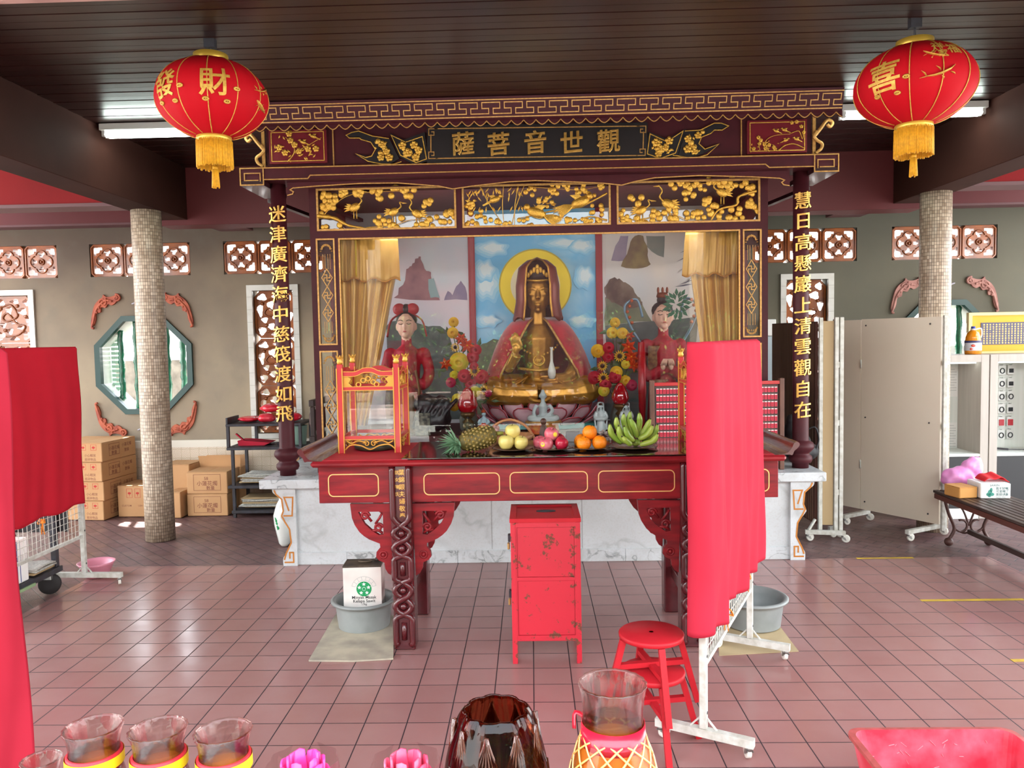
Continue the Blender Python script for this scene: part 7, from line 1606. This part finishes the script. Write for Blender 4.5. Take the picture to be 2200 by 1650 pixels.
# framed sutra
sg = thing('framed_text', 'framed navy panel of gold characters in a yellow surround above the shop cabinets', 'sign', (4.55, 3.62, KZ)); a = at(2080, 672, Y=3.62); sx0 = a.x; sx1 = sx0+1.25; sz1 = a.z; sz0 = KZ+.002; T = XZ(3.62)
m = MB(); m.prism(rect(sx0, sz0, sx1, sz1), [rect(sx0+.035, sz0+.02, sx1-.035, sz1-.03)], -.03, .015, T); m.build('frame', M('pale_gold_frame', 0xD6C48A, .4), sg); MB().box((sx0+.035, 3.622, sz0+.02), (sx1-.035, 3.64, sz1-.03)).build('yellow_mount', M('yellow_mount', 0xD9A52A, .6), sg)
m = MB(); px0 = sx0+.125; pz1 = sz1-.10; pz0 = sz0+.085; m.box((px0, 3.617, pz0), (sx1-.125, 3.6215, pz1)); nv = m.build('navy_panel', M('navy_panel', 0x1A1C4A, .25), sg); m = MB(); tx = '觀自在菩薩行深般若波羅蜜多時照見五蘊皆空度一切苦厄舍利子色不異空空不異色色即是空空即是色受想行識亦復如是'
n = 0; x = px0+.03
while x < sx1-.16:
    z = pz1-.02
    while z > pz0+.01: write(m, tx[n % len(tx)], lambda u, v, w, x=x, z=z: T(x+u, z+v, .0032+w), .017, .01, 0, 0, res=1); n += 1; z -= .0225
    x += .03
m.build('gold_text', goldb, nv)
# bench, box, pink bag
bn_ = thing('bench', 'dark slatted bench with curled iron legs at the right edge', 'bench', (3.64, 1.6, 0)); slm = M('bench_wood', 0x3A2A28, .4, var=(3, .6, 0x56463E), stretch=(6, .6, 6))
for k in range(9): x = 3.405+.054*k; MB().box((x, .75, .43), (x+.046, 2.48, .452), .004).build('slat', slm, bn_)
bi = M('brown_iron', 0x4A2E28, .5)
for x in (3.405, 3.86): MB().box((x, .75, .385), (x+.03, 2.46, .428), .003).build('side_rail', M('rail_wood', 0x5A2E26, .4), bn_)
for y in (2.36, .95):
    m = MB()
    for s in (-1, 1): c = 3.645; m.tube(cat([(c+s*.21, y, .43), (c+s*.17, y, .28), (c+s*.12, y, .15), (c+s*.16, y, .06)], 5), .014, 8); m.ball((c+s*.165, y, .036), .036, 10, 8); m.tube([(c+s*(.065+.05*cos(t)), y, .17+.05*sin(t)) for t in [1.2+k*.3 for k in range(17)]], .009, 6); m.tube(cat([(c+s*.12, y, .15), (c+s*.05, y, .11), (c, y, .115)], 4), .009, 6)
    m.tube(cat([(3.645-.12, y, .38), (3.645-.05, y, .30), (3.645, y, .17)], 4), .008, 6); m.tube(cat([(3.645+.12, y, .38), (3.645+.05, y, .30), (3.645, y, .17)], 4), .008, 6)
    m.build('iron_leg', bi, bn_)
MB().box((3.63, .95, .10), (3.66, 2.36, .14), .003).build('stretcher', slm, bn_)
cb_ = carton_('printed_box', 3.705, 2.195, .454, .23, .22, .125, radians(-3), 'white printed drink box with a green cactus on the bench', None, (), None, True, white)
for ch in list(cb_.children):
    if ch.name.startswith('flap'): bpy.data.objects.remove(ch)
T = lambda u, v, w: Vector((3.705+u*cos(radians(-3))-(.111+w)*.052, 2.195+u*sin(radians(-3))-(.111+w), .454+v)); m = MB(); m.mat(M('cactus_green', 0x3E8A7A, .6))
for x, y, a_, b_, in ((-.045, .05, .016, .022), (-.055, .035, .018, .014), (-.03, .035, .018, .014), (-.035, .07, .010, .018), (-.048, .028, .014, .016)): m.prism(circ(x, y, a_, 14, b_), [], .0003, .0009+.0001*len(m.v) % .0003, T)
m.build('cactus_print', None, cb_); m = MB()
write(m, 'SAIKIN', lambda u, v, w: T(-.01+u, .108+v, w), .024, .005); 
for i, tx_ in enumerate(('我不好喝,', '可是喝了', '我很健康.')): write(m, tx_, lambda u, v, w, i=i: T(.05+u, .082-.024*i+v, w), .024, .005, 0, .01)
write(m, 'Cactus water', lambda u, v, w: T(.04+u, .014+v, w), .014, .005); m.build('box_print', M('teal_ink', 0x2A5A5A, .7), cb_)
pkf = M('pink_film', 0xD884C0, .3, var=(14, .6, 0xE0A0CE)); m = MB(); m.ball((3.61, 2.44, .56), (.15, .09, .10), 32, 20, None, lambda p: p*(1+.18*mnoise.noise(p*16))); m.ball((3.71, 2.43, .65), (.09, .06, .09), 20, 14, None, lambda p: p*(1+.25*mnoise.noise(p*20))); m.v = [Vector((q.x, q.y, max(q.z, .456))) for q in m.v]; tag(fused(m, .008, 1, pkf).build('pink_plastic_bag', None), 'crumpled pink plastic bag on the far end of the bench', 'plastic bag')
carton_('yellow_carton', 3.485, 2.20, .454, .16, .18, .09, radians(10), 'small tan carton left of the cactus box on the bench', None, (), None, False, M('tan_card', 0xC08A48, .7))
m = MB(); m.grid(lambda u, v: Vector((3.64+.20*u, 2.14+.14*v, .586+.05*sin(u*pi)*(.5+.5*v)+.01*sin(u*11))), 14, 8, thick=.004); tag(m.build('red_cloth_scrap', M('bright_red_cloth', 0xD0141E, .7)), 'bright red cloth stuffed into the cactus box', 'cloth')
# yellow tape on the floor
tp = M('yellow_tape', 0xC9A52E, .5, var=(9, .8, 0xA58436))
for P, lb in ((((1842, 1201), (1960, 1197)), 'worn yellow tape along the far edge of the tiles'), (((1978, 1290), (2200, 1288)), 'yellow tape strip across the right of the tiles'), (((2172, 1418), (2215, 1420)), 'short yellow tape piece at the right edge')):
    a = at(*P[0], Z=0); b = at(*P[1], Z=0); tag(box((a.x, (a.y+b.y)/2-.018, .0004), (b.x, (a.y+b.y)/2+.018, .0012)).build('floor_tape', tp), lb, 'tape', 'yellow tape on the floor')
# ------------------------------------------------------------------ lanterns
lred = M('lantern_red', 0xB00A18, .7, var=(5, .3, 0xA20814), spec=.15); lgold = M('lantern_gold', 0xD0A64A, .5, .35, var=(60, .6, 0xA87A2E)); lfr = M('lantern_fringe', 0xDDA01C, .7, var=(60, .6, 0xB07E12)); lcap = M('lantern_cap', 0xC9A23E, .35, .5)
def lantern(x, y, zc, R, Rz, label, phi0, signs):
    t = thing('lantern', label, 'lantern', (x, y, zc), 'red lanterns under the ceiling'); n = 96
    rr = lambda a: 1-.012*abs(cos(a*6))**8
    prof = []
    for i in range(27): th = radians(18+144*i/26); prof.append((R*sin(th), -Rz*cos(th)))
    S = lambda az, el, w: Vector((x+(R+w)*cos(el)*sin(az), y-(R+w)*cos(el)*cos(az), zc+(Rz+w)*sin(el)))
    m = MB(); m.lathe(prof, (x, y, zc), n, mod=lambda a, i: rr(a)); b = m.build('lantern_body', lred, t)
    m = MB()
    for k in range(12): az = k*pi/6+phi0; m.tube([S(az, radians(e), .0005) for e in range(-70, 71, 7)], .0028, 5)
    m.build('gilt_ribs', lgold, b)
    zt = zc+Rz*cos(radians(18)); zb = zc-Rz*cos(radians(18)); r0 = R*sin(radians(18))
    m = MB(); m.lathe([(r0*.9, zt-.012), (r0*1.0, zt), (r0*1.0, zt+.035), (r0*.92, zt+.038)], (x, y, 0), 32); m.build('top_collar', lcap, t)
    m = MB(); m.lathe([(r0*.9, zb-.03), (r0*1.02, zb-.028), (r0*1.02, zb+.005), (r0*.9, zb+.012)], (x, y, 0), 32); m.build('bottom_collar', lcap, t)
    m = MB(); q = random.Random(3)
    for k in range(90): a = k*2*pi/90; r_ = r0*(.96+.05*q.random()); l = .145+.012*q.random(); m.tube([(x+r_*cos(a), y+r_*sin(a), zb-.02), (x+r_*1.02*cos(a), y+r_*1.02*sin(a), zb-.02-l)], .0046, 4)
    m.build('fringe', lfr, t)
    m = MB(); m.tube([(x, y, zb-.03), (x, y, zb-.17)], .006, 6); m.lathe([(.012, zb-.185), (.016, zb-.17), (.012, zb-.16)], (x, y, 0), 10)
    for k in range(16): a = k*2*pi/16; m.tube([(x+.014*cos(a), y+.014*sin(a), zb-.18), (x+.019*cos(a), y+.019*sin(a), zb-.275-.01*q.random())], .004, 4)
    m.build('tassel', lfr, t)
    m = MB(); m.tube([(x, y, zt+.03), (x, y, 3.519)], .006, 6); m.box((x-.03, y-.02, 3.47), (x+.03, y+.02, 3.519)); m.build('hanging_hook', blackst, t)
    def put(txt, az, el, s, **k):
        m = MB(); T = lambda u, v, w: S(az+u/(R*cos(el)), el+v/((R+Rz)/2*.92), .0025+w); write(m, txt, T, s, .004, 0, .014, cut=.03, rise=.06, **k); m.build('gold_character', lgold, b)
    for c, az, el, s in signs: put(c, az, el, s)
    m = MB()
    def coin(az, el):
        c = S(az, el, .003); m.tube([S(az+.014*cos(a)/R*1.0, el+.010*sin(a)/R, .003) for a in [k*2*pi/12 for k in range(12)]], .0055, 5, closed=True); m.ball(c, (.006, .004, .004), 6, 5)
    for c, az, el, s in signs:
        for da, de in ((-.16, -.42), (.22, -.44), (.38, -.12)): coin(az+da, el+de)
    m.build('gold_coins', lgold, b)
    def fish(az, el, s, fl):
        m = MB(); f = lambda u, v: S(az+s*fl*u/R, el+s*v/R, .003)
        m.tube([f(a, b_) for a, b_ in ((-.9, -.3), (-.5, -.28), (0, -.1), (.45, .2), (.75, .55))], [s*.10, s*.20, s*.27, s*.24, s*.08], 8, flat=.25)
        for a, b_, c_, d_ in ((-.9, -.3, -1.2, .2), (-.85, -.3, -1.3, -.4), (0, -.3, .1, -.6), (.5, .0, .8, -.2), (-.1, .1, -.4, .5)): m.tube([f(a, b_), f((a+c_)/2+.05, (b_+d_)/2), f(c_, d_)], [s*.05, s*.09, s*.02], 6, flat=.3)
        m.build('gold_fish', lgold, b)
    return t, fish, put
t, fish, put = lantern(-1.765, .30, 3.185, .305, .222, 'red lantern with 財 in gold hanging at left', .30, (('財', .42, .06, .17), ('發', -.55, .06, .17)))
fish(1.42, .12, .06, 1); fish(1.40, -.28, .06, -1)
t, fish, put = lantern(2.165, .30, 3.155, .312, .222, 'red lantern with 喜 and gold fish hanging at right', .0, (('喜', -.95, .0, .19),))
fish(-.02, -.10, .085, 1); fish(-.16, .34, .06, -1)
put('祥', -.02, .62, .07); put('福', .26, .52, .08); put('人', -.10, .48, .06); put('家', .02, .36, .055)
# ------------------------------------------------------------------ foreground: candle table, jars, tub
ZQ = 1.065
ot = thing('offering_stand', 'low steel stand under the glass candle jars at the bottom edge', 'table', (-.2, -3.4, 0))
MB().box((-.95, -3.9, ZQ-.03), (.35, -3.0, ZQ-.001), .004).build('stand_top', steel, ot)
for x in (-.9, .3):
    for y in (-3.85, -3.08): MB().box((x-.02, y, 0), (x+.02, y+.04, ZQ-.031)).build('leg', steel, ot)
def M_jar(name, tint, dens):
    m = bpy.data.materials.new(name); m.use_nodes = True; n = m.node_tree; b = n.nodes['Principled BSDF']; out = n.nodes['Material Output']
    b.inputs['Base Color'].default_value = rgb(tint); b.inputs['Roughness'].default_value = .03; b.inputs['Transmission Weight'].default_value = 1; b.inputs['IOR'].default_value = 1.45
    tr = n.nodes.new('ShaderNodeBsdfTransparent'); tr.inputs[0].default_value = rgb(tint); mx = n.nodes.new('ShaderNodeMixShader'); mx.inputs[0].default_value = dens
    n.links.new(tr.outputs[0], mx.inputs[1]); n.links.new(b.outputs[0], mx.inputs[2]); n.links.new(mx.outputs[0], out.inputs[0]); return m
jar = M_jar('jar_glass', 0xF2E8E6, .55); jarb = M_jar('brown_jar_glass', 0xB4684A, .6)
wax = M('orange_wax', 0xF08A1C, .4, sub=.3, var=(9, .5, 0xF0A840)); waxr = M('red_orange_wax', 0xD8641E, .35, var=(12, .9, 0xE8A05A)); yb_ = M('yellow_band', 0xE8C21E, .5); rb_ = M('red_band', 0xB81E2A, .5)
def glass_jar(name, x, y, r, zt, label, grp, waxm, wz, band=True, dia=False):
    t = thing(name, label, 'candle jar', (x, y, ZQ), grp); H = zt-ZQ; n = 64
    P = [(.02, 0), (.8, 0), (1.2, .12), (1.38, .32), (1.34, .45), (1.16, .58), (.98, .68), (.92, .74), (.92, .85), (.97, .95), (1.03, 1.0)] if dia else [(.02, 0), (.8, 0), (1.1, .12), (1.2, .34), (1.16, .5), (1.0, .66), (.88, .75), (.85, .80), (.88, .90), (.98, .975), (1.03, 1.0)]
    Q = [(p.x*r, ZQ+.001+p.y*H) for p in cat([(a, b, 0) for a, b in P], 4)]; I = [(max(.004, a-.004), b+(.005 if k < 6 else 0)) for k, (a, b) in enumerate(Q)][::-1]
    sc = lambda a, i: 1+(.018*cos(a*18) if abs(i-(len(Q)-1)) < 5 else 0)
    m = MB(); m.lathe(Q+I, (x, y, 0), n, mod=sc, cap=False); m.build('glass', jar, t)
    m = MB(); k = [q for q in Q if q[1] < ZQ+wz*H]; m.lathe([(max(.003, a-.0055), b+.006) for a, b in k]+[(.003, k[-1][1]+.006)], (x, y, 0), 32); w = m.build('wax', waxm, t)
    if dia:
        m = MB()
        for s in (-1, 1):
            for j in range(12):
                a0 = j*2*pi/12; m.tube([(x+rr_*cos(a0+s*f*2.8)*1.004, y+rr_*sin(a0+s*f*2.8)*1.004, z) for f, (rr_, z) in [(i/22, Q[int(3+i)]) for i in range(23)]], .0016, 5)
        m.build('diamond_ridges', M('ridge_orange', 0xF6B060, .15, coat=.5), t)
    if band:
        z = ZQ+H*.775; rb = r*.88; m = MB(); m.mat(rb_).lathe([(rb, z-.011), (rb+.003, z-.010), (rb*.985+.003, z+.010), (rb*.985, z+.011)], (x, y, 0), 40, cap=False); m.mat(yb_).lathe([(rb+.0045, z-.007), (rb*.99+.0045, z+.008)], (x, y, 0), 40, cap=False); m.mat(redink)
        for j in range(10): a = -2.6+j*.24; m.box((-.003, -.0008, -.003), (.003, .0008, .003), 0, None, lambda *p, a=a: Vector((x+(rb*.975+.003)*cos(a)-p[0]*sin(a), y+(rb*.975+.003)*sin(a)+p[0]*cos(a), z+p[2])))
        m.build('label_band', None, t)
    return t
yj = -3.12
for k, (px, py, mm, lb) in enumerate(((200, 1562, waxr, 'leftmost of three flared glass candle jars with yellow bands'), (339, 1566, waxr, 'middle of three flared glass candle jars with yellow bands'), (479, 1571, wax, 'rightmost of three flared glass candle jars with yellow bands'))):
    a = at(px, py, Y=yj); glass_jar('glass_jar', a.x, yj, .0385, a.z, lb, 'flared glass candle jars', mm, .74)
a = at(88, 1632, Y=yj); glass_jar('glass_jar', a.x, yj, .026, a.z, 'smallest glass candle jar at the bottom left corner', 'flared glass candle jars', waxr, .6, False)
a = at(1316, 1468, Y=-3.08); X_ = a.x; Hj = a.z
t = glass_jar('pineapple_jar', X_, -3.08, .0475, Hj, 'large orange pineapple shaped candle jar tied with a red ribbon', None, wax, .64, False, True)
z = ZQ+(Hj-ZQ)*.715; m = MB(); m.lathe([(.0465, z-.017), (.0475, z-.015), (.0455, z+.014), (.0445, z+.013)], (X_, -3.08, 0), 40, cap=False); m.tube(cat([(X_-.03, -3.055, z), (X_-.052, -3.05, z+.012), (X_-.055, -3.06, z-.008)], 4), .006, 6, flat=.4); m.build('ribbon', M('red_satin_ribbon', 0xD01830, .3, coat=.3), t)
# pink lotus candles and the brown glass lotus bowl
pkw = M('pink_wax', 0xE8388E, .4, sub=.3, var=(12, .6, 0xF070B0)); rdw = M('rose_wax', 0xD83A5E, .4, sub=.3, var=(12, .7, 0xE890A0)); filmc = M_jar('clear_film', 0xFBF6F6, .15)
def lotus_candle(px, py, label, mm):
    a = at(px, py, Y=-3.10); x, y, zt = a.x, -3.10, a.z; t = thing('lotus_candle', label, 'candle', (x, y, ZQ), 'pink lotus candles'); r = .042
    for ly, (n, tl, h) in enumerate(((8, 1.0, .8), (7, .7, .95), (5, .35, 1.0))):
        for k in range(n):
            an = k*2*pi/n+ly*.4; m = MB()
            def fn(u, v):
                aa = an+(u-.5)*1.25*(1-.45*v**4); rr_ = r*(.35+.65*tl*v**.6)*(1-.18*max(0, v-.6)); return Vector((x+rr_*cos(aa), y+rr_*sin(aa), ZQ+.01+(zt-ZQ-.01)*(h*v**1.3-.04*abs(u-.5)*v)))
            m.grid(fn, 6, 8, thick=.003); m.build('petal', mm, t)
    m = MB(); m.lathe([(r*.6, ZQ+.001), (r*.9, ZQ+.02), (r*1.0, ZQ+.06)], (x, y, 0), 24); m.build('wax_base', mm, t)
    m = MB(); m.lathe([(r*1.0, ZQ+.002), (r*1.12, ZQ+.04), (r*1.22, zt-.02), (r*1.16, zt-.008)], (x, y, 0), 36, cap=False, mod=lambda an, i: 1+.05*cos(9*an)*(i > 1)); m.build('clear_cup', filmc, t)
lotus_candle(650, 1622, 'bright pink lotus candle in a clear cup at the bottom edge', pkw); lotus_candle(872, 1622, 'rose coloured lotus candle in a clear cup left of the brown bowl', rdw)
a = at(1064, 1548, Y=-3.08); x, y, zt = a.x, -3.06, a.z+.006; bw_ = thing('lotus_bowl', 'brown glass lotus bowl at the bottom edge', 'bowl', (x, y, ZQ)); n = 96; H = zt-ZQ; m = MB()
P = [(.02, 0), (.7, 0), (1.0, .15), (1.12, .40), (1.0, .70), (.80, .90), (.66, 1.0), (.60, .99), (.70, .86), (.86, .66), (.96, .40), (.85, .16), (.5, .06), (.02, .05)]
Q = cat([(a_, b_, 0) for a_, b_ in P], 4); m.lathe([(max(.002, p.x*.068), ZQ+.001+p.y*H) for p in Q], (x, y, 0), n, mod=lambda an, i: 1+(.11 if 20 < i < 36 else .04)*abs(sin(an*4.5))+.010*cos(an*54), cap=False); m.build('glass', jarb, bw_); jarp = M('brown_glass_petal', 0x5A2C1C, .08, coat=1, spec=.8, alpha=.7)
for ly, (n_, h0, h1, rr0) in enumerate(((9, .08, .62, 1.10), (9, .35, .93, 1.06))):
    for k in range(n_):
        an = k*2*pi/n_+ly*pi/9; m = MB()
        def fn(u, v):
            w_ = .34*(1-abs(2*v-.7)**2*.5)*(1-v**4); aa = an+(u-.5)*2*w_; rr_ = .068*(rr0-.36*max(0, (h0+(h1-h0)*v)-.42)+.05*(1-(2*u-1)**2))+.0022*cos(u*12*pi); return Vector((x+rr_*cos(aa), y+rr_*sin(aa), ZQ+.001+H*(h0+(h1-h0)*v)))
        m.grid(fn, 24, 10, thick=.003); m.build('glass_petal', jarp, bw_)
# red plastic tub on the floor
a = at(1826, 1572, Z=.36); b = at(2150, 1560, Z=.36); rt = thing('storage_tub', 'scuffed red plastic tub on the floor at the bottom right', 'tub', ((a.x+b.x)/2, a.y-.22, 0)); x0_, x1_, y1_ = a.x, b.x+.02, (a.y+b.y)/2; y0_ = y1_-.44; tubr = M('red_plastic', 0xC92A3E, .4, var=(9, .8, 0xD8697A)); rimr = M('scuffed_rim', 0xB0504E, .6, var=(20, .9, 0x8A4038))
def rr4(x0, y0, x1, y1, z, r): return [Vector((p[0], p[1], z)) for p in rrect(x0, y0, x1, y1, r, 5)]
m = MB(); L = [rr4(x0_+.06, y0_+.06, x1_-.06, y1_-.06, .002, .04), rr4(x0_, y0_, x1_, y1_, .345, .05), rr4(x0_-.012, y0_-.012, x1_+.012, y1_+.012, .347, .055), rr4(x0_-.012, y0_-.012, x1_+.012, y1_+.012, .360, .055), rr4(x0_+.008, y0_+.008, x1_-.008, y1_-.008, .362, .05), rr4(x0_+.066, y0_+.066, x1_-.066, y1_-.066, .012, .04)]
k = len(L[0]); m.mat(tubr); V = [p for q in L for p in q]; m.add(V, [[i*k+j, i*k+(j+1) % k, (i+1)*k+(j+1) % k, (i+1)*k+j] for i in (0, 4) for j in range(k)]+[[5*k+j for j in range(k)], [j for j in range(k)][::-1]]); m.mat(rimr); m.add(V, [[i*k+j, i*k+(j+1) % k, (i+1)*k+(j+1) % k, (i+1)*k+j] for i in (1, 2, 3) for j in range(k)]); m.build('tub_body', None, rt, fix=False)
m = MB(); q = random.Random(9)
for i in range(60): u = q.random(); zz = q.uniform(.10, .32); xx = x0_+.06+(x1_-x0_-.12)*u; yy = y1_-.008-.058*(.362-zz)/.35; m.bar((xx, yy-.0012, zz), (xx+q.uniform(-.02, .02), yy-.0014, zz+q.uniform(-.02, .02)), .003, .0008)
m.build('scuff_marks', M('pale_scuffs', 0xE0A0AA, .7), rt)
m = MB(); m.box((x1_-.30, y0_+.10, .0125), (x1_-.12, y0_+.22, .016)); tag(m.build('paper_scrap', white), 'white paper scrap inside the red tub', 'paper')
